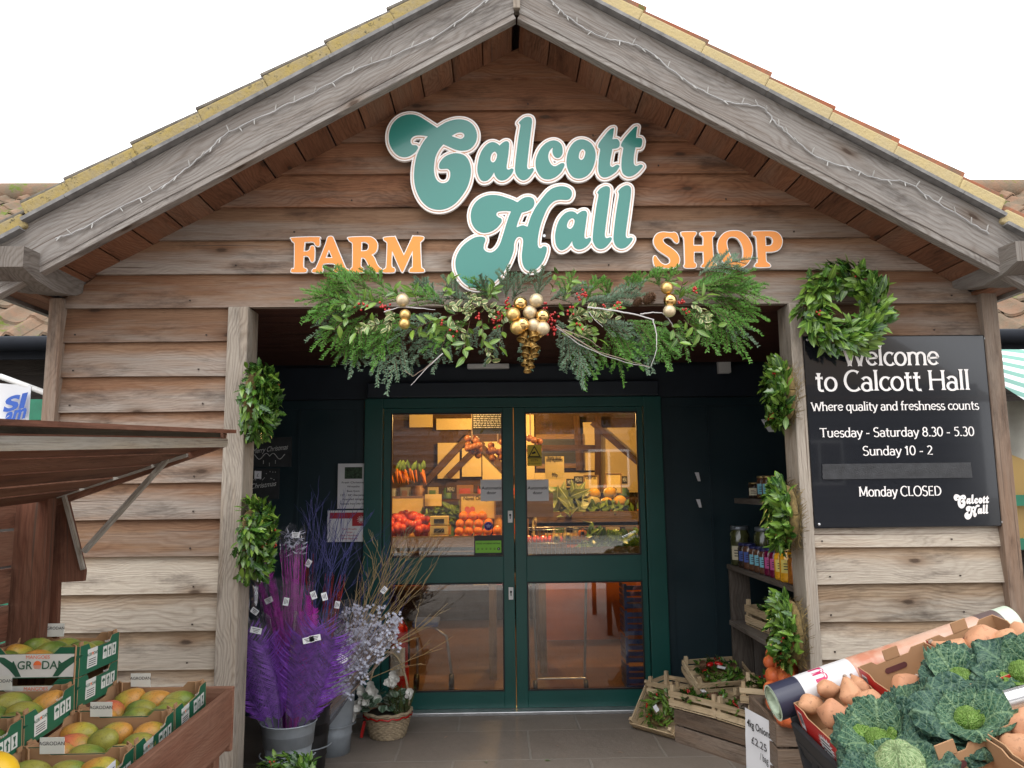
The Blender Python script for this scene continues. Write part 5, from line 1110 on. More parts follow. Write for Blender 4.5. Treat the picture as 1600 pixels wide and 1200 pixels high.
for i in range(13):
    for j in range(n + 1): a = 2 * math.pi * j / n; k = PR * (1 + .02 * math.sin(a * 2 + i)); Vv.append(pa + ax * (Lp * i / 12) + up * (k * math.cos(a)) + sd * (k * math.sin(a))); Uu.append((i / 12, j / n))
m.add(Vv, [(i * (n + 1) + j, i * (n + 1) + j + 1, (i + 1) * (n + 1) + j + 1, (i + 1) * (n + 1) + j) for i in range(12) for j in range(n)], 0, Uu, .5, True); m.build('printed_sheet', POSTER, rt)
m = MB(); S_ = []
for j in range(70): a = j * .33; k = PR - .004 - .00030 * j * 1.2; S_.append(up * (k * math.cos(a)) + sd * (k * math.sin(a)))
for j in range(69): m.add([pa + S_[j] + ax * .001, pa + S_[j + 1] + ax * .001, pb + S_[j + 1], pb + S_[j]], [(0, 1, 2, 3)], 0, smooth=True)
for e in (pa, pb):
    for j in range(24):
        a, b2 = 6.283 * j / 24, 6.283 * (j + 1) / 24; m.add([e + up * (PR * .999 * math.cos(a)) + sd * (PR * .999 * math.sin(a)), e + up * (PR * .999 * math.cos(b2)) + sd * (PR * .999 * math.sin(b2)), e + up * (PR * .90 * math.cos(b2)) + sd * (PR * .90 * math.sin(b2)), e + up * (PR * .90 * math.cos(a)) + sd * (PR * .90 * math.sin(a))], [(0, 1, 2, 3)], 0)
m.build('inner_sheet', INNER, rt)
CRIM = pbr('crimson_print', (.45, .02, .10), .5); m = MB(); vs, fs = text_polys('me', .02); k = .105; TS = 1 if sd.y < 0 else -1
m.add([pa + ax * (Lp * .165 + y * k) + up * ((PR + .0015) * math.cos(TS * (x * k / PR - .75))) + sd * ((PR + .0015) * math.sin(TS * (x * k / PR - .75))) for x, y in vs], fs, 0); m.build('lettering', CRIM, rt)
b = MB(); b.tube([spot(1574, 1094, .17), spot(1690, 1062, .19)], .026, 20); tag(b.build('foil_roll', pbr('foil', (.75, .75, .76), .22, metal=.8)), 'silver roll lying on the cabbages at the photo edge', 'roll')
# ------------------------------------------------------------------ notices, posters and chalkboards
def sheet_thing(name, label, cat, x0, y0, x1, y1, Y, mt, group=None, thick=.003):
    """a sheet on a wall between two photograph pixels at depth Y"""
    a, b = at(x0, y1, Y), at(x1, y0, Y); rt = thing(name, label, cat, ((a.x + b.x) / 2, Y, a.z), None, group)
    m = MB(); m.box(((a.x + b.x) / 2, Y, (a.z + b.z) / 2), (b.x - a.x, thick, b.z - a.z)); m.build('sheet', mt, rt)
    return rt, a, b
X_, Z_ = Vector((1, 0, 0)), Vector((0, 0, 1))
def put(mb, s, rt, u, v, size, m=0, al='C', bold=.0, width=None):
    """a line on a sheet; u, v are fractions across and up it"""
    _, a, b = rt; text(mb, s, (a.x + (b.x - a.x) * u, a.y - .0028, a.z + (b.z - a.z) * v), X_, Z_, size, m, al, bold, width)
def patch(mb, rt, u0, v0, u1, v1, m, k=1):
    _, a, b = rt; f = lambda u, v: (a.x + (b.x - a.x) * u, a.y - .0016 - .0006 * k, a.z + (b.z - a.z) * v)
    mb.add([f(u0, v0), f(u1, v0), f(u1, v1), f(u0, v1)], [(0, 1, 2, 3)], m)
REDP = pbr('red_print', (.42, .02, .03), .6); GREENP = pbr('lime_print', (.22, .55, .04), .5, var=.03); YELP = pbr('yellow_print', (.72, .52, .03), .5, var=.04); PURP = pbr('purple_print', (.10, .05, .28), .5)
PW = DY - .032
r_ = sheet_thing('notice', 'white notice about fresh Christmas wreaths on the dark panel, upper of two', 'notice', 527, 724, 577, 795, PW, PAPER, 'notices on the dark panel'); m = MB()
patch(m, r_, .22, .66, .78, .92, 1); 
for k, (s, z) in enumerate((('Fresh Christmas', .56), ('Wreaths', .47), ('Base from', .37), ("12'' - 20'' diameter", .28), ('Assorted designs', .19), ('Available from 24th Nov', .09))): put(m, s, r_, .5, z, .018, 0, bold=.01, width=(r_[2].x - r_[1].x) * (.74, .4, .4, .8, .68, .84)[k])
m.build('print', [INK, pbr('holly_print', (.03, .06, .03), .6, var=.8, scale=60)], r_[0])
r_ = sheet_thing('notice', 'white notice with red snowflake picture on the dark panel, lower of two', 'notice', 511, 797, 581, 847, PW - .004, PAPER, 'notices on the dark panel'); m = MB()
patch(m, r_, .05, .74, .97, .93, 1); patch(m, r_, .56, .5, .93, .80, 1, 2)
c = Vector((r_[1].x + (r_[2].x - r_[1].x) * .76, r_[1].y - .0034, r_[1].z + (r_[2].z - r_[1].z) * .70))
for a in range(0, 180, 30): d = X_ * math.cos(R(a)) + Z_ * math.sin(R(a)); n_ = (X_ * -math.sin(R(a)) + Z_ * math.cos(R(a))) * .0016; m.add([c - d * .028 - n_, c + d * .028 - n_, c + d * .028 + n_, c - d * .028 + n_], [(0, 1, 2, 3)], 2)
for k, (s, z) in enumerate((('Fresh Wreaths', .38), ('Sprays', .28), ('Table Decorations', .18), ('Flower Bouquets', .08))): put(m, s, r_, .5, z, .017, 1, bold=.01)
m.build('print', [INK, REDP, PAPER], r_[0])
for (x0, x1, lab) in ((751, 785, 'white Automatic door notice on the door leaf by the orange displays'), (823, 857, 'white Automatic door notice on the door leaf below the yellow warning sticker')):
    r_ = sheet_thing('door_notice', lab, 'notice', x0, 749, x1, 783, DY - .016, PAPER, 'Automatic door notices', .002); m = MB(); w_ = r_[2].x - r_[1].x
    put(m, 'Automatic', r_, .5, .54, .03, 0, bold=.012, width=w_ * .92); put(m, 'door', r_, .5, .32, .03, 0, bold=.012, width=w_ * .43); m.build('print', INK, r_[0])
r_ = sheet_thing('warning_sticker', 'yellow CCTV warning sticker with black triangle in the door glass', 'sticker', 824, 695, 846, 728, DY - .002, YELP, None, .002); m = MB(); _, a, b = r_; w_, h_ = b.x - a.x, b.z - a.z
f = lambda u, v, k=1: (a.x + w_ * u, a.y - .0016 - .0005 * k, a.z + h_ * v)
patch(m, r_, 0, .36, 1, .40, 0); m.add([f(.06, .42), f(.94, .42), f(.5, .97)], [(0, 1, 2)], 0); m.add([f(.18, .47, 2), f(.82, .47, 2), f(.5, .88, 2)], [(0, 1, 2)], 1); m.add([f(.34, .55, 3), f(.60, .60, 3), f(.56, .70, 3), f(.32, .63, 3)], [(0, 1, 2, 3)], 0)
put(m, 'CCTV', r_, .5, .22, .02, 0, bold=.01, width=w_ * .5); put(m, 'in operation', r_, .5, .08, .012, 0, width=w_ * .8); m.build('print', [INK, YELP], r_[0])
r_ = sheet_thing('hygiene_sticker', 'green and black food hygiene rating sticker with a five in the door glass', 'sticker', 741, 836, 785, 867, DY - .002, BLACK, None, .002); m = MB(); _, a, b = r_; w_, h_ = b.x - a.x, b.z - a.z
patch(m, r_, .04, .10, .96, .72, 0); put(m, 'FOOD HYGIENE RATING', r_, .5, .54, .014, 1, bold=.02, width=w_ * .84)
for i in range(6):
    c = Vector((a.x + w_ * (.14 + .145 * i), a.y - .0034, a.z + h_ * .30)); k = .0065 if i < 5 else .0105
    m.add([c + X_ * (k * math.cos(R(q))) + Z_ * (k * math.sin(R(q))) for q in range(0, 360, 24)], [tuple(range(15))], 1)
    if i < 5: m.add([c + Vector((0, -.0004, 0)) + X_ * (k * .75 * math.cos(R(q))) + Z_ * (k * .75 * math.sin(R(q))) for q in range(0, 360, 24)], [tuple(range(15))], 0)
    text(m, str(i), c + Vector((0, -.0008, -k * .45)), X_, Z_, k * 1.3, 1 if i < 5 else 2, bold=.02)
m.build('print', [GREENP, INK, PAPER], r_[0])
b = MB(); c = at(763, 822, DY - .002); b.lathe([(.0, .0), (.031, .0), (.031, .002), (0, .002)], c, 24, 0, rot=Matrix.Rotation(R(90), 3, 'X')); b.lathe([(.0265, .0), (.029, .0), (.029, .0024), (.0265, .0024)], c, 24, 1, rot=Matrix.Rotation(R(90), 3, 'X')); b.ball(c + Vector((0, -.002, 0)), (.018, .0012, .014), 1, 12, 6, fn=lambda q: q * (1 + .3 * math.sin(5 * math.atan2(q.z, q.x))))
tag(b.build('round_sticker', [PURP, pbr('lilac_print', (.35, .30, .52), .5)]), 'round purple sticker in the door glass above the hygiene rating', 'sticker')
CHALKB = pbr('chalkboard', (.022, .024, .026), .85, var=.3, scale=18); CHALK = pbr('chalk', (.55, .55, .53), .9, var=.3, scale=80)
r_ = sheet_thing('chalkboard', 'black chalkboard reading Merry Christmas behind the door post wreath, upper of two', 'chalkboard', 388, 683, 456, 730, 1.45, CHALKB, 'chalkboards in the recess', .015); m = MB(); _, a, b = r_; w_, h_ = b.x - a.x, b.z - a.z
def script(mb, s, x, z, size, wd, sh=.25):
    n0 = len(mb.v); text(mb, s, (x, a.y - .0095, z), X_, Z_, size, 0, 'C', .0, wd); mb.v[n0:] = [(p[0] + (p[2] - z) * sh, p[1], p[2] + .12 * (p[0] - x)) for p in mb.v[n0:]]
script(m, 'Merry Christmas', (a.x + b.x) / 2, a.z + h_ * .52, .05, w_ * .82)
for s_ in (-1, 1): m.tube([(a.x + w_ * .5 + s_ * q * .1, a.y - .009, a.z + h_ * (.36 + .10 * math.sin(q * 7))) for q in [i / 10 for i in range(11)]], .0022, 4)
for q in ((.36, .16), (.5, .08), (.64, .16)): m.tube([(a.x + w_ * q[0], a.y - .009, a.z + h_ * q[1] - .01), (a.x + w_ * q[0], a.y - .009, a.z + h_ * q[1] + .012)], .002, 4)
m.build('writing', CHALK, r_[0])
r_ = sheet_thing('chalkboard', 'black chalkboard with Christmas in chalk and dots of snow, lower of two', 'chalkboard', 386, 732, 437, 780, 1.45, CHALKB, 'chalkboards in the recess', .015); m = MB(); _, a, b = r_; w_, h_ = b.x - a.x, b.z - a.z
script(m, 'Christmas', (a.x + b.x) / 2, a.z + h_ * .38, .05, w_ * .8)
rq = random.Random(4)
for k in range(16): m.ball((a.x + w_ * rq.uniform(.05, .95), a.y - .008, a.z + h_ * rq.uniform(.6, .95)), (.003, .001, .003), 0, 6, 4)
m.build('writing', CHALK, r_[0])
b = MB(); c = at(403, 742, 1.435); b.box(c, (.045, .004, .05)); text(b, '£', c + Vector((0, -.003, -.012)), X_, Z_, .03, 1); tag(b.build('price_tag', [PAPER, INK]), 'small pale price tag on the lower chalkboard', 'price tag')
# ------------------------------------------------------------------ flower buckets and bouquets
ZINC = pbr('blue_grey_zinc', (.30, .335, .37), .42, metal=.2, var=.15); CELLO = glass('cellophane', (.95, .94, .96), .55)
_n = CELLO.node_tree; _o = _n.nodes['Material Output']; _s = _o.inputs[0].links[0].from_socket; _d = _n.nodes.new('ShaderNodeBsdfDiffuse'); _d.inputs[0].default_value = (.62, .58, .68, 1); _mx = _n.nodes.new('ShaderNodeMixShader'); _mx.inputs[0].default_value = .03
_n.links.new(_s, _mx.inputs[1]); _n.links.new(_d.outputs[0], _mx.inputs[2]); _n.links.new(_mx.outputs[0], _o.inputs[0])
PURPLE = pbr('purple_feather', (.17, .045, .36), .55, var=.55, scale=30); MAGENTA = pbr('magenta_straw', (.40, .015, .34), .5, var=.3, scale=30); REDS = pbr('red_stick', (.36, .018, .018), .5, var=.3); BLUES = pbr('blue_twig', (.06, .065, .22), .6, var=.3, scale=30); NATT = pbr('willow_twig', (.40, .29, .14), .6, var=.25); FROST = pbr('silver_blossom', (.50, .52, .62), .45, var=.2, scale=40)
def bucket(label, c, r0, r1, h, mt, ang=0):
    rt = thing('flower_bucket', label, 'bucket', c, None, 'flower buckets in the recess'); m = MB(); c = Vector(c)
    m.lathe([(0, 0), (r0, 0), (r0 + (r1 - r0) * .25, h * .25), (r0 + (r1 - r0) * .25 + .005, h * .27), (r0 + (r1 - r0) * .3, h * .30), (r1, h), (r1 + .006, h + .003), (r1 + .004, h + .008), (r1 - .003, h + .004), (r1 - .012, h * .6), (0, h * .58)], c, 32); m.build('pail', mt, rt)
    m = MB(); m.tube([c + Vector((r1 * 1.02 * math.cos(R(q)), r1 * 1.02 * math.sin(R(q)), h * .42 - .03 * math.sin(R(q)) * 0)) for q in range(180, 361, 12)], .0035, 6); m.build('handle', ZINC, rt); return rt
B1 = Vector((-1.175, .40, .12)); B2 = Vector((-1.18, .80, .0)); B3 = Vector((-1.10, 1.12, .0))
bucket('blue grey metal bucket holding the purple feather bouquets', B1, .095, .135, .26, ZINC); bucket('black bucket of silver blossom behind the purple feathers', B2, .10, .135, .36, BLACK); bucket('tall grey bucket of willow twigs against the dark panel', B3, .10, .13, .40, ZINC)
stn = thing('bucket_stand', 'square steel tube stand under the feather bucket', 'stand', (-1.2, .4, 0)); FRM = pbr('raw_steel', (.30, .29, .26), .4, metal=.6, var=.2)
for q, (p0, p1) in enumerate((((-1.36, .30, .0), (-1.36, .30, .17)), ((-1.36, .30, .15), (-1.0, .22, .10)), ((-1.36, .30, .15), (-1.30, .62, .10)), ((-1.0, .22, .0), (-1.0, .22, .10)))): m = MB(); m.tube([p0, p1], .016, 4, smooth=False); m.build('tube', FRM, stn)
def sleeve(root, base, tip, r0, r1, seed=0, mt=None):
    base, tip = Vector(base), Vector(tip); d = (tip - base); L = d.length; d.normalize(); sx = d.cross(Vector((0, 1, 0))).normalized(); sy = sx.cross(d); m = MB()
    def fn(u, v):
        a = 6.2832 * v; k = r0 + (r1 - r0) * u ** .8; k *= 1 + .10 * noise.noise((math.cos(a) * 2, math.sin(a) * 2 + seed, u * 5)) + .05 * math.sin(a * 5 + seed + u * 4)
        return base + d * (L * u + .03 * math.sin(3 * a + seed) * u) + sx * (k * math.cos(a)) + sy * (k * .62 * math.sin(a))
    m.sheet(fn, 12, 28); m.build('cellophane', mt or CELLO, root)
def tagcard(root, p, w_=.045, h_=.024, ang=0):
    m = MB(); rot = Matrix.Rotation(R(ang), 3, 'Y'); m.box(p, (w_, .002, h_), rot)
    for k in range(3): m.box(Vector(p) + rot @ Vector((0, -.0016, h_ * (.25 - .25 * k))), (w_ * (.7 - .15 * k), .0008, h_ * .09), rot, m=1)
    m.build('price_label', [PAPER, INK], root)
def feather(mb, base, tip, w_, seed, curl=.03, nb=62):
    rq = random.Random(seed); base, tip = Vector(base), Vector(tip); d = tip - base; L = d.length; d.normalize(); fr = Vector((0, -1, .1)); s_ = d.cross(fr).normalized()
    P = lambda t: base + d * (L * t) + s_ * (curl * math.sin(t * 3)) + fr * (.03 * t * t); mb.tube([P(i / 8) for i in range(9)], [.003 - .0003 * i for i in range(9)], 5)
    for i in range(nb):
        t = .16 + .82 * i / nb
        for sg in (-1, 1):
            l = w_ * (math.sin(math.pi * min(1, (t - .10) * .95)) ** .7) * rq.uniform(.6, 1.15) + .008; p = P(t); e = (d * rq.uniform(.55, .85) + s_ * sg + fr * rq.uniform(-.15, .35)).normalized(); q1 = p + e * (l * .55); q2 = p + e * l + d * (l * .12) - fr * (l * .08) ; wv = d * .0030
            mb.add([p - wv, p + wv, q1 + wv, q1 - wv, q2 + wv * .3, q2 - wv * .3], [(0, 1, 2, 3), (3, 2, 4, 5)], 0)
def bouquet(label, name='wrapped_bouquet', cat='bouquet', base=(0, 0, 0), group='bouquets in the flower buckets'): return thing(name, label, cat, base, None, group)
tpos = lambda x, y, Y: at(x, y, Y)
T1 = B1 + Vector((0, 0, .20))
for (bx_, tx, ty, Y, w_, sd, lab, cards) in (((430, 1128), 385, 985, .30, .13, 1, 'purple feather bouquet leaning towards the door post', ((400, 985, 12),)), ((462, 1128), 497, 975, .28, .15, 2, 'largest purple feather bouquet in front of the bucket', ((482, 1000, -12), (492, 997, -10)))):
    p0 = at(bx_[0], bx_[1] + 20, Y + .06); p1 = at(tx, ty, Y); rt = bouquet(lab, base=p0); m = MB(); d = p1 - p0
    for k in range(3): o = Vector(((k % 3 - 1) * .05, (k // 3) * .05, 0)); feather(m, p0 + o * .25, p1 + o * 1.3 + Vector((0, 0, -.05 * abs(k % 3 - 1))), w_ * (1, .8)[k // 3], sd * 10 + k, .035 * (k % 3 - 1) + .01)
    m.build('feather_plume', PURPLE, rt); sleeve(rt, p0, p1 + d * .06, .04, w_ * .95, sd)
    for q in cards: tagcard(rt, at(q[0], q[1], Y - .10), .055, .028, q[2])
def sticks(label, base, tips, rad, mt, name='dried_twigs', cards=(), slv=None, branch=0, seed=1, n_part='stem', wob=.02):
    rq = random.Random(seed); rt = bouquet(label, name, 'twigs' if 'twig' in name else 'bouquet', base); m = MB(); base = Vector(base)
    def go(p, q, r, lev):
        P = [p.lerp(q, i / 6) + Vector((rq.uniform(-1, 1), rq.uniform(-1, 1), rq.uniform(-.5, .5))) * (wob * (q - p).length * (1 if 0 < i else 0)) for i in range(7)]; m.tube(P, [r * (1 - .11 * i) for i in range(7)], 4, 0, False)
        if lev:
            for k in range(3 if lev > 1 else 2):
                i = rq.randint(2, 5); d = (q - p); e = P[i] + (d.normalized() + Vector((rq.uniform(-.7, .7), rq.uniform(-.4, .3), rq.uniform(-.3, .5)))).normalized() * d.length * rq.uniform(.18, .38); go(P[i], e, r * .6, lev - 1)
    for t_ in tips: go(base + Vector((rq.uniform(-.02, .02), rq.uniform(-.02, .02), 0)), Vector(t_), rad, branch)
    m.build(n_part, mt, rt)
    for c_ in cards: tagcard(rt, at(*c_[:3]), .04, .028, c_[3])
    if slv: sleeve(rt, *slv)
    return rt
rq = random.Random(9)
rt = sticks('clear sleeve of shiny magenta straws standing tallest in the bucket', B1 + Vector((.0, .06, .15)), [at(rq.uniform(440, 478), rq.uniform(848, 880), .46) for _ in range(44)], .0032, MAGENTA, 'straw_bouquet', ((462, 836, .42, 4),), (at(455, 985, .46), at(458, 826, .46), .035, .068, 4), 0, 4, 'straw', .012)
m = MB(); rq2 = random.Random(77)
for k in range(70): q = at(rq2.uniform(444, 474), rq2.uniform(832, 866), .46 + rq2.uniform(-.03, .03)); m.leaf(q, Vector((rq2.uniform(-1, 1), rq2.uniform(-1, 1), rq2.uniform(-.3, 1))), rv(), .035, .010, .4, 0, 'blade')
m.build('silver_tassel', FROST, rt)
sticks('bundle of glittery magenta and purple spikes rising above the feathers', B1 + Vector((-.02, .10, .15)), [at(rq.uniform(400, 492), rq.uniform(900, 990), .50 + rq.uniform(-.04, .04)) for _ in range(70)], .0034, pbr('purple_spike', (.20, .015, .24), .45, var=.4, scale=40), 'spike_bouquet', ((408, 905, .40, 8), (420, 938, .40, -25), (447, 940, .38, -80), (398, 955, .40, 35), (490, 930, .42, 70), (507, 932, .42, 75)), (at(440, 1110, .50), at(440, 905, .50), .07, .185, 6), 0, 6, 'spike', .02)
rt = bouquet('ragged purple glitter fern sprays behind the feathers', 'glitter_spray', base=B1 + Vector((0, .1, .15))); m = MB()
for k in range(9): feather(m, B1 + Vector((0, .10, .12)), at(406 + k * 11, (905, 870, 930, 950, 935, 900, 950, 925, 945)[k], .47), .022, 60 + k, .02, 70)
m.build('spray', MAGENTA, rt)
sticks('blue painted twigs fanning out beside the white notices', B2 + Vector((0, 0, .3)), [at(rq.uniform(480, 560), rq.uniform(770, 860), .85 + rq.uniform(-.1, .1)) for _ in range(22)], .0034, BLUES, 'dyed_twigs', ((482, 880, .72, -60),), None, 2, 12, 'stem', .025)
sticks('bright red sticks between the feathers and the silver blossom', B2 + Vector((.04, .04, .3)), [at(rq.uniform(508, 540), rq.uniform(895, 925), .86 + rq.uniform(-.03, .03)) for _ in range(30)] + [at(rq.uniform(466, 490), rq.uniform(855, 880), .86) for _ in range(10)], .0036, REDS, 'dyed_sticks', ((527, 945, .8, -80),), None, 0, 13, 'stem', .012)
sticks('blue twigs rising in front of the door jamb', B3 + Vector((.06, .05, .35)), [at(rq.uniform(575, 645), rq.uniform(845, 930), 1.15 + rq.uniform(-.1, .1)) for _ in range(16)], .003, BLUES, 'dyed_twigs', (), None, 2, 14, 'stem', .03)
sticks('bare willow twigs spreading across the lower door pane', B3 + Vector((.02, -.02, .35)), [at(x, y, 1.05 + rq.uniform(-.12, .12)) for x, y in ((605, 845), (625, 838), (648, 858), (662, 865), (680, 888), (640, 835), (618, 850), (590, 870), (568, 865), (655, 910), (672, 960), (700, 945), (640, 880), (610, 870), (632, 862), (690, 1010), (595, 880), (660, 880), (570, 910), (650, 890))], .0042, NATT, 'dried_twigs', ((600, 922, .95, -50),), None, 2, 15, 'stem', .03)
rt = bouquet('silver blossom bouquet in clear wrapping beside the door', 'blossom_bouquet', base=B2 + Vector((0, 0, .3))); st_, bl = MB(), MB()
base = B2 + Vector((.05, -.03, .24)); rq = random.Random(31)
for k in range(95):
    tip = at(rq.uniform(535, 625), rq.uniform(950, 1012), .90 + rq.uniform(-.10, .10))
    if (tip - base).length > .62: pass
    P = [base.lerp(tip, i / 5) + rv(.008) for i in range(6)]; st_.tube(P, .0018, 4, 0, False)
    for i in range(2, 6):
        for j in range(5):
            c = P[i] + rv(.022)
            for a in range(5): bl.leaf(c, Vector((math.cos(a * 1.257 + k), rq.uniform(-.6, .2), math.sin(a * 1.257 + k))), Vector((0, -1, .3)), .0105, .0052, .1, 0, 'blade')
st_.build('stem', TAUPE, rt); bl.build('blossom', FROST, rt); sleeve(rt, base, at(575, 955, .92), .05, .20, 5); tagcard(rt, at(535, 1030, .72), .05, .04, 35); tagcard(rt, at(505, 1088, .80), .03, .05, -20); tagcard(rt, at(610, 998, .85), .03, .02, -30)
w = thing('wreath', 'holly wreath lying on the stand below the feather bucket', 'wreath', at(446, 1222, -.02), Matrix.Rotation(R(-70), 3, 'X')); wreath_parts(w, .10, .05, 260, ('holly', 'bright'), .055, False, 2, 51)
# wicker basket of winter plants
bk = thing('planted_basket', 'wicker basket planted with white cyclamen and heather on the paving by the door', 'plant basket', (-.82, 1.40, 0)); c = Vector((-.815, 1.40, 0)); WICK = pbr('pale_wicker', (.36, .28, .18), .75, var=.35, scale=50)
m = MB()
for k in range(13):
    z = .008 + k * .0115; r_ = .105 + .040 * (k / 12) ** .8
    m.tube([c + Vector(((r_ + .004 * (1 if (j + k) % 2 else -1)) * math.cos(6.2832 * j / 40), (r_ + .004 * (1 if (j + k) % 2 else -1)) * math.sin(6.2832 * j / 40), z)) for j in range(41)], .0066, 5, 0, False)
m.lathe([(0, .01), (.10, .01)], c, 24)
m.build('wicker_body', WICK, bk)
m = MB(); m.tube([c + Vector((.148 * math.cos(6.2832 * j / 30), .148 * math.sin(6.2832 * j / 30), .155 + .004 * math.sin(j * 2))) for j in range(31)], .010, 8); m.build('rim', WICK, bk)
m = MB(); m.tube([c + Vector((.135 * math.cos(R(q)), .0, .14 + .37 * math.sin(R(q)))) for q in range(0, 181, 9)], .008, 7); m.build('handle', WICK, bk)
m = MB(); m.tube([c + Vector((.152 * math.cos(6.2832 * j / 40), .152 * math.sin(6.2832 * j / 40), .135 + .006 * math.sin(j * 2.2))) for j in range(41)], .006, 5); m.box(c + Vector((-.145, -.06, .06)), (.018, .004, .10), Matrix.Rotation(.2, 3, 'Y')); m.build('ribbon', BERRY, bk)
m = MB(); m.lathe([(0, .15), (.138, .14)], c, 20); m.build('soil', pbr('potting_soil', (.03, .02, .013), .95), bk)
CYC = leafmat('cyclamen_leaf', (.03, .07, .035), (.12, .19, .12), .45, edge=(.30, .38, .30)); WHITEF = pbr('white_petal', (.75, .74, .70), .6, var=.05); HEATH = needle_mat('heather_needles', (.02, .06, .015), (.07, .15, .03))
lf, fl, he = MB(), MB(), MB(); rq = random.Random(3)
for k in range(46): a = rq.uniform(0, 6.28); q = c + Vector((-.05 + .12 * math.cos(a) * rq.random() ** .5, .10 * math.sin(a) * rq.random() ** .5, .19 + rq.uniform(-.02, .09))); lf.leaf(q, Vector((math.cos(a) - .3, math.sin(a) - .3, rq.uniform(-.3, .5))), Vector((0, -.4, 1)) + rv(.3), .062, .058, .3, 0, 'round', cup=.15)
for (x_, z_, n_) in ((-.13, .25, 6), (-.17, .20, 5), (-.20, .15, 4), (-.10, .30, 5), (.045, .34, 5), (.03, .36, 4), (.135, .27, 2), (-.06, .26, 3), (-.15, .29, 3)):
    for i in range(n_):
        q = c + Vector((x_ + rq.uniform(-.02, .02), rq.uniform(-.10, -.02), z_ + rq.uniform(-.02, .02)))
        for j in range(5): a = j * 1.257 + i; fl.leaf(q, Vector((math.cos(a), -.5, math.sin(a) + .5)), Vector((0, -1, .2)), .036, .027, -.3, 0, 'round')
for k in range(60): a = rq.uniform(0, 6.28); q = c + Vector((.08 + .05 * math.cos(a), .06 * math.sin(a), .14)); shoot(he, q, Vector((rq.uniform(-.3, .45), rq.uniform(-.4, .3), 1)), rq.uniform(.08, .16), .008, 1.2, 0)
lf.build('cyclamen_leaves', CYC, bk); fl.build('flowers', WHITEF, bk); he.build('heather', [HEATH, TWIG], bk)
# ------------------------------------------------------------------ shelves with jars
GREYW = wood('old_shelf_timber', (.13, .10, .08), (.16, .13, .105), (.17, .15, .13), .6, knots=False, vary=.2)
su = thing('shelf_unit', 'rough grey timber shelf unit with slatted base holding jars and trays', 'shelf', (1.62, .9, 0))
SX0, SX1, SYn, SYf = 1.385, 1.97, .27, 1.42
for z, nm in ((1.015, 'shelf'), (.66, 'shelf')): m = MB(); m.box(((SX0 + SX1) / 2, (SYn + SYf) / 2, z), (SX1 - SX0, SYf - SYn, .03), axis=1); m.build(nm, GREYW, su, bevel=.004)
for y in (SYf - .015, SYn + .06): m = MB(); m.box((SX0 + .075, y, .50), (.13 if y > 1 else .05, .03, 1.0)); m.build('upright', GREYW, su, bevel=.003)
m = MB()
for k in range(6): m.box((SX0 + .19 + k * .098, SYf - .02, .33), (.092, .022, .64))
m.build('slatted_back', GREYW, su)
us = MB(); p = at(1172, 779, 1.15); us.box((p.x + .16, 1.0, p.z - .018), (.34, .9, .034), axis=1); tag(us.build('wall_shelf', GREYW, bevel=.003), 'upper timber wall shelf holding small dark jars above the jar display', 'shelf')
LBLUE = pbr('pale_blue_label', (.16, .42, .52), .6, var=.05); LCREAM = pbr('cream_label', (.55, .50, .36), .6, var=.05); LPINK = pbr('pink_label', (.42, .07, .22), .6); LYEL = pbr('yellow_label', (.62, .50, .12), .6); LDB = pbr('dark_blue_label', (.05, .10, .35), .6)
def jarmat(n, c): return pbr(n, c, .12, var=.35, scale=45, coat=.5)
J = {'gherkin': jarmat('gherkin_jar', (.055, .06, .02)), 'onion': jarmat('pickle_jar', (.10, .045, .025)), 'beet': jarmat('beetroot_jar', (.11, .004, .03)), 'mustard': jarmat('piccalilli_jar', (.62, .30, .012)), 'dark': jarmat('chutney_jar', (.03, .018, .012)), 'amber': jarmat('honey_jar', (.30, .10, .012))}
LIDG = pbr('grey_lid', (.16, .18, .20), .3, metal=.5); LIDB = pbr('blue_lid', (.02, .025, .11), .35, metal=.2); LIDD = pbr('gold_lid', (.40, .28, .12), .3, metal=.8)
def jar(label, x, y, z, r, h, con, lid, lab=None, lh=(.2, .6), grp='jars on the shelf'):
    rt = thing('jar', label, 'jar', (x, y, z), None, grp); c = (x, y, z); m = MB(); m.lathe([(0, 0), (r * .9, 0), (r, .008), (r, h * .78), (r * .80, h * .88), (r * .78, h * .93), (0, h * .93)], c, 20); m.build('glass', J[con], rt)
    m = MB(); m.lathe([(0, h * .90), (r * .86, h * .90), (r * .88, h * .905), (r * .88, h * .995), (r * .82, h), (0, h)], c, 20); m.build('lid', lid, rt)
    if lab:
        m = MB(); a0 = math.atan2(-1, -.45 if x > 0 else .45); k = r + .0012; za, zb = h * lh[0], h * lh[1]
        m.sheet(lambda u, v: (x + k * math.cos(a0 - .85 + 1.7 * u), y + k * math.sin(a0 - .85 + 1.7 * u), z + za + (zb - za) * v), 10, 1)
        for t_ in range(3): m.sheet(lambda u, v: (x + (k + .0006) * math.cos(a0 - .5 + (1.0 - .2 * t_) * u), y + (k + .0006) * math.sin(a0 - .5 + (1.0 - .2 * t_) * u), z + za + (zb - za) * (.25 + .2 * t_ + .07 * v)), 8, 1, 1)
        m.build('label', [lab, INK], rt)
zs = 1.03
for i, (x_, y, s) in enumerate(((1.455, 1.335, 'beside the upright'), (1.55, 1.15, 'in the middle of the back row'), (1.57, .96, 'half hidden by the wreath'))): jar(f'tall jar of green gherkins with grey lid, {s}', x_, y, zs, .062, .25, 'gherkin', LIDG, LCREAM, (.15, .5), 'tall gherkin jars')
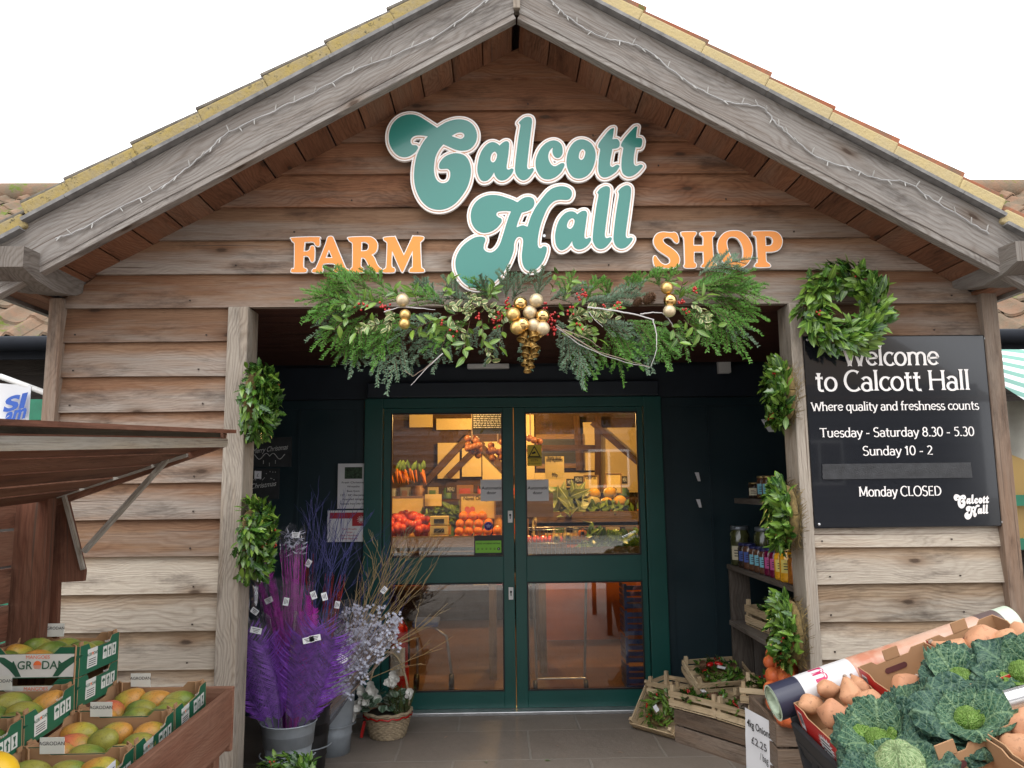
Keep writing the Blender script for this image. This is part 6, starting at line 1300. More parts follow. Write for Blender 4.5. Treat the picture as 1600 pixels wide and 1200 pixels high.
front = [('dark jar with blue lid at the inner end of the front row', 1.20, .042, .15, 'dark', LIDB, LDB), ('dark jar with blue lid and blue label, second in the front row', 1.10, .042, .155, 'onion', LIDB, LDB), ('pickle jar with pale blue label nearest the blue labelled jar', 1.0, .040, .145, 'onion', LIDB, LBLUE), ('pickle jar with pale blue label, middle of three', .91, .040, .15, 'onion', LIDB, LBLUE), ('pickle jar with pale blue label beside the beetroot', .82, .040, .145, 'onion', LIDB, LBLUE),
         ('beetroot jar with pink label next to the pickles', .73, .041, .155, 'beet', LIDB, LPINK), ('beetroot jar with pink label next to the yellow jars', .645, .041, .155, 'beet', LIDB, LPINK), ('bright yellow piccalilli jar with yellow label beside the beetroot', .555, .043, .16, 'mustard', LIDD, LYEL), ('big bright yellow jar in front of the others', .455, .050, .175, 'mustard', LIDD, LYEL), ('amber jar behind the wreath at the near end of the shelf', .36, .042, .15, 'amber', LIDD, None)]
for lab, y, r_, h, con, lid, lb_ in front: jar(lab, SX0 + .055, y, zs, r_, h, con, lid, lb_, (.28, .68))
zu = p.z
for i, (x, y, h, con, lb_, lab) in enumerate(((p.x + .04, 1.18, .10, 'dark', LCREAM, 'small dark jar with cream label on the upper shelf, innermost'), (p.x + .05, 1.05, .14, 'onion', LBLUE, 'jar with pale blue label on the upper shelf beside the innermost'), (p.x + .045, .94, .14, 'onion', LBLUE, 'jar with pale blue label on the upper shelf behind the wreath'), (p.x + .05, .83, .14, 'onion', LCREAM, 'brown jar with cream label at the near end of the upper shelf'))): jar(lab, x, y, zu, .038, h, con, LIDD, lb_, (.2, .65), 'small jars on the upper shelf')
for x0, y0, x1, y1, Y, lab, cat in ((1086, 738, 1094, 752, 1.86, 'small white card pinned to the dark panel, upper', 'card'), (1088, 780, 1096, 793, 1.86, 'small tilted white card on the dark panel below another', 'card'), (1190, 655, 1210, 675, 1.2, 'white price card standing above the upper shelf', 'card')):
    a, b = at(x0, y1, Y), at(x1, y0, Y); m = MB(); m.add([(a.x, Y, b.z), (b.x - .01, Y, b.z), (b.x, Y - .003, a.z), ((a.x + b.x) / 2, Y - .003, a.z)], [(0, 1, 2, 3)]); tag(m.build('card', PAPER), lab, cat)
# ------------------------------------------------------------------ crates, trays and onions beside the door
PALLET = wood('crate_timber', (.22, .145, .095), (.26, .18, .125), (.25, .2, .16), .55, knots=True, vary=.25)
TRAYW = wood('tray_veneer', (.62, .46, .27), (.68, .53, .33), (.66, .54, .37), .4, knots=False, vary=.25, bump=.2)
def crate(name, label, cat, o, M3, w_, d_, h, slats, mt, T=.012, post=.035, over=.0, grp=None, gap=.25):
    """slatted crate; o is the middle of its floor"""
    rt = thing(name, label, cat, o, M3, grp); m = MB(); m.box((0, 0, T / 2), (w_ - .004, d_ - .004, T)); m.build('floor', mt, rt, local=True); sh = h / slats
    for sx in (-1, 1):
        m = MB()
        for k in range(slats): m.box((sx * (w_ / 2 - T / 2), 0, sh * (k + .5) + .004), (T, d_ - 2 * T - .002, sh * (1 - gap)))
        m.build('side_panel', mt, rt, local=True)
    for sy in (-1, 1):
        m = MB()
        for k in range(slats): m.box((0, sy * (d_ / 2 - T / 2), sh * (k + .5) + .004), (w_, T, sh * (1 - gap)))
        m.build('end_panel', mt, rt, local=True)
    for sx in (-1, 1):
        for sy in (-1, 1):
            m = MB(); p_ = post; X, Y = sx * (w_ / 2 - T - p_ / 2), sy * (d_ / 2 - T - p_ / 2); H = h + over; c_ = .008
            m.box((X, Y, H / 2), (p_, p_, H), taper=lambda q: (q.x * (.75 if q.z > 0 and over else 1), q.y * (.75 if q.z > 0 and over else 1), q.z)); m.build('corner_post', mt, rt, local=True)
    return rt
def along(a, b): d = Vector(b) - Vector(a); return Matrix.Rotation(math.atan2(d.y, d.x), 3, 'Z')
ca, cb = Vector((.955, 1.19, 0)), Vector((1.29, .72, 0)); ex = (cb - ca).normalized(); ey = Vector((-ex.y, ex.x, 0)); CM = Matrix((ex, ey, Z_)).transposed()
def K(u, v, z): return ca + ex * u + ey * v + Z_ * z
CRH = .195
crate('wooden_crate', 'weathered wooden crate of two broad slats standing on the paving under the wreath trays', 'crate', K(.29, .20, .0), CM, .58, .40, CRH, 2, PALLET, .016, .04, 0, 'weathered wooden crates', .12)
c2 = Vector((1.175, .49, 0)); M2 = Matrix.Rotation(R(-4), 3, 'Z'); O2 = Vector((1.175 + .24, .235, 0))
crate('wooden_crate', 'tall weathered wooden crate carrying the bags of onions and the onion price sign', 'crate', O2, M2, .46, .50, .45, 4, PALLET, .016, .04, 0, 'weathered wooden crates', .12)
def tray(label, o, M3, w_=.38, d_=.27, h=.085): return crate('wreath_tray', label, 'tray', o, M3, w_, d_, h, 2, TRAYW, .006, .028, .028, 'pale wooden trays of wreaths', .32)
def tray_wreath(label, o, M3, R_=.085, seed=0, kinds=('laurel', 'holly'), cones=True, reds=5, ribbon=False):
    w = thing('tray_wreath', label, 'wreath', o, M3 @ Matrix.Rotation(R(-90), 3, 'X'), 'decorated wreaths in the trays'); wreath_parts(w, R_, .042, 240, kinds, .045, False, reds, seed)
    rq = random.Random(seed); W4 = WM[w.name]
    if cones:
        for k in range(3): a = rq.uniform(0, 6.28); b = MB(); pine_cone(b, Vector((R_ * math.cos(a), -.045, R_ * math.sin(a))), .04, .034, Matrix.Rotation(rq.uniform(0, 3), 3, 'X')); b.build('pine_cone', CONE, w, local=True)
    if ribbon:
        b = MB()
        for s_ in (-1, 1): b.ball((s_ * .028 - .02, -.06, .02), (.028, .012, .018), 0, 12, 8, rot=Matrix.Rotation(s_ * .5, 3, 'Y'))
        b.build('red_bow', BERRY, w, local=True)
    b = MB(); b.box((.01, -.058, -.02), (.05, .003, .026), Matrix.Rotation(.6, 3, 'Y')); b.build('price_label', PAPER, w, local=True)
BLUG = leafmat('spruce_wreath_leaf', (.03, .06, .045), (.12, .19, .14), .5)
# tray leaning on edge against the crate
la, lb, lc = Vector((.745, 1.46, .012)), Vector((.975, 1.20, .012)), Vector((.90, 1.60, .26)); e1 = (lb - la).normalized(); e2 = (lc - la); e2 = (e2 - e1 * e2.dot(e1)).normalized(); e3 = e1.cross(e2); e3 = -e3 if e3.y > 0 else e3
if e1.cross(e2).dot(e3) < 0: e1 = -e1; la = lb
LM = Matrix((e1, e2, e1.cross(e2))).transposed(); lo_ = la + e1 * .17 + e2 * .15 - LM @ Vector((0, 0, .02))
tray('pale wooden tray leaning on edge against the crate nearest the door', lo_, LM, .34, .30, .07); tray_wreath('blue green wreath with lime and dark red heads in the leaning tray', lo_ + LM @ Vector((0, -.01, .045)), LM, .082, 61, ('laurel', 'bright'), False, 4, False)
tray('pale tray in front on top of the weathered crate', K(.13, .13, CRH + .006), CM @ Matrix.Rotation(R(4), 3, 'Z'), .34, .26, .10); tray_wreath('wreath with pine cones and red baubles in the front tray', K(.13, .13, CRH + .055), CM, .10, 62, ('laurel', 'holly'), True, 7)
tray('pale tray beside the front tray at the nearer end of the crate', K(.45, .13, CRH + .006), CM @ Matrix.Rotation(R(-3), 3, 'Z'), .26, .26, .10); tray_wreath('wreath with red heads in the nearer tray on the crate', K(.45, .13, CRH + .055), CM, .09, 63, ('laurel',), True, 6)
tray('small pale tray stacked behind the front tray near the door', Vector((1.02, 1.52, .20)), CM @ Matrix.Rotation(R(12), 3, 'Z'), .24, .24, .08)
cr_ = MB(); 
crate('wooden_crate', 'weathered wooden crate at the back under the tilted tray', 'crate', Vector((1.30, 1.50, 0)), Matrix.Identity(3), .5, .36, .24, 2, PALLET, .016, .04, 0, 'weathered wooden crates', .12)
TB = Matrix.Rotation(R(18), 3, 'X') @ Matrix.Rotation(R(6), 3, 'Z')
tray('tilted pale tray at the back against the shelf unit', Vector((1.27, 1.33, .315)), TB, .38, .28, .085); tray_wreath('dark green wreath with red bow in the tilted back tray', Vector((1.27, 1.33, .315)) + TB @ Vector((0, 0, .05)), TB, .10, 64, ('holly', 'laurel'), True, 2, True)
tray('pale tray of dark leaves behind the bags of onions', Vector((1.44, .80, .34)), CM @ Matrix.Rotation(R(30), 3, 'Z'), .34, .26, .085); tray_wreath('dark leafy wreath with red ribbon behind the onions', Vector((1.44, .80, .395)), CM, .10, 65, ('holly', 'laurel'), False, 3, True)
crate('wooden_crate', 'low weathered crate under the tray behind the onions', 'crate', Vector((1.50, .78, 0)), CM, .4, .34, .33, 2, PALLET, .016, .04, 0, 'weathered wooden crates', .12)
tray('pale tray on the lower shelf of the grey shelf unit', Vector((1.60, 1.06, .678)), Matrix.Rotation(R(-86), 3, 'Z'), .40, .30, .125); tray_wreath('dark fir wreath in the tray on the lower shelf', Vector((1.60, 1.06, .75)), Matrix.Identity(3), .10, 66, ('holly',), False, 1)
# onion nets
NETO = NT('orange_net'); t = NETO; p_ = t.obj(); u, v = t.uv()
g1 = t.math('ABSOLUTE', t.math('SINE', t.math('MULTIPLY', t.math('ADD', t.math('MULTIPLY', u, 20), t.math('MULTIPLY', v, 14)), 3.14))); g2 = t.math('ABSOLUTE', t.math('SINE', t.math('MULTIPLY', t.math('SUBTRACT', t.math('MULTIPLY', u, 20), t.math('MULTIPLY', v, 14)), 3.14)))
gg = t.ramp(t.math('MINIMUM', g1, g2), (.12, 1.), (.3, 0.)); t.set(t.mix(t.math('MULTIPLY', gg, .7), t.mix(t.noise(p_, 10, 4), (.42, .085, .022), (.58, .15, .04)), (.80, .10, .02)), .4, 0, .5); t.bump(gg, .5, .003); NETO = t.m
def net(label, o, seed):
    rt = thing('onion_net', label, 'bag of onions', o, None, 'orange nets of onions'); rq = random.Random(seed); m = MB(); o = Vector(o)
    for k in range(30): a = k * 2.4; r_ = .021 * math.sqrt(k); m.ball(o + Vector((r_ * math.cos(a) * .8, r_ * math.sin(a) * .8, .035 + .055 * (k % 4) * (1 - .004 * k) + rq.uniform(-.01, .01))), rq.uniform(.031, .040), 0, 16, 10, rot=Matrix.Rotation(rq.uniform(0, 3), 3, 'X'))
    m.build('onions', NETO, rt)
    m = MB(); m.lathe([(.05, .20), (.03, .235), (.016, .27), (.010, .29), (.025, .32), (.03, .335)], o, 12, fn=lambda q, a: Vector((q.x, q.y, q.z)) * (1 + .06 * math.sin(a * 4))); m.build('gathered_neck', NETO, rt)
net('orange net of onions lowest beside the poster tube', Vector((1.255, .06, .44)), 1); net('orange net of onions behind, stacked against the wreath', Vector((1.31, .22, .52)), 2); net('orange net of onions filling the back of the crate', Vector((1.40, .33, .46)), 3)
# the hand written price sheet on the crate
wf = M2 @ Vector((-.231, 0, 0)); pc = O2 + wf + Vector((-.03, -.045, .27)); ey_ = M2 @ Vector((0, -1, 0)); nx = M2 @ Vector((-1, 0, 0)); tl = Matrix.Rotation(-.10, 3, nx)
ey_ = Matrix.Rotation(R(25), 3, 'Z') @ tl @ ey_; nx = Matrix.Rotation(R(25), 3, 'Z') @ nx; ez_ = tl @ Z_; rt = thing('price_sheet', 'white hand written onion price sheet pinned to the tall crate', 'price sign', pc - ez_ * .17); m = MB()
q = lambda a, b, k=0: pc + ey_ * a + ez_ * b + nx * (.002 + .001 * k + .004 * noise.noise((a * 12, b * 12, 0)))
m.sheet(lambda u, v: q(-.105 + .21 * u, -.165 + .33 * v), 8, 10); m.build('sheet', PAPER, rt)
m = MB()
for s, z, w_ in (('4kg Onions', .085, .17), ('£2.25', .01, .11), ('/ bag', -.045, .06)) : text(m, s, q(0.035 if s == '/ bag' else 0, z, 3) + nx * .002, ey_, ez_, .05, 0, 'C', .01 if s[0] == '4' else 0, w_)
m.build('writing', INK, rt)
# ------------------------------------------------------------------ inside the shop, seen through the door glass
BEAM = wood('dark_roof_beam', (.10, .05, .025), (.13, .07, .035), (.12, .07, .04), .3, knots=False)
SHOPW = wood('display_timber', (.32, .19, .09), (.38, .24, .12), (.36, .25, .14), .4, knots=False)
ORF = pbr('orange_peel', (.85, .24, .012), .45, var=.1, scale=25, bump=.25); TOM = pbr('tomato_skin', (.72, .075, .02), .22, var=.2, coat=.3); CARROT = pbr('carrot', (.75, .22, .02), .5, var=.15); ONION = pbr('onion_skin', (.36, .13, .045), .35, var=.25, scale=20); SQUASH = pbr('squash_flesh', (.80, .42, .03), .4); MELONP = pbr('pale_squash_skin', (.60, .52, .22), .4, var=.1)
GREENS = leafmat('salad_leaf', (.06, .12, .015), (.22, .34, .05), .5); YCARD = pbr('yellow_card', (.72, .55, .22), .6, var=.05); BLUEC = pbr('blue_plastic_crate', (.05, .10, .32), .4); SLATEB = pbr('slate_board', (.02, .018, .016), .8)
for i, (x, y) in enumerate(((-.75, 2.42), (.05, 4.6), (.80, 2.42))):
    lp = thing('pendant_lamp', f'lit warm pendant lamp hanging {("over the oranges", "in the middle of the shop", "over the salad shelves")[i]}', 'lamp', (x, y, 2.70), None, 'pendant lamps in the shop')
    m = MB(); m.lathe([(.02, 2.60), (.05, 2.58), (.12, 2.50), (.15, 2.46), (.146, 2.46), (.045, 2.575), (.0, 2.58)], (x, y, 0), 20); m.tube([(x, y, 2.70), (x, y, 2.59)], .006, 6); m.build('lamp_shade', BLACK, lp)
    b = MB(); b.ball((x, y, 2.47), .035, 0, 12, 8); b.build('bulb', emit('warm_bulb', (1, .72, .38), 25), lp)
    L = bpy.data.lights.new('lamp_light', 'POINT'); L.energy = (74, 105, 74)[i]; L.color = (1, .59, .20); L.shadow_soft_size = .06
    lo = bpy.data.objects.new('lamp_light', L); COL.objects.link(lo); lo.location = (x, y, 2.40)
BKY = 5.6
m = MB()                                                            # cream plaster between dark timbers at the back of the shop
for x0, y0, x1, y1 in ((684, 692, 718, 748), (722, 700, 752, 745), (754, 690, 800, 760), (640, 648, 676, 668), (682, 654, 740, 672), (820, 648, 834, 760), (836, 738, 930, 762), (912, 660, 928, 735), (932, 668, 1010, 770)):
    a, b = at(x0, y1, BKY), at(x1, y0, BKY); m.box(((a.x + b.x) / 2, BKY, (a.z + b.z) / 2), (b.x - a.x, .05, b.z - a.z))
m.build('cream_panels', CREAM, shop)
m = MB(); m.box((0, BKY + .06, 1.35), (4.6, .05, 2.7)); m.build('back_partition', INBOARD, shop)
m = MB()
for (x0, y0), (x1, y1) in (((660, 760), (735, 680)), ((735, 680), (800, 745)), ((755, 690), (700, 745)), ((925, 660), (1000, 725)), ((934, 650), (934, 770)), ((826, 700), (930, 700)), ((900, 650), (905, 735))):
    a, b = at(x0, y0, BKY - .04), at(x1, y1, BKY - .04); m.tube([a, b], .05, 4, smooth=False)
m.build('wall_timbers', BEAM, shop)
a, b = at(838, 732, BKY - .03), at(912, 678, BKY - .03); m = MB(); m.box(((a.x + b.x) / 2, BKY - .03, (a.z + b.z) / 2), (b.x - a.x, .02, b.z - a.z)); fr_ = m.build('inner_window', SHOPW, shop); m = MB(); m.box(((a.x + b.x) / 2, BKY - .045, (a.z + b.z) / 2), (b.x - a.x - .12, .012, b.z - a.z - .12)); m.build('pane', BLACK, fr_)
bs = thing('back_shelving', 'dark back wall shelving stacked with boxes and jars deep in the shop', 'shelving', (0, 5.1, 0)); m = MB()
for z in (.45, .95, 1.40): m.box((0, 5.2, z), (4.2, .4, .03))
m.build('shelf', BEAM, bs)
rq = random.Random(12); cols = [pbr('goods_' + n, c, .5, var=.1) for n, c in (('cream', (.55, .45, .25)), ('brown', (.25, .12, .05)), ('green', (.10, .20, .05)), ('red', (.42, .06, .03)), ('amber', (.50, .22, .03)), ('grey', (.25, .24, .22)))]
for z in (.47, .97, 1.42):
    x = -2.0
    while x < 2.0:
        w_ = rq.uniform(.09, .22); h_ = rq.uniform(.10, .28 if z < 1.3 else .16); b = MB()
        if rq.random() < .5: b.box((x + w_ / 2, 5.15, z + h_ / 2), (w_ * .9, .2, h_)); b.box((x + w_ / 2, 5.047, z + h_ / 2), (w_ * .6, .004, h_ * .5), m=1); nm = 'goods_box'
        else: b.lathe([(0, 0), (w_ * .34, 0), (w_ * .36, h_ * .1), (w_ * .36, h_ * .75), (w_ * .25, h_ * .86), (w_ * .26, h_), (0, h_)], (x + w_ / 2, 5.12, z), 14); nm = 'goods_jar'
        k = rq.randrange(6); lev = {.47: 'lowest', .97: 'middle', 1.42: 'top'}[z]
        tag(b.build(nm, [cols[k], cols[(k + 2) % 6]]), f'{("cream", "brown", "green", "red", "amber", "grey")[k]} {nm[6:]} on the {lev} back shelf deep in the shop', nm[6:], f'goods on the {lev} back shelf {nm[6:]} {k}'); x += w_ + rq.uniform(.0, .08)
m = MB()
for y in (2.9, 4.3, 5.7): m.box((0, y, 2.64), (4.6, .12, .12))
m.build('ceiling_beams', BEAM, shop)
def heap(name, label, cat, grp, mt, r_, pts, stalk=None):
    src = None
    for i, p in enumerate(pts):
        if src is None:
            b = MB(); b.ball((0, 0, 0), (r_, r_, r_ * .92), 0, 12, 8); src = tag(b.build(name, mt), label, cat, grp); src.location = p
        else:
            o = src.copy(); COL.objects.link(o); o.location = p; o.rotation_euler = (i, i * 2, i)
def display(label, x0, x1, Y, zt, depth=.55, name='produce_table'):
    rt = thing(name, label, 'display table', ((x0 + x1) / 2, Y, 0), None, 'produce displays inside the shop'); m = MB(); m.box(((x0 + x1) / 2, Y + depth / 2, zt - .02), (x1 - x0, depth, .04)); m.build('table_top', SHOPW, rt)
    m = MB(); m.box(((x0 + x1) / 2, Y + .01, zt + .03), (x1 - x0, .02, .12)); m.build('front_rail', SHOPW, rt)
    for x in (x0 + .04, x1 - .04):
        for y in (Y + .05, Y + depth - .05): m = MB(); m.box((x, y, zt / 2 - .02), (.06, .06, zt - .04)); m.build('leg', SHOPW, rt)
    return rt
rq = random.Random(8)
display('timber display table of tomatoes and oranges behind the door pane with the notices', -1.25, -.12, 2.75, 1.06)
pts = []
for k in range(120):
    u, v = rq.random(), rq.random(); h = math.sin(math.pi * min(1, .2 + u * .7)) * .20 * math.sin(math.pi * (.15 + .8 * v)); pts.append((-1.12 + .54 * u, 2.80 + .46 * v, 1.11 + h + rq.uniform(-.01, .02)))
heap('tomato', 'red tomato in the heap on the display table behind the door glass', 'tomato', 'tomatoes heaped behind the door glass', TOM, .037, pts)
pts = []
for lv, nn, rr in ((0, 5, 0), (1, 5, .01), (2, 4, .04), (3, 3, .076)):
    for i in range(nn):
        for j in range(3 if lv < 2 else 2): pts.append((-.45 + rr * .5 + i * .079 + (lv % 2) * .01, 2.84 + j * .08 + rr * .4, 1.12 + lv * .062))
heap('orange', 'orange in the pile beside the yellow cartons behind the door glass', 'orange', 'oranges piled behind the door glass', ORF, .040, pts)
for i in range(3):
    rt = thing('fruit_carton', f'small yellow carton with dark window, {("lowest", "middle", "topmost")[i]} of its stack beside the oranges', 'carton', (-.60, 2.84, 1.08 + i * .078), None, 'yellow cartons on the display'); m = MB(); m.box((-.60, 2.84, 1.118 + i * .078), (.15, .12, .072)); m.build('carton_body', YCARD, rt, bevel=.003); m = MB(); m.box((-.60, 2.778, 1.116 + i * .078), (.085, .004, .034)); m.build('window', SLATEB, rt)
def leafpile(name, label, cat, c, sx, sy, sz, n, l, mt, kind='laurel'):
    m = MB(); q = random.Random(len(label))
    for k in range(n): p = Vector(c) + Vector((q.uniform(-sx, sx), q.uniform(-sy, sy), q.uniform(0, sz))); m.leaf(p, rv() + Vector((0, -.3, .4)), Vector((0, -1, .6)) + rv(.5), l * q.uniform(.6, 1.2), l * .55, .3, 0, kind)
    return tag(m.build(name, mt), label, cat, 'heaps of leaves and salad on the displays')
leafpile('salad_heap', 'green salad heap behind the yellow cartons', 'vegetables', (-.55, 3.10, 1.22), .22, .08, .14, 120, .09, GREENS)
def board(name, label, cat, x0, y0, x1, y1, Y, mt, lines=(), ink=None, frame=None, tilt=0):
    r_ = sheet_thing(name, label, cat, x0, y0, x1, y1, Y, mt, 'price boards inside the shop', .006); m = MB(); w_ = r_[2].x - r_[1].x
    for s, v, wd in lines: text(m, s, (r_[1].x + w_ / 2, Y - .0045, r_[1].z + (r_[2].z - r_[1].z) * v), X_, Z_, .05, 0, 'C', .01, w_ * wd)
    if m.v: m.build('writing', ink or INK, r_[0])
    if frame:
        f_ = MB(); a, b = r_[1], r_[2]
        for x in (a.x, b.x): f_.box((x, Y - .004, (a.z + b.z) / 2), (.012, .014, b.z - a.z + .012))
        for z in (a.z, b.z): f_.box(((a.x + b.x) / 2, Y - .0035, z), (b.x - a.x, .013, .012))
        f_.build('frame', frame, r_[0])
    return r_
r_ = board('price_board', 'framed cream price board reading Navel Oranges with a pink heart above the oranges', 'price board', 719, 772, 773, 811, 2.95, YCARD, (('Navel Oranges', .76, .8),), INK, SHOPW)
m = MB(); c = Vector((r_[1].x + (r_[2].x - r_[1].x) * .28, 2.9435, r_[1].z + (r_[2].z - r_[1].z) * .35)); m.add([c + X_ * (.0028 * 16 * math.sin(t_) ** 3) + Z_ * (.0028 * (13 * math.cos(t_) - 5 * math.cos(2 * t_) - 2 * math.cos(3 * t_) - math.cos(4 * t_))) for t_ in [6.2832 * i / 30 for i in range(30)]], [tuple(range(30))]); m.build('heart', pbr('pink_print', (.62, .16, .14), .6), r_[0])
board('price_board', 'small cream price card with a brown picture beside the tomatoes', 'price board', 664, 772, 690, 791, 3.0, YCARD, (), INK)
board('price_board', 'large pale price board at the pane edge behind the tomatoes', 'price board', 612, 776, 662, 812, 3.2, YCARD, (), INK, SHOPW)
r_ = board('story_board', 'dark board with many lines of white writing hanging at the top of the pane', 'notice board', 738, 640, 790, 678, 2.6, SLATEB)
m = MB(); rq = random.Random(2)
for k in range(10):
    a, b = r_[1], r_[2]; z = a.z + (b.z - a.z) * (.92 - .075 * k); x = a.x + .01
    while x < b.x - .02: w_ = rq.uniform(.008, .03); m.add([(x, 2.596, z), (min(x + w_, b.x - .008), 2.596, z), (min(x + w_, b.x - .008), 2.596, z + .007), (x, 2.596, z + .007)], [(0, 1, 2, 3)]); x += w_ + .006
m.build('writing', CREAMW, r_[0])
board('price_board', 'cream poster for diced soup vegetables with coloured pictures below the yellow sticker', 'price board', 852, 713, 881, 749, 2.7, YCARD, (('Ready diced', .86, .7), ('soup vegetables', .78, .85), ('99p', .1, .3)), INK)
board('price_board', 'framed Celeriac price card standing over the salad shelf', 'price board', 913, 743, 934, 771, 3.15, YCARD, (('Celeriac', .8, .8),), INK, SHOPW)
board('price_board', 'framed 99p squash price card at the end of the salad shelf', 'price board', 947, 740, 970, 771, 3.15, YCARD, (('99p', .12, .4),), INK, SHOPW)
board('price_board', 'brown card with an orange picture hanging under the Automatic door notice', 'price board', 823, 770, 864, 808, 2.5, KRAFT, (), INK)
for i, (x0, y0, x1, y1) in enumerate(((885, 748, 899, 760), (897, 744, 911, 756), (972, 744, 980, 756), (748, 756, 765, 764), (697, 762, 712, 770))): board('chalk_tag', f'small black chalk tag {("lower of a pair over the leeks", "upper of a pair over the leeks", "at the end of the salad shelf", "on the far shelf near the bright bulb", "on the far shelf below the hanging lamp")[i]}', 'price tag', x0, y0, x1, y1, 3.1, SLATEB, (('MENU', .3, .7),), CHALK)
display('long timber salad shelf with squash and greens behind the door pane with the yellow sticker', .22, 1.45, 2.95, 1.24, .6)
display('low timber display with dark greens under the salad shelf', .06, 1.35, 2.45, .98, .40)
leafpile('salad_heap', 'light green salad heap in the middle of the salad shelf', 'vegetables', (.80, 3.10, 1.26), .20, .12, .12, 160, .07, GREENS, 'round'); leafpile('leek_heap', 'bundle of pale leeks lying on the salad shelf', 'vegetables', (.46, 3.06, 1.26), .16, .08, .20, 90, .16, leafmat('leek_leaf', (.16, .22, .06), (.45, .50, .26), .4), 'blade'); leafpile('kale_heap', 'dark green kale heap on the low display', 'vegetables', (.94, 2.60, 1.0), .36, .12, .16, 200, .10, LAUREL, 'round')
b = MB(); b.box((0, 0, 0), (.001, .001, .001))
rq = random.Random(6)
for i, (px_, py_, r__) in enumerate(((928, 772, .05), (953, 770, .05), (968, 784, .055), (948, 786, .05), (925, 783, .06))):
    p = at(px_, py_, 3.12); rt = thing('squash', ('cut orange squash half under the Celeriac card', 'cut orange squash half under the 99p card', 'cut orange squash nearest the shelf end', 'small cut squash below the other halves', 'pale whole squash on the salad shelf')[i], 'squash', p, None, 'squash on the salad shelf'); m = MB(); m.ball(p, (r__ * 1.2, r__, r__), 0, 16, 10); m.build('skin', MELONP, rt)
    if i < 4: m = MB(); m.ball(p + Vector((0, -r__ * .55, .01)), (r__ * 1.0, r__ * .5, r__ * .85), 0, 16, 8); m.build('flesh', SQUASH, rt)
def carrots(label, px_, py_, Y, n, l, grp='bunches of carrots'):
    rt = thing('carrot_bunch', label, 'carrots', at(px_, py_, Y), None, grp); q = random.Random(n); m = MB(); g = MB(); c = at(px_, py_, Y)
    for k in range(n): x = q.uniform(-.16, .16); a = c + Vector((x, q.uniform(-.04, .04), q.uniform(-.02, .02))); e = a + Vector((q.uniform(-.04, .04), 0, -l)); m.tube([a, a.lerp(e, .6), e], [.011, .008, .002], 7); g.leaf(a, Vector((q.uniform(-.5, .5), -.2, 1)), Vector((0, -1, 0)), .08, .03, .2, 0, 'laurel')
    m.build('roots', CARROT, rt); g.build('tops', GREENS, rt)
carrots('bunch of carrots hanging at the edge of the pane above the price boards', 632, 735, 2.8, 22, .10); carrots('bunch of carrots at the end of the salad shelf', 968, 797, 3.05, 14, .05)
for i, (px_, py_, n) in enumerate(((738, 697, 16), (778, 702, 10), (829, 690, 8))):
    c = at(px_, py_, 2.9); rt = thing('onion_string', f'hanging string of brown onions {("above the Navel Oranges board", "cut by the door stile", "above the yellow warning sticker")[i]}', 'onions', c, None, 'strings of onions in the shop'); m = MB(); q = random.Random(i)
    for k in range(n): m.ball(c + Vector((q.uniform(-.08, .08), q.uniform(-.05, .05), q.uniform(-.08, .07))), .030, 0, 12, 8)
    m.build('onions', ONION, rt); m = MB(); m.tube([c + Vector((0, 0, .05)), c + Vector((0, 0, .28))], .006, 5); m.build('cord', TAUPE, rt)
# trolley, tomatoes in a crate, fire extinguisher, blue crates, round price discs
tr = thing('shopping_trolley', 'wire shopping trolley standing behind the door pane', 'trolley', (.35, 2.35, 0)); WIRE = pbr('chrome_wire', (.42, .42, .45), .3, metal=.9); m = MB()
for z, g in ((.92, .36), (1.02, .40), (1.12, .42), (1.22, .44)): m.tube([(.35 - g / 2, 2.2, z), (.35 + g / 2, 2.2, z), (.35 + g / 2, 2.55, z), (.35 - g / 2, 2.55, z), (.35 - g / 2, 2.2, z)], .004, 5)
for k in range(15): x = .15 + k * .0285; m.tube([(x, 2.2, .90), (x, 2.2, 1.23)], .0025, 4)
m.build('basket', WIRE, tr); m = MB(); m.tube([(.15, 2.2, .90), (.17, 2.3, .12)], .010, 6); m.tube([(.55, 2.2, .90), (.53, 2.3, .12)], .010, 6); m.tube([(.17, 2.2, .14), (.53, 2.2, .14)], .008, 6); m.build('frame', WIRE, tr)
for x in (.16, .54): b = MB(); b.lathe([(.012, -.015), (.05, -.014), (.055, 0), (.05, .014), (.012, .015)], (x, 2.3, .056), 16, rot=Matrix.Rotation(R(90), 3, 'Y')); b.build('wheel', BLACK, tr)
rt = crate('tomato_crate', 'crate of red tomatoes behind the pane at the door stile', 'crate', Vector((.26, 2.62, .99)), Matrix.Identity(3), .34, .26, .12, 2, SHOPW); heap('crate_tomato', 'red tomato in the crate behind the trolley', 'tomato', 'tomatoes in the crate behind the trolley', TOM, .033, [(.26 + .06 * i, 2.55 + .07 * j, 1.12) for i in range(-2, 3) for j in range(3)])
for i, (px_, py_, mt) in enumerate(((869, 841, YCARD), (887, 839, YCARD), (910, 833, ORF))):
    c = at(px_, py_, 2.42); rt = thing('price_disc', f'round {("yellow", "yellow", "orange")[i]} price disc {("leftmost of three", "middle of three", "highest of three")[i]} on the low display', 'price disc', c, None, 'round price discs'); m = MB(); m.lathe([(0, 0), (.034, 0), (.034, .004), (0, .004)], c, 20, rot=Matrix.Rotation(R(90), 3, 'X')); m.build('disc', mt, rt); m = MB(); m.box(c + Vector((0, -.006, 0)), (.028, .003, .026)); m.build('black_square', SLATEB, rt)
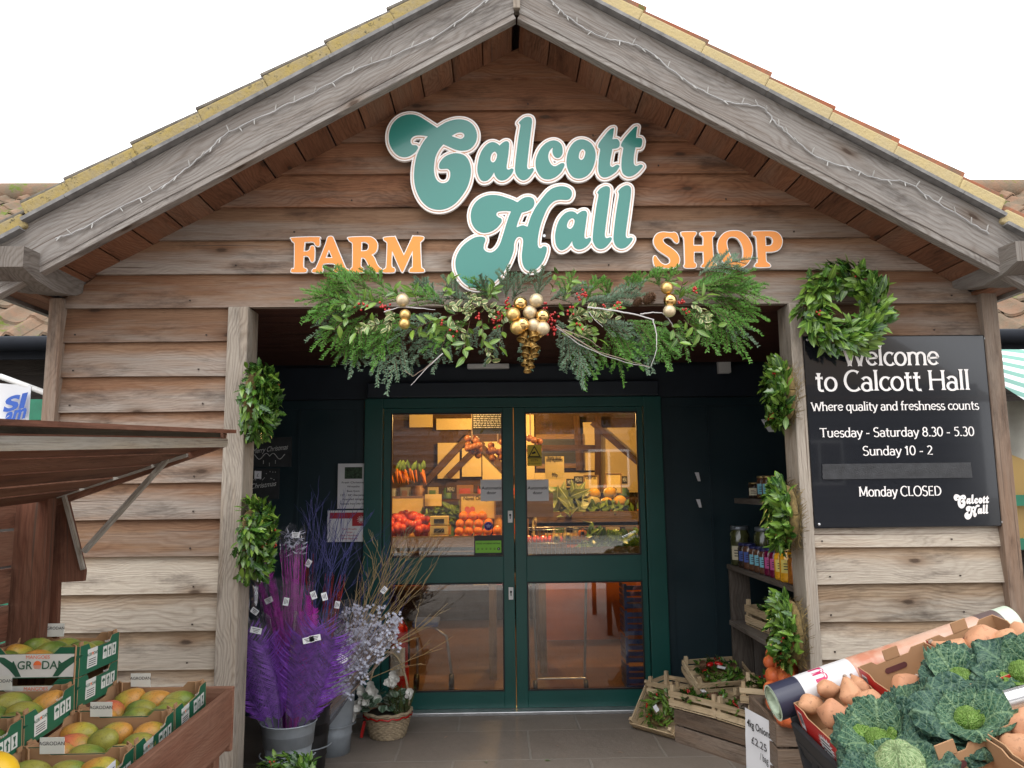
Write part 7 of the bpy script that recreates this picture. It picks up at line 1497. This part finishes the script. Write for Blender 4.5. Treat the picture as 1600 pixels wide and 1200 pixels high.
ex = thing('fire_extinguisher', 'red fire extinguisher standing inside at the edge of the lower pane', 'fire extinguisher', (-.86, 2.25, 0)); REDX = pbr('extinguisher_red', (.50, .012, .012), .3, var=.05); c = (-.86, 2.25, 0); m = MB(); m.lathe([(0, .02), (.075, .02), (.08, .04), (.08, .48), (.06, .54), (.025, .57), (0, .57)], c, 24); m.build('cylinder', REDX, ex); m = MB(); m.box((-.86, 2.25, .60), (.04, .03, .06)); m.tube([(-.86, 2.25, .62), (-.80, 2.22, .66)], .008, 6); m.tube([(-.84, 2.23, .60), (-.78, 2.20, .52), (-.775, 2.20, .25)], .009, 6); m.build('valve', BLACK, ex); m = MB(); m.sheet(lambda u, v: (c[0] + .0812 * math.cos(-2.4 + 1.6 * u), c[1] + .0812 * math.sin(-2.4 + 1.6 * u), .18 + .2 * v), 10, 1); m.build('label', PAPER, ex)
for k in range(4):
    rt = thing('plastic_crate', f'blue plastic crate, {("lowest", "second", "third", "topmost")[k]} of the stack at the edge of the lower pane', 'crate', (1.05, 2.5, .2 * k), None, 'blue plastic crates stacked inside'); m = MB()
    for q in range(4): m.box((1.05, 2.36, .03 + .045 * q + .2 * k), (.38, .01, .032)); m.box((.865, 2.5, .03 + .045 * q + .2 * k), (.01, .27, .032))
    for x in (.865, 1.235): m.box((x, 2.36, .1 + .2 * k), (.02, .02, .19))
    m.build('slatted_wall', BLUEC, rt); m = MB(); m.box((1.05, 2.5, .015 + .2 * k), (.36, .26, .012)); m.build('floor', BLUEC, rt)
tw = thing('trolley_cart', 'small wheeled cart with blue seat beside the fire extinguisher', 'trolley', (-.62, 2.55, 0)); m = MB(); m.tube([(-.75, 2.55, .45), (-.62, 2.5, .47), (-.52, 2.5, .40), (-.48, 2.5, .12)], .012, 6); m.tube([(-.75, 2.55, .38), (-.75, 2.55, .1)], .012, 6); m.build('frame', WIRE, tw); m = MB(); m.box((-.68, 2.55, .50), (.2, .25, .04)); m.build('seat', BLUEC, tw, bevel=.01)
for x in (-.48, -.75): b = MB(); b.lathe([(.012, -.02), (.055, -.018), (.06, 0), (.055, .018), (.012, .02)], (x, 2.5, .062), 16, rot=Matrix.Rotation(R(90), 3, 'Y')); b.build('wheel', BLACK, tw)
ct_ = thing('counter', 'orange fronted shop counter standing at the back of the right lower pane', 'counter', (.95, 4.6, 0)); m = MB(); m.box((.95, 4.6, .50), (1.3, .5, 1.0)); m.build('front', pbr('terracotta_panel', (.62, .17, .03), .5, var=.08), ct_); m = MB(); m.box((.95, 4.58, 1.02), (1.4, .6, .04)); m.build('counter_top', SHOPW, ct_)  # counter front in one orange, with no emission
# ------------------------------------------------------------------ either side of the shop: banner, shelves, awning, green crates
GREENW = pbr('green_painted_wood', (.008, .16, .085), .5, var=.2, scale=14)
bn = thing('banner', 'white advertising banner with blue letters hanging beside the market stall', 'banner', (-2.6, .1, 1.9)); BY_ = .05
BL = pbr('blue_print', (.02, .09, .42), .5, var=.05)
b0, b1 = at(48, 602, BY_), at(44, 664, BY_); m = MB()
m.sheet(lambda u, v: (b0.x - .42 * (1 - u) + (b1.x - b0.x) * (1 - v), BY_ + .01 * math.sin(u * 9), b1.z - .04 + (b0.z + .03 * (1 - u) + .04 - b1.z) * v), 14, 6); m.build('sheet', pbr('banner_vinyl', (.70, .71, .73), .4, var=.03), bn)
m = MB()
for s, x0, x1, yb, yt in (('SI', 4, 38, 641, 622), ('am', 6, 39, 657, 645)):
    p0, p1, p2 = at(x0, yb + (3 if s == 'SI' else 4), BY_ - .014), at(x1, yb - 5, BY_ - .014), at(x0, yt, BY_ - .014); n0 = len(m.v); text(m, s, ((p0.x + p1.x) / 2, BY_ - .014, p0.z), X_, Z_, .1, 0, 'C', .04, p1.x - p0.x); sk = (p1.z - p0.z) / (p1.x - p0.x); m.v[n0:] = [(a[0] + .18 * (a[2] - p0.z), a[1], a[2] + sk * (a[0] - p0.x)) for a in m.v[n0:]]
m.build('lettering', BL, bn)
b = MB(); b.tube([at(0, 588, .07), at(74, 615, .07)], .014, 10); b.build('pole', WHITE, bn)
gs = thing('green_shelving', 'green painted timber shelving behind the white banner', 'shelving', (-3.1, .6, 0)); m = MB()
for k in range(8): m.box((-3.0, .8, .2 + k * .26), (1.0, .05, .12))
m.build('slat', GREENW, gs)
for x in (-3.45, -2.5): m = MB(); m.box((x, .84, 1.05), (.07, .06, 2.1)); m.build('post', GREENW, gs)
aw = thing('striped_awning', 'green and white striped awning beyond the corner of the shop', 'awning', (3.4, .3, 1.9))
t = NT('awning_stripe'); p_ = t.pos(); x = t.n('SeparateXYZ'); t.t.links.new(p_, x.inputs[0]); s_ = t.math('GREATER_THAN', t.math('FRACT', t.math('MULTIPLY', t.math('ADD', x.outputs[2], t.math('MULTIPLY', x.outputs[0], .22)), 12)), .5)
t.set(t.mix(s_, (.72, .74, .72), (.14, .32, .26)), .7); AWN = t.m
a0, a1, a2, a3 = at(1546, 546, .8), at(1640, 546, .8), at(1546, 590, .15), at(1640, 650, .15); m = MB()
m.sheet(lambda u, v: (a0.lerp(a1, u)).lerp(a2.lerp(a3, u), v), 8, 6); m.build('canopy', AWN, aw)
CAN = pbr('grey_canvas', (.36, .35, .30), .8, var=.15); m = MB(); c0 = at(1553, 612, .35)
m.sheet(lambda u, v: (c0.x + .02 + .5 * u, .35 + .03 * math.sin(u * 14 + v * 2), c0.z - (.05 + .26 * v) * (1 if v < .8 else 1) - .10 * math.sin(min(1, u * 2.2) * 1.57) * v), 20, 10); m.build('side_curtain', CAN, aw)
gw = thing('green_window', 'green framed shop window with warm light inside beyond the corner post', 'window', (3.3, 1.3, 1.0)); w0, w1 = at(1566, 850, 1.35), at(1700, 690, 1.35); m = MB()
for z in (w0.z, (w0.z + w1.z) / 2 - .05, w1.z): m.box(((w0.x + w1.x) / 2, 1.35, z), (w1.x - w0.x, .08, .07))
for k in range(3): m.box((w0.x + .02 + .34 * k, 1.35, (w0.z + w1.z) / 2), (.06, .078, w1.z - w0.z))
m.build('frame', GREENW, gw); m = MB(); m.box(((w0.x + w1.x) / 2, 1.37, (w0.z + w1.z) / 2), (w1.x - w0.x, .01, w1.z - w0.z)); m.build('pane', emit('warm_lit_pane', (.26, .16, .04), .25), gw)
for k in range(5):
    c = at(1600, 925 + k * 16, .25); rt = thing('green_crate', f'green plastic crate edge, number {("one", "two", "three", "four", "five")[k]} from the top beyond the corner post', 'crate', c, None, 'stacked green crates'); m = MB(); m.box(c, (.34, .3, .028)); m.build('rim', GREENW, rt, bevel=.006); m = MB(); m.box(c - Vector((0, -.02, .03)), (.31, .24, .032)); m.build('body', GREENW, rt)
rt = thing('crate_table', 'dark table under the stacked green crates', 'table', (2.95, .25, 0)); c = at(1600, 1010, .25); m = MB(); m.box((c.x, .25, c.z), (.5, .5, .04)); m.build('table_top', BLK, rt); m = MB(); m.box((c.x, .25, c.z / 2), (.06, .06, c.z)); m.build('leg', BLK, rt)

for i, (px_, py_, k, lab) in enumerate(((851, 1188, LAUREL, 'small green leaf fallen on the paving slab before the doors'), (872, 1166, TAUPE, 'tiny brown leaf fragment on the paving before the doors'), (700, 1150, TAUPE, 'dry brown leaf near the basket on the paving'), (965, 1175, TAUPE, 'brown leaf scrap beside the leaning tray'), (760, 1192, LAUREL, 'green leaf scrap at the near edge of the paving'))):
    c = atz(px_, py_, .004); b = MB(); b.leaf(c, Vector((math.cos(i * 2), math.sin(i * 2), .05)), Z_, .035, .016, .2, 0, 'laurel'); tag(b.build('fallen_leaf', k), lab, 'leaf', 'leaves fallen on the paving')
